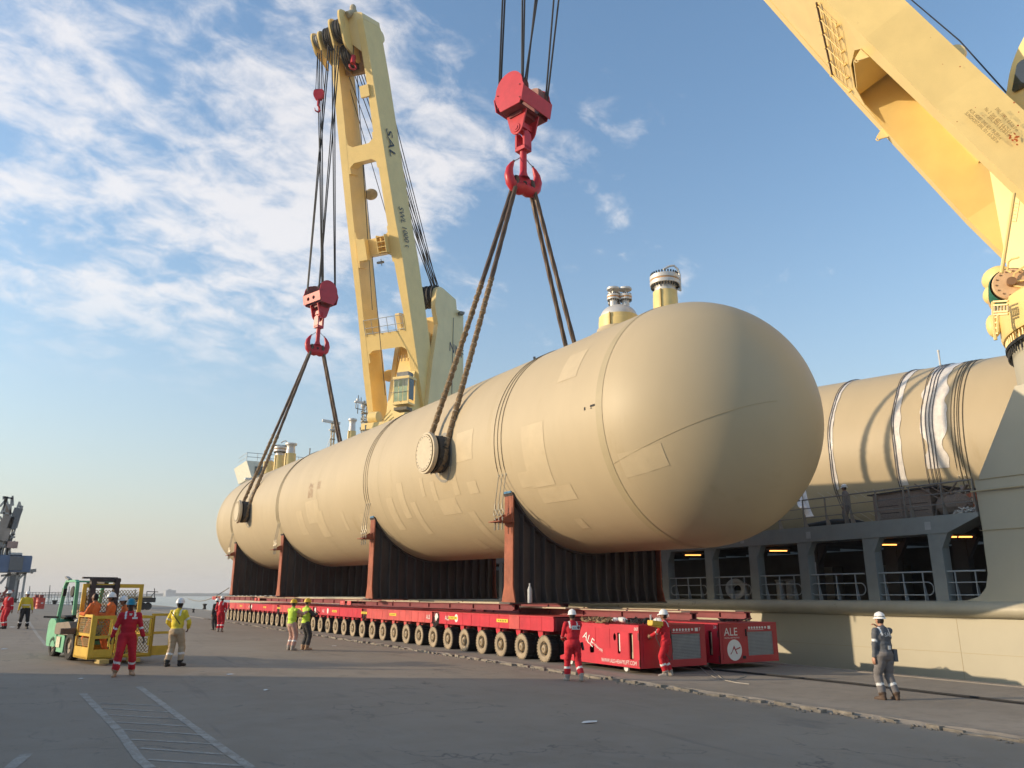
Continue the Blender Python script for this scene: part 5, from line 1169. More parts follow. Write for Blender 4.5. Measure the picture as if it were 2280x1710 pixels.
    mb = M(); mb.bb(27.2, 28.2, 9.2, 10.4, 22.5, 23.2); obj('house_hatch', mb, black, root)
    # winch with green rope drum, platform grating, ladder and handles at the hinge
    wc = V(onX(2252, 640, 25.6)); wx = V((.55, .83, 0)).cross(V((0, 0, 1))); wx = V((-.80, -.45, .1)).normalized()
    mb = M(); mb.lathe([(0, .32), (.50, .32), (.54, .28), (.54, .22), (.45, .20)], wc, wx, 32); mb.lathe([(.62, -.9), (.66, -.88), (.66, -.80), (.55, -.78)], wc, wx, 32); obj('winch_flange', mb, mat('winch flange', (.62, .40, .22), .6, .15, 3), root, 40)
    mb = M(); mb.lathe([(.60, .20), (.64, .1), (.60, 0), (.64, -.1), (.60, -.2), (.64, -.3), (.60, -.4), (.64, -.6), (.60, -.78)], wc, wx, 32); obj('rope_drum', mb, mat('green rope', (.02, .13, .085), .6, .4, 20), root, 40)
    mb = M(); 
    for k in range(14): a = 2*math.pi*k/14; s1 = wx.cross(V((0, 0, 1))).normalized(); s2 = s1.cross(wx); p_ = wc+wx*.33+(s1*math.cos(a)+s2*math.sin(a))*.42; mb.cyl(p_, p_+wx*.02, .028, n=6)
    mb.cyl(wc+wx*.32, wc+wx*.50, .14, n=14); obj('winch_bolts', mb, mat('brown metal', (.22, .12, .06)), root)['kind'] = 'stuff'
    mb = M(); s1 = wx.cross(V((0, 0, 1))).normalized(); c = wc+wx*.42
    for a, b in (((.1, .35), (.75, .75)), ((.05, -.05), (.75, -.35)), ((.0, .1), (.75, .05)), ((.1, .35), (.0, .1)), ((.05, -.05), (.0, .1))): mb.bar(c-s1*a[0]*SS+V((0, 0, a[1]-.1)), c-s1*a[1]*0-s1*b[0]*SS+V((0, 0, b[1]-.1)), .05, .05)
    obj('winch_frame', mb, craney, root)
    mb = M(); mb.sph(V(onX(2221, 620, 26.2)), (.35, .5, .42), 14, 10); mb.sph(V(onX(2218, 655, 26.2)), (.3, .42, .38), 14, 10); mb.sph(V(onX(2212, 726, 26.0)), (.2, .22, .4), 12, 8); obj('gear_cover', mb, craney, root, 60)
    P_ = lambda x_, y_, X=24.7: V(onX(x_, y_, X))
    mb = M()
    for y_ in (672, 680, 695, 701): mb.bar(P_(2212, y_), P_(2245, y_-2), .08, .05)
    obj('platform_beam', mb, craney, root)
    for k in range(5): mb = M(); mb.bar(P_(2215+k*7.5, 681), P_(2215+k*7.5, 694), .07, .04); obj('platform_slat', mb, timber, root)
    mb = M()
    for k in range(4): mb.bar(P_(2213, 707+k*12), P_(2223, 706+k*12), .05, .05)
    mb.tube([P_(2211, 672), P_(2212, 705), P_(2214, 735), P_(2217, 757)], .05, 6); mb.tube([P_(2222, 700), P_(2222, 740)], .04, 6); obj('side_ladder', mb, craney, root)
    mb = M(); mb.tube([P_(2258, 430), P_(2247, 500), P_(2230, 608)], .06, 8); obj('hinge_strut', mb, craney, root)
    mb = M(); mb.tube([P_(2269, 573), P_(2252, 577), P_(2245, 584), P_(2243, 603), P_(2252, 606)], .03, 6); obj('grab_handle', mb, craney, root)
    mb = M()
    mb.tube([P_(2258, 445), P_(2250, 492)], .02, 5); mb.tube([P_(2270, 447), P_(2262, 494)], .02, 5)
    for k in range(6): mb.tube([P_(2257-k*1.4, 452+k*8), P_(2268-k*1.4, 454+k*8)], .016, 5)
    obj('hinge_ladder', mb, craney, root)
    return root, q
SS = 1
cn, QN = crane_near()

# ------------------------------------------------------------------ hook blocks
def hook_block(loc, la, label, Lb=2.1, Wb=1.85, Hb=1.95, hs_=0):
    """loc = bottom of the ramshorn hook; la = unit vector of the block's long axis"""
    root = thing('hook_block', label, 'hook block', loc, 'red hook blocks hanging from the cranes')
    la = V(la).normalized(); lb = la.cross(V((0, 0, 1))); zz = V((0, 0, 1)); o = V(loc)
    zb = 4.15                                # bottom of the sheave box
    for sg in (-1, 1):
        prof = [(-Wb*.30, 0), (Wb*.36, 0), (Wb*.52, Hb*.42), (Wb*.46, Hb*.56)]+[(Wb*.46*math.cos(R(a)), Hb*.56+Hb*.44*math.sin(R(a))) for a in range(12, 180, 12)]+[(-Wb*.46, Hb*.56), (-Wb*.52, Hb*.42)]
        mb = M(); mb.plate(prof, o+la*sg*Lb/2+zz*zb-la*(.05 if sg > 0 else 0), lb, zz, la*.05); obj('cheek_plate', mb, hookred, root, 30)
        mb = M()
        for a in (-.38, .38):
            for z in (.25, .95): c = o+la*(sg*(Lb/2+.03))+lb*a*Wb+zz*(zb+z); mb.cyl(c-la*.02, c+la*.02, .03, n=6)
        obj('cheek_bolts', mb, maroon, root)['kind'] = 'stuff'
    for sg in (-1, 1):
        p0 = (Wb*.44*sg, .08); p1 = (Wb*.52*sg, Hb*.42); p2 = (Wb*.47*sg, Hb*.56)
        Ls = Lb/2+.04
        holes = [[(x+.17*math.cos(a), .36+.15*math.sin(a)) for a in np.linspace(0, 2*math.pi, 13)[:-1]] for x in (-.42, .28)]
        wv = (lb*(p1[0]-p0[0])+zz*(p1[1]-p0[1])); wl = wv.length; wv = wv/wl
        mb = M(); mb.plate([(-Ls, 0), (Ls, 0), (Ls, wl), (-Ls, wl)], o+lb*p0[0]+zz*(zb+p0[1]), la, wv, lb*(-.04*sg), holes if sg == hs_ else ()); obj('side_plate', mb, hookred, root)
    mb = M(); mb.box(o+zz*(zb+.06), (Lb*.96, Wb*.62, .12), (la, lb, zz)); mb.box(o+zz*(zb-.08), (Lb*.55, Wb*.42, .2), (la, lb, zz)); obj('bottom_plate', mb, maroon, root)
    for k in range(6):
        s_ = (-.84+.12*k if k < 3 else .6+.12*(k-3))*Lb/2
        mb = M(); mb.lathe([(0, -.04), (Hb*.40, -.04), (Hb*.44, -.06), (Hb*.41, 0), (Hb*.44, .06), (Hb*.40, .04), (0, .04)], o+la*s_+zz*(zb+Hb*.52), la, 28); obj('sheave', mb, mat('sheave red brown', (.20, .05, .035), .5, .3, 3), root, 40)
    # yoke plates, link, shank
    ha = V((1, 0, 0)); hb = V((0, 1, 0))     # hook opens along X
    for sg in (-1, 1):
        mb = M(); mb.plate(rpoly([(-.62, .0), (.62, .0), (.34, -1.0), (.0, -1.22), (-.34, -1.0)], [0, 0, .2, .3, .2]), o+la*(.42*sg)+zz*zb, lb, zz, la*.08*sg); obj('yoke_plate', mb, hookred, root)
        c = o+la*(.50*sg)+zz*(zb-.82); mb = M(); mb.lathe([(.24, 0), (.22, .04), (.12, .04), (.12, .07), (0, .07)], c, la*sg, 18); obj('pin_cap', mb, hookred, root, 40)
    mb = M(); mb.cyl(o+la*.42+zz*(zb-.82), o-la*.42+zz*(zb-.82), .16, n=14); mb.box(o+zz*(zb-.62), (.8, .5, .3), (la, lb, zz)); obj('yoke_pin', mb, hookred, root, 40)
    mb = M()
    for sg in (-1, 1): mb.plate(rpoly([(-.26, -.5), (.26, -.5), (.26, .35), (0, .52), (-.26, .35)], .1), o+lb*(.20*sg)+zz*(zb-1.35), la, zz, lb*.1*sg)
    mb.box(o+zz*(zb-1.8), (.52, .6, .2), (la, lb, zz)); obj('swivel_link', mb, hookred, root)
    mb = M(); mb.lathe([(.24, 2.45), (.20, 2.35), (.17, 2.2), (.17, 1.15), (.22, .95), (.32, .8)], o, zz, 18); obj('shank', mb, hookred, root, 50)
    hk = M()
    for sg in (-1, 1):
        pts = [(.0, .30), (.25, .20), (.50, .24), (.70, .45), (.80, .80), (.76, 1.15), (.62, 1.45), (.54, 1.58)]
        hk.tube([o+ha*(p_[0]*sg)+zz*p_[1] for p_ in pts], [.30, .30, .28, .25, .22, .17, .10, .04], 14)
    hk.lathe([(0, -.16), (.38, -.16), (.46, -.08), (.46, .08), (.38, .16), (0, .16)], o+zz*.52, hb, 24)
    obj('ramshorn', hk, hookred, root, 60)
    mb = M(); mb.lathe([(.13, -.02), (.10, .02), (0, .02)], o+zz*.5-hb*.165, -hb, 14); obj('hook_eye', mb, black, root)
    mb = M()
    for sg in (-1, 1):
        mb.tube([o+ha*.17*sg+zz*1.9, o+ha*.36*sg+zz*1.72, o+ha*.55*sg+zz*1.6], .022, 5); mb.tube([o+ha*.53*sg+zz*1.6+V((.06*math.cos(a), .0, .05*math.sin(a))) for a in np.linspace(0, 6.28, 8)], .018, 5)
    obj('latch_chain', mb, greym, root)
    return root, zb, Hb, la, lb
H1 = V((17.1, 28.1, 20.35)); H2 = V((16.3, 58.6, 20.5))
hb1 = hook_block(H1, (.95, .31, 0), 'near hook block, large, hanging from ropes that leave the top of the picture')
hb2 = hook_block(H2, (.35, -.94, 0), 'far hook block, smaller in view, left of the far crane boom', hs_=1)
def hoist(hb, H, tops, label):
    root, zb, Hb, la, lb = hb
    r = thing('hoist_ropes', label, 'ropes', H+V((0, 0, zb+Hb)), 'hoist rope bundles')
    for (s_, w_), t in tops:
        a = H+la*s_+lb*w_+V((0, 0, zb+Hb*.55)); mb = M(); mb.cyl(a, t, .048, n=6); obj('rope', mb, wire, r)
tops1 = []
def cpx(P):
    v_ = np.array(P)-CC; return CX+FPX*(v_@rt)/(v_@fw)
at1 = sorted([(s_, w_) for s_ in (-.92, -.80, .80, .92) for w_ in (-.78, .78)], key=lambda t: cpx(H1+hb1[3]*t[0]+hb1[4]*t[1]+V((0, 0, 5.2))))
for (s_, w_), px in zip(at1, (1119, 1124, 1163, 1168, 1192, 1196, 1233, 1244)):
    a = H1+hb1[3]*s_+hb1[4]*w_+V((0, 0, 5.2)); T_ = onY(px, 0, a.y*.5+28.1*.5); tops1.append(((s_, w_), a+(T_-a)*2.2))
hoist(hb1, H1, tops1, 'black hoist ropes running up out of the picture from the near hook block')
tops2 = []
for s_, w_, px, py in ((-.9, -.8, 707, 118), (-.8, -.8, 711, 120), (-.7, -.8, 716, 112), (-.85, .75, 731, 100), (-.75, .75, 735, 104), (.75, -.8, 739, 108), (.85, -.8, 745, 100), (.75, .8, 752, 102), (.85, .8, 757, 106)):
    tops2.append(((s_, w_), onY(px, py, 57.2)))
hoist(hb2, H2, tops2, 'black hoist ropes between the far boom head and the far hook block')
# auxiliary hook of the far crane
def aux():
    r = thing('auxiliary_hook', 'small dark red auxiliary hook ball hanging left of the far boom', 'hook block', onY(709, 243, 57.0))
    c = onY(710, 210, 57.0); ax = V((-.5, -.8, 0)).normalized()
    s_ = ax.cross(V((0, 0, 1))); mb = M(); mb.plate(rpoly([(-.40, .42), (.40, .42), (.46, -.1), (.25, -.55), (-.25, -.55), (-.46, -.1)], .2), c-ax*.15, s_, V((0, 0, 1)), ax*.3); obj('block', mb, hookred, r, 40)
    mb = M(); mb.cyl(c-V((0, 0, .5)), c-V((0, 0, 1.1)), .10, n=10); b = c-V((0, 0, 1.4)); mb.tube([b+V((0, 0, .35)), b+V((.12, 0, .1)), b+V((.2, 0, -.1)), b+V((.05, 0, -.3)), b+V((-.2, 0, -.25)), b+V((-.26, 0, .0))], [.08, .09, .09, .08, .06, .03], 8); obj('hook', mb, hookred, r, 50)
    for px, qx in ((706.5, 703), (716, 722)):
        mb = M(); mb.cyl(onY(px, 125, 57.0), onY(qx, 200, 57.0), .03, n=5); obj('rope', mb, wire, r)
    mb = M()
    a = onY(788, 60, 57); b = onY(787, 125, 57); mb.cyl(a, b, .03, n=5)
    r2 = thing('small_hook', 'little pink red hook hanging in front of the far boom head', 'hook block', b)
    obj('rope', mb, wire, r2); mb = M(); mb.cyl(b, b-V((0, 0, .75)), .22, n=10); obj('weight', mb, hookred, r2, 40)
    mb = M(); c = b-V((0, 0, 1.05)); mb.tube([c+V((.3*math.sin(a_), 0, .3*math.cos(a_))) for a_ in np.linspace(0, 5, 10)], .08, 8); obj('hook', mb, hookred, r2, 50)
aux()
# ------------------------------------------------------------------ slings
def sling(H, s_tr, sg, frac, label, sag=0):
    """a doubled wire rope sling: over the hook horn, both strands down to the trunnion; burlap wrap below frac"""
    r = thing('wire_sling', label, 'sling', H+V((.42*sg, 0, .6)), 'doubled slings between the hooks and the trunnions')
    tr = vp(s_tr, 180 if sg < 0 else 0, R1); ax = X1*sg
    top = H+V((.42*sg, 0, .58))
    sh = A1
    for k, t in enumerate((-1, 1)):
        bot = tr+ax*(.30 if k == 0 else .48)+sh*(.58*t)+V((0, 0, .10)) if False else tr+ax*(.18+.26*k)+sh*(.62*t)+V((0, 0, .15))
        st = top+V((0, .15*t, 0)); n = 60
        pts = [st.lerp(bot, i/n)+V((0, 0, -.10*math.sin(math.pi*i/n))) for i in range(n+1)]
        # over the horn
        over = [top+V((0, 0, .16))] if k == 0 else []
        cut = int(n*frac)
        up = pts[:cut+2]
        if k == 0: up = [top+V((.02*sg, 0, .20)), top+V((0, -.10, .14))]+up
        else: up = [top+V((.02*sg, 0, .20)), top+V((0, .10, .14))]+up
        mb = M(); mb.tube(up, .098, 24, lobes=6, amp=.15, twist=5.5); obj('steel_strand', mb, rope, r, 60)
        rnd = random.Random(k*7+int(s_tr)); lo = []
        P_ = pts[cut:]; rr = []
        fine = []
        for i in range(len(P_)-1):
            for j in range(4): fine.append(P_[i].lerp(P_[i+1], j/4))
        fine.append(P_[-1])
        for i, p_ in enumerate(fine): rr.append(.115+.028*noise.noise(V((i*.31, k*5+s_tr, 0)))+.018*noise.noise(V((i*1.1, k, 4))))
        fine = [p_+V((.02*noise.noise(V((i*.4, 1, k))), .02*noise.noise(V((i*.4, 7, k))), 0)) for i, p_ in enumerate(fine)]
        mb = M(); mb.tube(fine, rr, 14, lobes=3, amp=.09, twist=6); obj('burlap_wrap', mb, burlap, r, 60)
        mb = M()
        for i in range(3, len(fine)-2, 7):
            c = fine[i]; d = (fine[i+1]-fine[i-1]).normalized(); a = d.cross(V((0, 1, 0))).normalized(); b = d.cross(a); rq = rr[i]*1.07+.008
            mb.tube([c+(a*math.cos(q)+b*math.sin(q))*rq+d*(.03*math.sin(q)) for q in np.linspace(0, 2*math.pi, 11)], .008, 4, caps=False)
        o = obj('tie_wire', mb, tie, r); o['kind'] = 'stuff'
    # the loop round the trunnion barrel
    c = tr+ax*.32
    mb = M(); mb.tube([c+(sh*math.cos(a)*.66+V((0, 0, 1))*math.sin(a)*.66)+ax*(.13*math.cos(a)) for a in np.linspace(.15, -math.pi-.15, 22)], .12, 12, lobes=3, amp=.08, twist=5); obj('sling_loop', mb, burlap, r, 60)
sling(H1, 3.03, -1, .40, 'near sling leg on the quay side, brown wrapped below, ending on the near trunnion')
sling(H1, 3.03, 1, .60, 'near sling leg on the ship side, disappearing behind the vessel crown')
sling(H2, 33.61, -1, .55, 'far sling leg on the quay side, ending on the far trunnion')
sling(H2, 33.61, 1, .72, 'far sling leg on the ship side, beside the single yellow nozzle')
# ------------------------------------------------------------------ people
def cloth(name, c, rough=.85): return mat(name, c, rough, .13, 5, bump=.25, bscale=18)
SK = {'dark': mat('dark skin', (.085, .045, .03), .5, .1, 8), 'brown': mat('brown skin', (.22, .11, .065), .5, .1, 8), 'light': mat('light skin', (.50, .26, .17), .5, .08, 8)}
eye = mat('eye dark', (.01, .01, .01), .3); hairm = mat('dark hair', (.02, .015, .012), .7, .3, 40)
def ik(a, b, l1, l2, hint):
    d = b-a; L_ = min(d.length, (l1+l2)*.999); dn = d.normalized(); x = (l1*l1-l2*l2+L_*L_)/(2*L_); y = math.sqrt(max(0, l1*l1-x*x))
    hv = V(hint); hv = (hv-dn*hv.dot(dn)); hv.normalize(); return a+dn*x+hv*y, a+dn*L_
def hand(mb, wr, d, palm_n, sg, mi, s, curl=.5, fold=None):
    """palm, four unequal fingers and a thumb leaving the side of the palm; d = pointing direction, palm_n = palm normal"""
    d = d.normalized(); pn = (V(palm_n)-d*V(palm_n).dot(d)).normalized(); w = d.cross(pn)*sg
    mb.sph(wr+d*.045*s, (.042*s, .052*s, .019*s), 10, 7, mi, (w, d, pn))
    for k, (off, ln) in enumerate(((-.030, .070), (-.010, .080), (.010, .075), (.029, .058))):
        b0 = wr+d*.085*s-w*off*s; c = curl*(1+.12*k)
        p1 = b0+(d*math.cos(c*.6)+pn*math.sin(c*.6))*ln*.5*s; p2 = p1+(d*math.cos(c*1.5)+pn*math.sin(c*1.5))*ln*.3*s; p3 = p2+(d*math.cos(c*2.3)+pn*math.sin(c*2.3))*ln*.25*s
        mb.tube([b0-d*.02*s, b0, p1, p2, p3], [.010*s, .0105*s, .0095*s, .0085*s, .006*s], 6, mi)
    t0 = wr+d*.030*s+w*.030*s; t1 = t0+(w*.7+d*.6+pn*.3).normalized()*.036*s; t2 = t1+(w*.2+d*.9+pn*.4).normalized()*.03*s
    mb.tube([t0-w*.015*s, t0, t1, t2], [.013*s, .0135*s, .011*s, .007*s], 6, mi)
def person(label, pos, H, a, top, bottom, boot, skin, feet, hands, lean=(0, 0), hips=(0, 0), head=(0, 0), helmet=None, vest=None, stripes=True, hair=True, sit=None, sleeve=True, group='workers on the quay', curl=.5, gap=.0, helm_kind='hat'):
    """pos: ground point. a: 0 = facing away from the camera, +90 = facing picture left. Local frame: +Y forward, +X right.
       feet [(x,y,lift,toe_yaw)]*2 (left, right); hands [(x,y,z)]*2 relative to the ground in units of a 1.8 m body; lean = chest shift."""
    pos = V(pos); s = (H-.035)/1.80
    away = V((pos.x, pos.y, 0)).normalized(); left = V((-away.y, away.x, 0)); f = away*math.cos(R(a))+left*math.sin(R(a))
    root = thing('person', label, 'person', pos, group, math.atan2(f.y, f.x)-math.pi/2)
    hz_ = sit if sit else .95
    pel = V((hips[0], hips[1], hz_)); ch = pel+V((lean[0]*.6, lean[1]*.6, .34)); nb = pel+V((lean[0], lean[1], .545)); hd = nb+V((head[0]*.6, .025+head[1], .165))
    B = []                                    # bones: zone, p, q, rp, rq
    sh = [nb+V((-.190, -.005, -.065)), nb+V((.190, -.005, -.065))]
    hp = [pel+V((-.095, 0, -.02)), pel+V((.095, 0, -.02))]
    T = M()
    T.sph(pel+V((0, -.01, .0)), (.186, .150, .16), 16, 10); T.sph(pel.lerp(ch, .55), (.182, .145, .2), 16, 10); T.sph(ch+V((0, 0, .03)), (.203, .145, .225), 16, 10)
    T.tube([sh[0], sh[1]], .066, 12); T.sph(sh[0], .076, 12, 8); T.sph(sh[1], .076, 12, 8)
    T.tube([nb-V((0, 0, .09)), nb+V((0, .0, .02)), hd-V((0, .0, .06))], [.085, .062, .058], 12)
    T.sph(hd, (.077, .097, .118), 16, 12); T.sph(hd+V((0, .035, -.075)), (.05, .055, .045), 12, 8)
    B += [('torso', pel-V((0, 0, .02)), ch, .17, .18), ('torso', ch, nb-V((0, 0, .05)), .19, .12), ('neck', nb, hd-V((0, 0, .08)), .06, .06), ('head', hd-V((0, 0, .04)), hd+V((0, 0, .05)), .10, .10), ('torso', sh[0], sh[1], .075, .075)]
    ank = []
    for i in (0, 1):
        fx_, fy_, fz_, fyaw = feet[i]; an = V((fx_, fy_, .095+fz_)); kn, an = ik(hp[i], an, .445, .425, (0.05*(-1 if i == 0 else 1), 1, .1)); ank.append(an)
        T.tube([hp[i]+V((0, 0, .02)), hp[i].lerp(kn, .5), kn], [.122, .108, .092], 12); T.tube([kn, kn.lerp(an, .4), an+V((0, 0, .03))], [.092, .090, .082], 12); T.sph(kn, .092, 10, 8)
        fd = V((math.sin(R(-fyaw)), math.cos(R(fyaw)), -.0)); drop = -.055
        T.tube([an+V((0, 0, .06)), an-fd*.03+V((0, 0, drop*.3))], [.058, .056], 10)
        heel = an-fd*.055+V((0, 0, drop)); toe = an+fd*.185+V((0, 0, drop-.012-fz_*.45))
        T.tube([heel-fd*.02, heel, heel.lerp(toe, .55)+V((0, 0, .012)), toe, toe+fd*.03], [.030, .045, .047, .040, .022], 12)
        B += [('leg%d' % i, hp[i], kn, .11, .08), ('shin%d' % i, kn, an+V((0, 0, .05)), .08, .07), ('boot', an+V((0, 0, .01)), an-fd*.02+V((0, 0, -.05)), .055, .05), ('boot', heel, toe, .05, .04)]
    HM = M(); wrs = []
    for i in (0, 1):
        sg = -1 if i == 0 else 1; hint = (sg*.55, -.8, -.35)
        el, wr = ik(sh[i], V(hands[i][:3])+V((pel.x*0, 0, 0)), .295, .255, hands[i][3] if len(hands[i]) > 3 else hint)
        T.tube([sh[i], sh[i].lerp(el, .5), el], [.076, .068, .060], 10); T.tube([el, el.lerp(wr, .5), wr], [.060, .057, .046], 10); T.sph(el, .060, 10, 8)
        B += [('arm%d' % i, sh[i], el, .07, .052), ('fore%d' % i, el, wr, .052, .042)]
        d = (wr-el).normalized(); wrs.append((wr, d))
        HM.tube([wr-d*.03, wr+d*.02], [.030, .027], 10); hand(HM, wr+d*.01, d, V((-sg, .15, -.2)), sg, 0, 1.0, curl)
    T.v = [tuple(V(p)*s) for p in T.v]
    o = obj('tmp_body', T, [tank]); o.location = (0, 0, 0)
    r_ = o.modifiers.new('r', 'REMESH'); r_.mode = 'VOXEL'; r_.voxel_size = .0165; sm = o.modifiers.new('s', 'SMOOTH'); sm.factor = .5; sm.iterations = 3
    dg = bpy.context.evaluated_depsgraph_get(); dg.update(); me0 = bpy.data.meshes.new_from_object(o.evaluated_get(dg)); bpy.data.objects.remove(o)
    nv = len(me0.vertices); co = np.empty(nv*3); me0.vertices.foreach_get('co', co); co = co.reshape(-1, 3)
    no_ = np.empty(nv*3); me0.vertices.foreach_get('normal', no_); no_ = no_.reshape(-1, 3)
    # zone of every vertex from the nearest bone
    D_ = np.full((len(B), nv), 9.); TT = np.zeros((len(B), nv))
    for k, (z, p, q, rp, rq) in enumerate(B):
        p = np.array(p)*s; q = np.array(q)*s; v_ = q-p; L2_ = max(v_@v_, 1e-6); t = np.clip(((co-p)@v_)/L2_, 0, 1); dist = np.linalg.norm(co-(p+t[:, None]*v_), axis=1)
        D_[k] = dist/((rp+(rq-rp)*t)*s); TT[k] = t
    best = D_.argmin(0); zone = [B[k][0] for k in best]; tt = TT[best, np.arange(nv)]
    for i in range(nv):                        # cloth folds
        z = zone[i]
        if z in ('head', 'neck', 'boot'): continue
        p = V(co[i]); t = tt[i]; amp = .010
        if z[:-1] in ('shin', 'fore', 'arm', 'leg'): amp = .008+.010*max(0, (t-.55))+.008*max(0, .25-t)
        w = noise.noise(V((p.x*9, p.y*9, p.z*22+pos.x)))*amp+noise.noise(V((p.x*4, p.y*4+5, p.z*8+pos.y)))*.012
        co[i] += no_[i]*w*s
    me0.vertices.foreach_set('co', co.ravel())
    skin_m = SK[skin]; mats_ = [top, bottom, boot, skin_m, stripem, vest or top, eye, hairm, hairm]
    idx = {'torso': 5 if vest else 0, 'neck': 3, 'head': 3, 'boot': 2}
    fm = []
    waist = (hz_+.06)*s
    for p in me0.polygons:
        i = p.vertices[0]; z = zone[i]; t = tt[i]; m_ = idx.get(z)
        if z == 'torso':
            if co[i][2] < waist-(.05*s if vest else 0): m_ = 1
            elif stripes == 'band' and abs(co[i][2]/s-hz_-.20) < .022: m_ = 4
            elif stripes and not vest and stripes != 'band' and co[i][2]/s > hz_+.40 and .085 < abs(co[i][0]/s-lean[0]) < .125: m_ = 4
        elif z[:-1] == 'leg': m_ = 1
        elif z[:-1] == 'shin': m_ = 4 if (stripes and .42 < t < .56) else 1; m_ = 2 if t > .93 else m_
        elif z[:-1] == 'arm': m_ = 4 if (stripes == 'upper' and .55 < t < .72) else 0; m_ = 3 if (not sleeve and t > .8) else m_
        elif z[:-1] == 'fore': m_ = 4 if (stripes is True and .05 < t < .22) else 0; m_ = 3 if not sleeve else m_
        if z == 'head' and hair and (co[i][1]-hd.y*s) < .02*s and co[i][2] > (hd.z-.07)*s and co[i][1]-hd.y*s < .01: m_ = 7
        fm.append(m_ if m_ is not None else 0)
    E_ = M(); E_.v = [tuple(c) for c in co]; E_.f = [tuple(p.vertices) for p in me0.polygons]; E_.m = fm
    bpy.data.meshes.remove(me0)
    F_ = M()
    F_.add([tuple(V(p)*s) for p in HM.v], HM.f, 3)
    fc = M(); fc.sph(hd+V((0, .103, -.012)), (.013, .022, .024), 8, 6)
    for sg in (-1, 1): fc.sph(hd+V((.079*sg, -.005, -.012)), (.012, .024, .032), 8, 6)
    F_.add([tuple(V(p)*s) for p in fc.v], fc.f, 3)
    ec = M()
    for sg in (-1, 1): ec.sph(hd+V((.030*sg, .090, .012)), (.013, .008, .007), 8, 6)
    ec.box(hd+V((0, .099, -.055)), (.044, .01, .007)); F_.add([tuple(V(p)*s) for p in ec.v], ec.f, 6)
    E_.add(F_.v, F_.f); E_.m[-len(F_.f):] = F_.m
    body = obj('body', E_, mats_, root, 75, local=True)
    if helmet:
        hm = M(); c = hd+V((0, -.005, .045))
        prof = [(1.0, 0), (.99, .05), (.93, .42), (.78, .72), (.5, .92), (.2, .99), (0, 1.0)]; n = 22; vs = []
        for r0, z0 in prof:
            for k in range(n): th = 2*math.pi*k/n; vs.append(c+V((.108*r0*math.cos(th), .133*r0*math.sin(th), .125*z0)))
        hm.add(vs, [(i*n+k, i*n+(k+1) % n, (i+1)*n+(k+1) % n, (i+1)*n+k) for i in range(len(prof)-1) for k in range(n)])
        vs = []
        for r0, zz_ in ((1.0, .004), (1.13, -.012), (1.13, -.018), (1.0, -.006)):
            for k in range(n):
                th = 2*math.pi*k/n; pk = max(0, math.sin(th))**3*.045 if helm_kind == 'hat' else max(0, math.sin(th))**4*.02; e = r0-1 if r0 > 1 else 0
                vs.append(c+V((.108*r0*math.cos(th), .133*r0*math.sin(th)+(pk if e else 0), zz_-(.01*max(0, math.sin(th)) if e else 0))))
        hm.add(vs, [(i*n+k, i*n+(k+1) % n, (i+1)*n+(k+1) % n, (i+1)*n+k) for i in range(3) for k in range(n)])
        hm.tube([c+V((0, .125*math.cos(a_), .118*math.sin(a_)+.005)) for a_ in np.linspace(.3, 2.84, 12)], .011, 6)
        if helm_kind == 'climb': hm.tube([c+V((.112*math.cos(a_), .136*math.sin(a_), .035)) for a_ in np.linspace(0, 6.283, 20)], .006, 5, mi=1)
        hm.v = [tuple(V(p)*s) for p in hm.v]; obj('hard_hat', hm, [helmet, black], root, 60, local=True)
    return root, s, wrs, nb, hd, pel
redc = cloth('red coverall cloth', (.52, .018, .030)); greyc = cloth('grey coverall cloth', (.18, .165, .16)); navyg = cloth('dark grey cloth', (.055, .052, .052)); yelc = cloth('yellow shirt cloth', (.72, .56, .05)); beigec = cloth('beige trousers cloth', (.45, .34, .22)); pinkc = cloth('pale salmon cloth', (.50, .30, .24)); limev = cloth('lime vest cloth', (.50, .68, .06), .7); blackc = cloth('black cloth', (.028, .026, .026)); orangec = cloth('orange coverall cloth', (.72, .17, .045)); slate = cloth('slate coverall cloth', (.115, .12, .13)); whitec = cloth('white cloth', (.68, .66, .62))
bootb = mat('brown boot leather', (.10, .065, .045), .7, .2, 8); boott = mat('tan boot leather', (.42, .27, .17), .7, .2, 8); bootk = mat('black boot leather', (.03, .028, .026), .6, .2, 8); bootg = mat('grey shoe', (.35, .31, .27), .7, .2, 8)
hw_ = mat('white hard hat', (.82, .81, .78), .3, .02, 3); hy_ = mat('yellow hard hat', (.80, .50, .03), .35, .03, 3); ht_ = mat('teal hard hat', (.02, .22, .30), .35, .05, 3)
ST = [(-.11, .0, 0, 8), (.11, .0, 0, -8)]
DOWN = [(-.26, .03, .82), (.26, .03, .82)]
def patch_on(root, s, x, y, z, w, h, m_, nm, face=-1, tilt=0):
    mb = M(); mb.box((x*s, y*s, z*s), (w*s, .006, h*s)); return obj(nm, mb, m_, root, local=True)
def txt_on(root, s, x, y, z, size, st, m_, back=True):
    u = V((1, 0, 0)) if back else V((-1, 0, 0)); q = text('lettering', st, (x*s, y*s, z*s), u, (0, 0, 1), size*s, m_, None, ext=.004); q.parent = root; return q
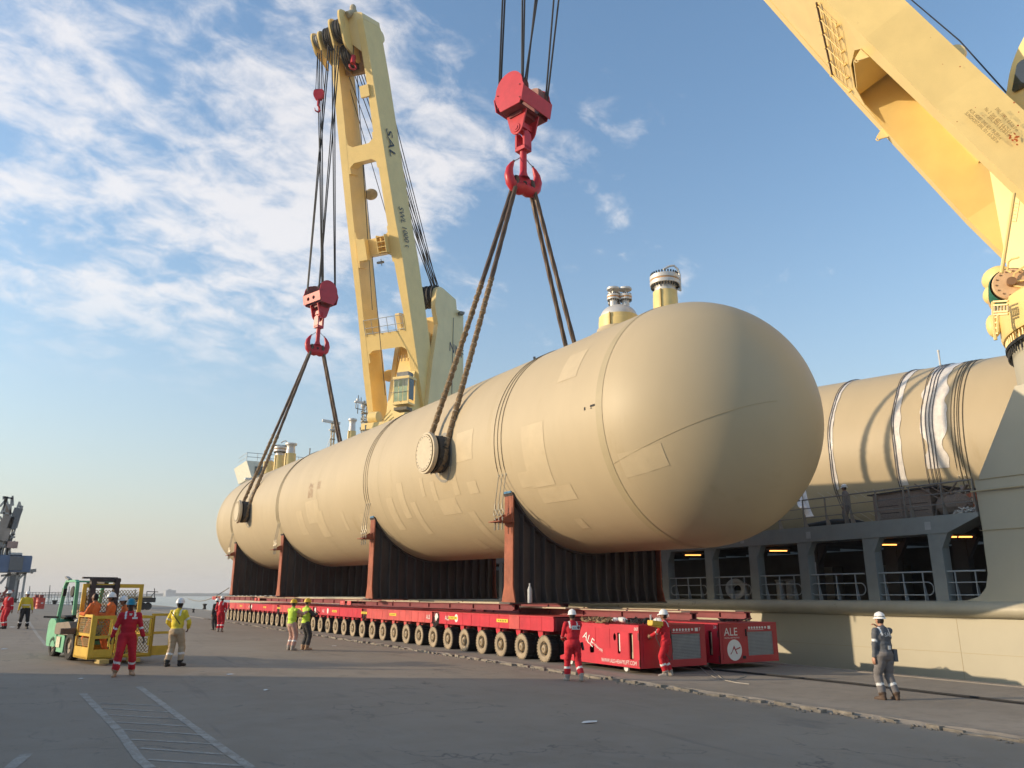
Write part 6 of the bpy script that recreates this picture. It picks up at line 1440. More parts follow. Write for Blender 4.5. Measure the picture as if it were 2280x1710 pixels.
# right side: crewman with radio, grey coverall
r, s, wr, nb, hd, pel = person('crewman in slate grey coverall and white helmet holding a radio to his mouth', gg(1982, 1560), 1.73, 42, slate, greyc, bootb, 'light', [(-.13, .05, 0, 12), (.13, -.06, 0, -10)], [(-.26, .05, .80), (.10, .235, 1.505, (.9, -.1, -.6))], helmet=hw_, stripes='upper', helm_kind='climb', group='ship crew in grey coveralls')
txt_on(r, s, -.10, -.172, 1.32, .12, 'SAL', white)
patch_on(r, s, .0, -.165, 1.09, .07, .08, white, 'name_tag')
mb = M(); mb.box((.10*s, .14*s, 1.60*s), (.055, .04, .14)); mb.cyl((.12*s, .14*s, 1.66*s), (.12*s, .14*s, 1.80*s), .007, n=6); obj('two_way_radio', mb, black, r, local=True)
mb = M(); mb.box((.21*s, -.02, .92*s), (.09, .15, .24)); obj('belt_pouch', mb, slate, r, local=True)
# worker walking toward the trailer, back to us
r, s, wr, nb, hd, pel = person('worker in red coverall and white hat seen from behind beside the first wheel', gg(1278, 1517), 1.71, 18, redc, redc, bootg, 'brown', [(-.13, .15, 0, 8), (.16, -.16, .02, -6)], [(-.20, .30, 1.05), (-.02, .28, 1.08, (.7, -.6, -.5))], lean=(0, .03), helmet=hw_, curl=.9, group='trailer crew in red coveralls')
patch_on(r, s, .03, -.165, 1.36, .23, .10, white, 'back_label'); txt_on(r, s, -.06, -.172, 1.335, .06, 'ALE', greym)
mb = M(); mb.lathe([(.035, 0), (0, .001)], (.10*s, -.175*s, 1.36*s), (0, -1, 0), 14); obj('back_logo', mb, maroon, r, local=True)
mb = M(); mb.bar((-.20*s, .36*s, 1.08*s), (-.05*s, .42*s, 1.06*s), .05, .05); obj('orange_glove', mb, mat('orange glove', (.7, .25, .03)), r, local=True)
mb = M(); mb.bar((.22*s, -.06*s, .98*s), (.24*s, -.1*s, .78*s), .05, .04); obj('holster', mb, black, r, local=True)
# operator with the yellow remote box
r, s, wr, nb, hd, pel = person('operator in red coverall with raised yellow control box in front of the power packs', gg(1486, 1506), 1.70, 82, redc, redc, bootg, 'brown', [(-.10, .03, 0, 10), (.10, -.08, 0, -8)], [(-.10, .40, 1.10, (-.6, -.5, -.6)), (.12, .42, 1.06, (.6, -.5, -.6))], lean=(0, .0), helmet=hw_, curl=1.0, group='trailer crew in red coveralls')
rc = thing('control_box', 'yellow remote control box with aerials held before the operator at face height', 'control box', V(r.location)+V((-.33, .10, 1.42)))
p0 = onY(1447, 1386, r.location.y-.05); p1 = onY(1471, 1389, r.location.y-.05)
mb = M(); mb.bar(p0, p1, .22, .12); mb.bar(p0+V((0, 0, -.05)), p0.lerp(p1, .85)+V((0, 0, -.09)), .18, .05); obj('case', mb, yel, rc, bevel=.01)
mb = M()
for t_ in (.05, .12): q = p0.lerp(p1, t_); mb.tube([q+V((0, 0, .05)), q+V((0, 0, .19)), q+V((.03, 0, .19))], .009, 5)
mb.cyl(p0.lerp(p1, .6)+V((0, 0, .05)), p0.lerp(p1, .6)+V((0, 0, .15)), .012, n=6); obj('aerial', mb, stripem, rc)
mb = M(); g_ = p0.lerp(p1, .55); mb.tube([g_, onY(1461, 1420, r.location.y), onY(1470, 1440, r.location.y), onY(1494, 1470, r.location.y), onY(1498, 1450, r.location.y), onY(1493, 1400, r.location.y)], .012, 5); obj('control_cable', mb, mat('grey cable', 0), rc)
# teal helmet
r, s, wr, nb, hd, pel = person('man in red coverall and teal hard hat walking in front of the basket', gg(273, 1505), 1.78, 186, redc, redc, boott, 'dark', [(-.20, -.13, .0, 14), (.20, .13, 0, -16)], [(-.36, .06, .88), (.36, -.02, .86)], lean=(0, .02), head=(.02, .0), helmet=ht_, group='men in red coveralls left of the trailer')
patch_on(r, s, -.10, .158, 1.36, .12, .045, white, 'chest_label')
mb = M(); mb.plate([(-.035, 0), (.035, 0), (.0, -.16)], (0, .128*s, 1.47*s), (1, 0, 0), (0, .18, 1), (0, .01, 0)); obj('white_undershirt', mb, whitec, r, local=True)
mb = M(); mb.box((0, .092*s, (hd.z+.012)*s), (.12*s, .02, .03)); obj('sunglasses', mb, black, r, local=True)
# yellow jacket
r, s, wr, nb, hd, pel = person('man in yellow jacket and beige trousers looking away beside the basket', gg(385, 1484), 1.79, -28, yelc, beigec, bootk, 'dark', [(-.14, -.10, 0, 6), (.12, .14, 0, -20)], [(-.24, .22, 1.00, (-.9, -.5, -.2)), (.20, .24, 1.0, (.9, -.5, -.2))], lean=(0, .01), helmet=hw_, stripes='upper', group='men in high visibility clothes')
mb = M(); mb.tube([(-.16*s, -.13*s, 1.46*s), (0, -.158*s, 1.30*s), (.15*s, -.13*s, 1.12*s)], .012, 5); obj('shoulder_strap', mb, black, r, local=True)
# two men in lime vests
r, s, wr, nb, hd, pel = person('man in lime vest and salmon coverall pointing right, yellow hard hat', gg(646, 1448), 1.80, -48, pinkc, pinkc, bootg, 'brown', [(-.11, .02, 0, 8), (.11, .0, 0, -8)], [(-.02, .44, 1.20, (-.8, -.3, -.6)), (.24, .48, 1.36, (.5, -.2, -.8))], helmet=hy_, vest=limev, group='pair of men in lime vests and yellow hats')
r, s, wr, nb, hd, pel = person('man in lime vest and dark coverall looking at his phone, yellow hard hat', gg(677, 1447), 1.84, -62, navyg, navyg, boott, 'light', [(-.11, .0, 0, 8), (.11, .04, 0, -8)], [(-.06, .36, 1.24, (-.7, -.6, -.5)), (.08, .38, 1.26, (.7, -.6, -.5))], helmet=hy_, vest=limev, stripes=False, curl=1.0, group='pair of men in lime vests and yellow hats')
mb = M(); mb.box((.0, .48*s, 1.33*s), (.075, .012, .14), (V((1, 0, 0)), V((0, .7, .7)), V((0, -.7, .7)))); obj('phone', mb, black, r, local=True)
# far red pair
person('man in red coverall and white hat standing at the far end of the wheel row', gg(488, 1407), 1.85, -20, redc, redc, bootg, 'brown', [(-.08, .0, 0, 8), (.09, .0, 0, -8)], [(-.20, .12, .95), (.20, .16, 1.02)], lean=(0, .02), helmet=hw_, stripes=True, group='trailer crew in red coveralls')
person('man in dark clothes half hidden behind the far red coverall', gg(486, 1405)+V((.05, 1.3, 0)), 1.72, 30, navyg, navyg, bootk, 'brown', ST, DOWN, helmet=hw_, stripes=False, group='trailer crew in red coveralls')
# far left pair
person('man in red coverall at the left edge, white hat, looking left', gg(9, 1400), 1.72, 130, redc, redc, bootk, 'brown', [(-.12, .06, 0, 8), (.10, -.04, 0, -8)], [(-.27, -.05, .86), (.27, .10, .86)], helmet=hw_, group='pair of men at the far left')
r, s, wr, nb, hd, pel = person('man in yellow shirt and black trousers at far left, white hat', gg(50, 1400), 1.72, 184, yelc, blackc, bootk, 'brown', [(-.17, .0, 0, 14), (.17, .02, 0, -14)], [(-.30, .02, .88), (.30, .02, .88)], helmet=hw_, stripes='band', sleeve=True, group='pair of men at the far left')
# crewman on deck
dk = onX(1888, 1150, XH+1.15); person('crewman in grey coverall on the ship deck behind the rail', (dk.x, dk.y, 4.50), 1.62, 70, greyc, greyc, bootk, 'brown', ST, [(-.24, .05, .82), (.24, -.05, .84)], helmet=hw_, stripes=False, helm_kind='climb', group='ship crew in grey coveralls')

# ------------------------------------------------------------------ forklift with man basket
GZ = gz(1.5, 25)
def basket():
    a = math.atan2(.22, .975); base = V((1.25, 24.65, GZ+.14))
    root = thing('man_basket', 'yellow steel man basket with expanded mesh panels carried on the forklift', 'basket', base, None, a)
    W_, D_ = 1.66, 1.32
    def fr(x0, z0, x1, z1, t, y, hollow=True, axis='x', m_=yel, nm='panel_frame', kick=0, bar=None, w=.075):
        # rectangular frame in a vertical plane; axis x: along x at depth y
        mb = M()
        def bx(u0, u1, v0, v1):
            if axis == 'x': mb.bb(u0, u1, y, y+t, v0, v1)
            else: mb.bb(y, y+t, u0, u1, v0, v1)
        bx(x0, x0+w, z0, z1); bx(x1-w, x1, z0, z1); bx(x0+w, x1-w, z0, z0+w); bx(x0+w, x1-w, z1-w, z1)
        if kick: bx(x0+w, x1-w, z0+w, z0+kick)
        if bar: bx(x0+w, x1-w, bar-w/2, bar+w/2)
        return obj(nm, mb, m_, root, local=True, bevel=.004)
    def mesh(x0, z0, x1, z1, y, axis='x', sx=.085, sz=.055):
        mb = M(); nx = int((x1-x0)/sx); nz_ = int((z1-z0)/sz)
        w = .0115
        for i in range(nx+1):
            for j in range(nz_+1):
                cx = x0+(i+.5*(j % 2))*sx; cz = z0+j*sz
                if cx+sx/2 > x1 or cz+sz > z1: continue
                for sg in (-1, 1):
                    p = (cx, cz); q = (cx+sg*sx/2, cz+sz)
                    if q[0] < x0: continue
                    if axis == 'x': mb.add([(p[0]-w, y, p[1]), (p[0]+w, y, p[1]), (q[0]+w, y+.004, q[1]), (q[0]-w, y+.004, q[1])], [(0, 1, 2, 3)])
                    else: mb.add([(y, p[0]-w, p[1]), (y, p[0]+w, p[1]), (y+.004, q[0]+w, q[1]), (y+.004, q[0]-w, q[1])], [(0, 1, 2, 3)])
        o = obj('expanded_mesh', mb, meshm, root, local=True); o['kind'] = 'stuff'; return o
    # side facing left (two frames with steps), front, tall back guard
    fr(.0, .0, D_, 1.15, .05, .0, axis='y', kick=.30, bar=.62)
    mesh(.10, .66, D_-.1, 1.06, .02, 'y'); mesh(.10, .32, D_-.1, .58, .02, 'y')
    fr(.05, .0, .62, 1.12, .05, .0, kick=.24, bar=.56, w=.085); mesh(.13, .62, .54, 1.04, .02)
    fr(.66, .0, W_-.0, 1.10, .05, .0, kick=.10, bar=.58, w=.07); mesh(.74, .12, W_-.08, .54, .02); mesh(.74, .64, W_-.08, 1.02, .02)
    fr(.0, .92, W_, 1.98, .05, D_-.05, w=.11); mesh(.12, 1.04, W_-.12, 1.86, D_-.03)
    fr(.0, .0, W_, .9, .05, D_-.04, kick=.3, w=.07)
    for x in (.48, W_-.14): mb = M(); mb.cyl((x, -.04, .62), (x, -.04, 1.02), .028, n=8); mb.cyl((x, -.04, .30), (x, -.04, .54), .028, n=8); obj('grab_bar', mb, mat('bright yellow pipe', (.85, .60, .08), .4), root, local=True)
    mb = M(); mb.bb(0, W_, 0, D_, .0, .05); obj('floor', mb, yel, root, local=True)
    fr(.0, .0, D_, 1.10, .05, W_-.05, axis='y', bar=.6)
    # gate swung open on the right
    g = M(); 
    for (x0, x1, z0, z1) in ((0, .07, 0, 1.15), (.62, .69, 0, 1.15), (.07, .62, .0, .26), (.07, .62, 1.08, 1.15), (.07, .62, .58, .65)): g.bb(W_+.03+x0, W_+.03+x1, .35, .40, z0, z1)
    obj('open_gate', g, yel, root, local=True, bevel=.004)
    g = M(); g.cyl((W_+.60, .31, .62), (W_+.60, .31, 1.05), .026, n=8); g.cyl((W_+.56, .31, .28), (W_+.56, .31, .55), .026, n=8); obj('grab_bar', g, mat('bright yellow pipe', 0), root, local=True)
    for x in (.32, 1.12): mb = M(); mb.bb(x-.12, x+.12, -.40, .0, -.10, .0); mb.bb(x-.12, x+.12, -.41, -.40, -.10, -.0) ; obj('fork_pocket', mb, mat('dull yellow', (.50, .36, .12), .6, .2, 4), root, local=True)
    return root
bk = basket()
def at_basket(x, y): return V((1.25, 24.65, GZ+.19))+V((.975, .22, 0))*x+V((-.22, .975, 0))*y
person('bareheaded man in orange coverall standing at the left of the basket', at_basket(.25, .80), 1.72, 60, orangec, orangec, bootk, 'brown', ST, [(-.1, .35, 1.2), (.1, .35, 1.2)], stripes=False, group='men in orange inside the basket')
person('man in orange with white hard hat in the middle of the basket', at_basket(.66, .75), 1.70, 90, orangec, orangec, bootk, 'brown', ST, [(-.1, .32, 1.2), (.1, .32, 1.2)], helmet=hw_, stripes=False, group='men in orange inside the basket')
person('man in orange with white hard hat at the right of the basket, head bowed', at_basket(1.10, .72), 1.60, 100, orangec, orangec, bootk, 'brown', ST, [(-.2, .2, 1.0), (.2, .2, 1.0)], lean=(0, .08), head=(0, .05), helmet=hw_, stripes=False, group='men in orange inside the basket')
def forklift():
    hd_ = V((.28, -.96, 0)); a = math.atan2(hd_.y, hd_.x)-math.pi/2; org = V((.42, 27.87, gz(.4, 27)))+V((.96, .28, 0))*0
    root = thing('forklift', 'mint green forklift truck with black mast standing behind the yellow basket', 'forklift', org, None, a)
    # local: +Y forward (toward the basket), +X = the truck's right (picture left)
    def ob(nm, mb, m_, bevel=.012, sm=None, par=None): return obj(nm, mb, m_, par or root, sm, local=True, bevel=bevel)
    Wd = 1.15
    mb = M(); body = [(-.55, .28), (-.62, .55), (-.60, .98), (-.42, 1.08), (-.05, 1.06), (.16, .90), (.26, .62), (.30, .28)]
    mb.plate(rpoly(body, .08), (-Wd+.02, 0, 0), (0, 1, 0), (0, 0, 1), (Wd-.04, 0, 0)); ob('counterweight', mb, fgreen, .02)
    mb = M(); mb.plate(rpoly([(.18, .16), (.86, .14), (.90, .60), (.74, .66), (.24, .66)], .06), (-Wd+.05, 0, 0), (0, 1, 0), (0, 0, 1), (Wd-.10, 0, 0)); ob('chassis', mb, fgreen, .015)
    mb = M(); mb.bb(-.035, -.02, .30, .62, .28, .58); ob('side_label', mb, mat('faded label', (.60, .55, .40), .6, .35, 12), 0)
    mb = M(); mb.plate(rpoly([(.05, .64), (1.45, .64), (1.45, .82), (1.20, 1.02), (.55, .98), (.10, .96)], .12), (-Wd+.01, 0, 0), (0, 1, 0), (0, 0, 1), (Wd-.02, 0, 0)); ob('hood', mb, mat('dusty brown hood', (.22, .17, .13), .5, .2, 3), .03)
    mb = M(); mb.bb(-Wd+.25, -.25, -.35, .0, 1.06, 1.16); mb.bb(-Wd+.2, -.2, -.4, .35, 1.10, 1.14); ob('black_deck', mb, black)
    # overhead guard
    for x in (-.04, -Wd+.04):
        mb = M(); pts = [(x, .12, .98), (x-.0, .36, 2.02), (x, .48, 2.16), (x, 1.28, 2.16), (x, 1.36, 2.10), (x, 1.44, 1.2)]
        for p_, q_ in zip(pts[:-1], pts[1:]): mb.bar(p_, q_, .07, .10, up=(1, 0, 0))
        ob('guard_post', mb, fgreen, .01)
    for k in range(6): mb = M(); mb.bb(-Wd+.08, -.08, .52+.14*k, .56+.14*k, 2.13, 2.17); ob('guard_bar', mb, fgreen, 0)
    mb = M(); mb.bar((-.06, .3, 2.28), (-.02, .75, 2.20), .10, .05); ob('tilted_plate', mb, greym, 0)
    mb = M(); mb.bar((-.04, .30, 1.75), (-.04, .34, 1.95), .09, .16); mb.lathe([(.16, 0), (.14, .03), (0, .035)], (-.0, 1.20, 1.86), (1, 0, 0), 14); ob('mirror', mb, black, 0)
    mb = M(); mb.bar((-.02, .2, 1.12), (.28, -.1, 1.13), .05, .05); ob('tail_bar', mb, black, 0)
    # wheels
    for (x, y, r_, w_) in ((-.02, 0, .29, .22), (-Wd+.24, 0, .29, .22), (.05, 1.62, .38, .27), (-Wd+.22, 1.62, .38, .27)):
        wr_ = M(); wr_.lathe([(r_*.55, -w_), (r_*.94, -w_), (r_, -w_+.03), (r_, -.03), (r_*.94, 0), (r_*.58, 0)], (x, y, r_), (1, 0, 0), 28)
        for k in range(20): t_ = 2*math.pi*k/20; rad = V((0, math.cos(t_), math.sin(t_))); tan = V((0, -math.sin(t_), math.cos(t_))); wr_.box(V((x-w_/2, y, r_))+rad*(r_+.004), (w_-.04, .045, .022), (V((1, 0, 0)), tan, rad))
        wo = ob('wheel', wr_, tyre, 0, 35)
        rm = M(); rm.lathe([(r_*.60, -.02), (r_*.45, -.06), (r_*.3, -.05), (r_*.2, -.01), (0, -.01)], (x, y, r_), (1, 0, 0), 20); rm.cyl((x-w_, y, r_), (x-w_+.02, y, r_), r_*.55, n=18); ob('rim', rm, mat('pale rim', (.30, .24, .17), .6, .2, 6), 0, 35, wo)
    # mast, carriage, forks
    for x in (-.22, -Wd+.28):
        mb = M(); mb.bb(x-.07, x+.07, 1.98, 2.16, .15, 2.24); ob('mast_rail', mb, mat('mast brown black', (.055, .040, .038), .6, .25, 3), .01)
    for z in (2.13, 1.95, 1.2, .5): mb = M(); mb.bb(-Wd+.18, -.14, 2.0, 2.12, z, z+.09); ob('mast_cross', mb, mat('mast brown black', 0), .01)
    mb = M(); mb.bar((-.62, .52, 2.12), (-.62, 1.98, 2.06), .12, .12); mb.bar((-.9, 1.98, 2.24), (.05, 1.98, 2.24), .1, .05); ob('tilt_beam', mb, mat('mast brown black', 0), 0)
    for x in (-.32, -.85): mb = M(); mb.bb(x-.06, x+.06, 2.17, 3.25, .12, .17); mb.bb(x-.06, x+.06, 2.17, 2.22, .12, .9); ob('fork', mb, greym, .005)
    mb = M(); mb.bb(-.16, .42, 1.86, 1.97, .70, .86); ob('side_shift_beam', mb, mat('beam grey brown', (.13, .10, .085), .6), .01)
    mb = M(); mb.bb(-.85, -.35, .35, .85, 1.0, 1.1); mb.bb(-.85, -.35, .28, .36, 1.05, 1.5); ob('seat', mb, black, .04)
    mb = M(); mb.tube([(-.6+.17*math.cos(t_), 1.18+.06*math.sin(t_), 1.30+.16*math.sin(t_)) for t_ in np.linspace(0, 6.28, 16)], .014, 6); ob('steering_wheel', mb, black, 0)
    return root, org, a
fk, fo, fa = forklift()
drv = fo+Matrix.Rotation(fa, 3, 'Z') @ V((-.55, .62, 0)); drv.z = gz(1, 27)+.42
person('forklift driver in a cream shirt half hidden behind the basket', drv, 1.72, 180, cloth('cream shirt', (.55, .48, .36)), whitec, bootk, 'brown', [(-.12, .52, .12, 8), (.12, .52, .12, -8)], [(-.18, .45, .95), (.18, .45, .95)], sit=.62, stripes=False, group=None)

# ------------------------------------------------------------------ far left: drums, loader, rail, lorry, bollards
drumred = mat('drum red', (.55, .07, .05), .5, .15, 3)
def drum(x, y, label):
    g_ = gg(x, y); root = thing('oil_drum', label, 'drum', g_, 'red oil drums at the far left')
    k = 1.15; r_ = .36*k; mb = M(); mb.lathe([(0, 0), (r_, 0), (r_, .02), (r_*.97, .04), (r_*.97, .30*k), (r_, .32*k), (r_*.97, .34*k), (r_*.97, .58*k), (r_, .60*k), (r_*.97, .62*k), (r_*.97, .9*k), (r_, .92*k), (r_*.94, .93*k), (r_*.94, .90*k), (0, .90*k)], g_, (0, 0, 1), 24); obj('shell', mb, drumred, root, 35)
    mb = M(); mb.bb(g_.x+r_*.1, g_.x+r_*.6, g_.y-r_*1.01, g_.y-r_*.97, g_.z+.5, g_.z+.62); obj('label_plate', mb, white, root)
    mb = M(); mb.lathe([(0, .9*k), (.20, .9*k), (.22, 1.12*k), (.20, 1.18*k), (0, 1.18*k)], g_, (0, 0, 1), 14); obj('lid_bucket', mb, mat('drum dark red', (.22, .04, .035)), root, 35)
drum(88, 1355.5, 'nearest red drum right of the man in the yellow shirt'); drum(78, 1352, 'second red drum hidden partly behind the first'); 
def far_rail():
    root = thing('quay_railing', 'long grey railing on the far edge of the quay', 'railing', (0, 150, gz(0, 150)))
    z0 = gz(0, 150); mb = M()
    for z in (z0+.15, z0+.95, z0+1.7): mb.bb(-30, 9.5, 149.9, 150.0, z, z+.07)
    obj('rail_bar', mb, greym, root)
    for i in range(44): x = -10+i*.45; mb = M(); mb.bb(x, x+.07, 149.92, 149.98, gz(x, 150)-.3, z0+1.72); obj('post', mb, greym, root)
    for i in range(7):
        x = -9+i*2.7; mb = M(); mb.lathe([(0, 0), (.25, 0), (.3, .35), (.42, .5), (.42, .62), (0, .65)], (x, 147, gz(x, 147)), (0, 0, 1), 12); tag(obj('mooring_bollard', mb, concrete_l, smooth=40), '%s dark bollard in the row before the far railing' % ('first', 'second', 'third', 'fourth', 'fifth', 'sixth', 'seventh')[i], 'bollard', 'bollards along the far railing')
    for px, pt in ((65, 1305), (110, 1303), (153, 1306), (300, 1312)):
        b = onY(px, 1338, 149); t_ = onY(px+1.5, pt, 149); mb = M(); mb.cyl(b-V((0, 0, 1)), t_, .07, n=6); tag(obj('lamp_post', mb, greym), 'thin pole rising from the far railing %s' % {65: 'behind the man in the yellow shirt', 110: 'left of the forklift guard', 153: 'seen through the forklift guard', 300: 'beside the parked flatbed'}[px], 'pole', 'thin poles along the far quay edge')
far_rail()
def loader():
    Y_ = 148.; P = lambda x, y, d=0: onY(x, y, Y_+d)
    root = thing('ship_loader', 'grey lattice ship loader with a blue cladded house at the left edge', 'ship loader', (P(35, 1335).x, Y_, gz(-4, 148)))
    steel = mat('hazy steel', (.33, .32, .30), .6, .2, 1); rusts = mat('haze greyed rust', (.30, .25, .21), .7, .3, .6)  # steel and rust paled, distance haze put into their colour
    def bars(L_, w, m_, nm):
        for a, b in L_:
            for d in (0, 4):
                mb = M(); mb.bar(P(*a, d), P(*b, d), w, w, up=(0, 1, 0)); obj(nm, mb, m_, root)
    mb = M(); a, b = P(24, 1237), P(66, 1274); mb.bb(a.x, b.x, Y_-1, Y_+5, b.z, a.z); obj('cladding', mb, mat('blue cladding', (.10, .15, .25), .6, .15, .8), root)
    mb = M(); a, b = P(0, 1236), P(22, 1274); mb.bb(a.x-3, b.x, Y_-1, Y_+5, b.z, a.z); obj('cladding', mb, mat('blue cladding', 0), root)
    mb = M(); a, b = P(25, 1232), P(49, 1270); mb.bb(a.x, b.x, Y_-1.2, Y_-1.02, b.z, a.z-.5); obj('dark_shaft', mb, mat('shaft grey', (.13, .135, .14)), root)
    mb = M(); a, b = P(26, 1231), P(49, 1236); mb.bb(a.x, b.x, Y_-1.3, Y_+2, b.z, a.z); obj('roof_box', mb, litegrey, root)
    bars([((23, 1237), (18, 1280)), ((47, 1237), (42, 1280)), ((21, 1268), (42, 1269))], .3, litegrey, 'frame_post')
    bars([((22, 1274), (12, 1334)), ((40, 1274), (30, 1336)), ((57, 1275), (48, 1334)), ((0, 1300), (20, 1276)), ((38, 1292), (56, 1276)), ((2, 1282), (60, 1275)), ((12, 1306), (30, 1330))], .32, steel, 'leg')
    mb = M(); a, b = P(18, 1276), P(36, 1335); mb.bb(a.x, b.x, Y_, Y_+3, b.z, a.z); obj('transfer_tower', mb, mat('shaft grey', 0), root)
    mb = M(); mb.bar(P(55, 1272), P(81, 1270), .5, .5); mb.bar(P(68, 1275), P(74, 1275), .3, .3); obj('service_arm', mb, steel, root)
    bars([((0, 1160), (0, 1236)), ((12, 1105), (2, 1236)), ((26, 1108), (15, 1236)), ((22, 1160), (16, 1236)), ((24, 1190), (10, 1236)), ((0, 1128), (18, 1106)), ((8, 1107), (30, 1110)), ((8, 1105), (8, 1112)), ((28, 1104), (29, 1126)), ((0, 1142), (28, 1144)), ((14, 1160), (34, 1172)), ((0, 1174), (36, 1170)), ((0, 1196), (34, 1196)), ((0, 1204), (26, 1206)), ((4, 1140), (16, 1110)), ((10, 1190), (30, 1160)), ((3, 1180), (20, 1225)), ((0, 1225), (22, 1200)), ((0, 1150), (12, 1174)), ((14, 1112), (24, 1142)), ((16, 1206), (24, 1236))], .28, steel, 'lattice_bar')
    mb = M(); mb.bar(P(4, 1204), P(20, 1150), 1.6, 1.0, up=(0, 1, 0)); mb.bb(P(0, 0).x-2, P(20, 1180).x, Y_, Y_+3, P(0, 1218).z, P(0, 1180).z); mb.bb(P(6, 1160).x, P(18, 1160).x, Y_+1, Y_+3, P(0, 1236).z, P(0, 1120).z); obj('machinery_block', mb, rusts, root)
    # inclined lattice boom
    for (o1, o2) in (((22, 1172), (44, 1117)), ((36, 1176), (50, 1126))): bars([(o1, o2)], .3, steel, 'boom_chord')
    for k in range(9): t_ = k/9; p_ = (22+22*t_, 1172-55*t_); q_ = (36+14*t_, 1176-50*t_); r_ = (22+22*(t_+.11), 1172-55*(t_+.11)); bars([(p_, q_), (q_, r_)], .16, steel, 'boom_lacing')
    mb = M(); mb.bar(P(25, 1178), P(42, 1132), 1.2, 1.0, up=(0, 1, 0)); obj('conveyor', mb, mat('shaft grey', 0), root)
    bars([((20, 1176), (36, 1176)), ((34, 1178), (14, 1236)), ((28, 1178), (20, 1240)), ((20, 1216), (32, 1220)), ((32, 1204), (32, 1220)), ((24, 1190), (34, 1190))], .25, steel, 'lattice_bar')
    mb = M(); mb.box(P(28, 1213), (1.4, 1.4, 1.0)); obj('cabin', mb, mat('faded salmon', (.36, .24, .2)), root)
    return root
loader()
def rubble_left():
    mb = M(); rnd = random.Random(4)
    for k in range(14):
        c = onY(rnd.uniform(0, 16), 1332, 140)+V((0, 0, rnd.uniform(-.5, 1.2))); mb.bar(c, c+V((rnd.uniform(-1, 1), 0, rnd.uniform(-.6, .9))), .25, .3)
    tag(obj('scrap_heap', mb, mat('scrap red brown', (.30, .08, .06), .8)), 'reddish pile of gear at the far left behind the red coverall', 'scrap heap', kind='stuff')
rubble_left()
def flatbed():
    g_ = onZ(318, 1350, 0); Y_ = g_.y-40; P = lambda x, y: onY(x, y, Y_)
    root = thing('flatbed_trailer', 'dark parked flatbed trailer with a frame at the back near the water', 'trailer', V((P(310, 1350).x, Y_, 0)))
    dk_ = mat('dark trailer paint', (.045, .042, .042), .6, .2, 1)
    a, b = P(272, 1330), P(346, 1341); z0 = P(300, 1351).z
    mb = M(); mb.bb(a.x, b.x, Y_, Y_+3, b.z, a.z-.05); obj('bed', mb, dk_, root)
    mb = M(); mb.bb(a.x, b.x-.5, Y_-.1, Y_+3.1, a.z-.05, a.z+.12); obj('deck', mb, timber, root)
    for x in (309, 318, 330, 290): c = P(x, 1346); mb = M(); mb.lathe([(0, -.3), (.50, -.3), (.52, 0), (.2, .02), (0, .0)], (c.x, Y_+.3, .52), (0, -1, 0), 18); obj('wheel', mb, black, root, 40)
    mb = M()
    for p_, q_ in (((327, 1331), (327, 1317)), ((327, 1317), (352, 1318)), ((344, 1331), (344, 1310)), ((334, 1331), (345, 1318))): mb.bar(P(*p_), P(*q_), .1, .1)
    obj('headboard_frame', mb, dk_, root)
flatbed()
for px, py, k, lb in ((455, 1357, .9, 'dark iron bollard at the quay edge left of the far red coverall'), (398, 1347, .9, 'dark bollard beside the white hat of the man in yellow'), (430, 1364, .5, 'low dark cleat on the apron between the bollards')):
    g_ = onZ(px, py, 0); f_ = .62; g_ = V((g_.x*f_, g_.y*f_, 0)) if 0 else g_; k *= .5; r_ = .42*k*1.6; mb = M(); mb.lathe([(0, 0), (r_*1.1, 0), (r_*.8, .1), (r_*.6, .7*k*1.5), (r_*1.05, 1.0*k*1.5), (r_*.9, 1.15*k*1.5), (0, 1.2*k*1.5)], (g_.x, g_.y, .01), (0, 0, 1), 16); tag(obj('mooring_bollard', mb, concrete_l, smooth=50), lb, 'bollard', 'bollards on the quay edge')
a = onZ(418, 1346, 0); a.z = 1.2
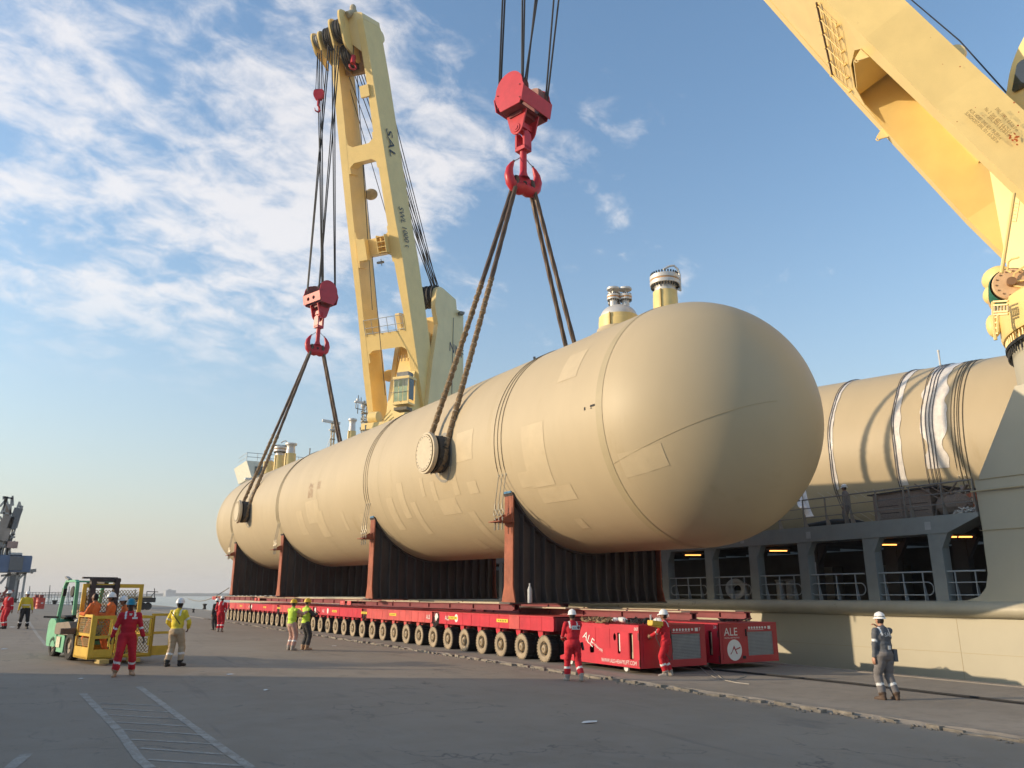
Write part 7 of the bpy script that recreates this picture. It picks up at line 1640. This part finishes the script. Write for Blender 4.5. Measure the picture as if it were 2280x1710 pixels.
mb = M(); b = onX(510, 1309, 24.0); mb.tube([a.lerp(b, t)+V((0, 0, -1.1*math.sin(math.pi*t))) for t in np.linspace(0, 1, 14)], .07, 6); tag(obj('mooring_rope', mb, mat('mooring rope', (.22, .19, .15), .9)), 'mooring rope rising from the bollard to the ship behind the last saddle', 'rope')
mb = M(); mb.tube([onZ(352, 1398.5, .3)+V((0, 0, 0)), onZ(372, 1399, .3)], .03, 6)
# building on the far shore
def shore_building():
    root = thing('shore_building', 'pale blocky building on the hazy shore across the water', 'building', (330, 2450, 0))
    pb = mat('pale far building', (.34, .35, .36), .8, .05, .02)
    a, b = onY(370, 1314, 2450), onY(391, 1325, 2450); mb = M(); mb.bb(a.x, b.x, 2450, 2500, -2, a.z); obj('wall', mb, pb, root)
    mb = M(); mb.bb(a.x+4, a.x+14, 2449, 2460, a.z, a.z+2.5); obj('roof_block', mb, pb, root)
    for k in range(6): mb = M(); x = a.x+2+k*4.4; mb.bb(x, x+2.2, 2449.2, 2449.9, a.z-6, a.z-3); obj('window', mb, mat('far window', (.2, .22, .24)), root)
shore_building()
# loose cables on the apron in front of the power packs
for pts, lb in (((( 1540, 1483), (1575, 1500), (1600, 1512), (1630, 1516), (1660, 1505)), 'pale cable looping over the apron below the near power pack'), (((1560, 1482), (1590, 1496), (1612, 1514), (1640, 1520), (1668, 1523)), 'second thin cable trailing to the right on the apron')):
    mb = M(); P_ = [onZ(x, y, .02) for x, y in pts]; P_[0].z = .22; mb.tube(P_, .010, 5); tag(obj('loose_cable', mb, mat('pale cable', (.42, .38, .32)), smooth=60), lb, 'cable', 'cables lying on the apron')
# ------------------------------------------------------------------ the air between here and the far shore
hz_m = bpy.data.materials.new('haze air'); hz_m.use_nodes = True; nt = hz_m.node_tree; nt.nodes.clear()
o_ = nt.nodes.new('ShaderNodeOutputMaterial'); pv = nt.nodes.new('ShaderNodeVolumePrincipled'); pv.inputs['Color'].default_value = (.90, .91, .93, 1); pv.inputs['Density'].default_value = .00028; pv.inputs['Anisotropy'].default_value = .2
nt.links.new(pv.outputs[0], o_.inputs['Volume'])
mb = M(); mb.bb(-3650, 3650, -350, 3950, -7.5, 62); tag(obj('haze', mb, hz_m), 'thin pale harbour haze over the whole scene', kind='stuff')
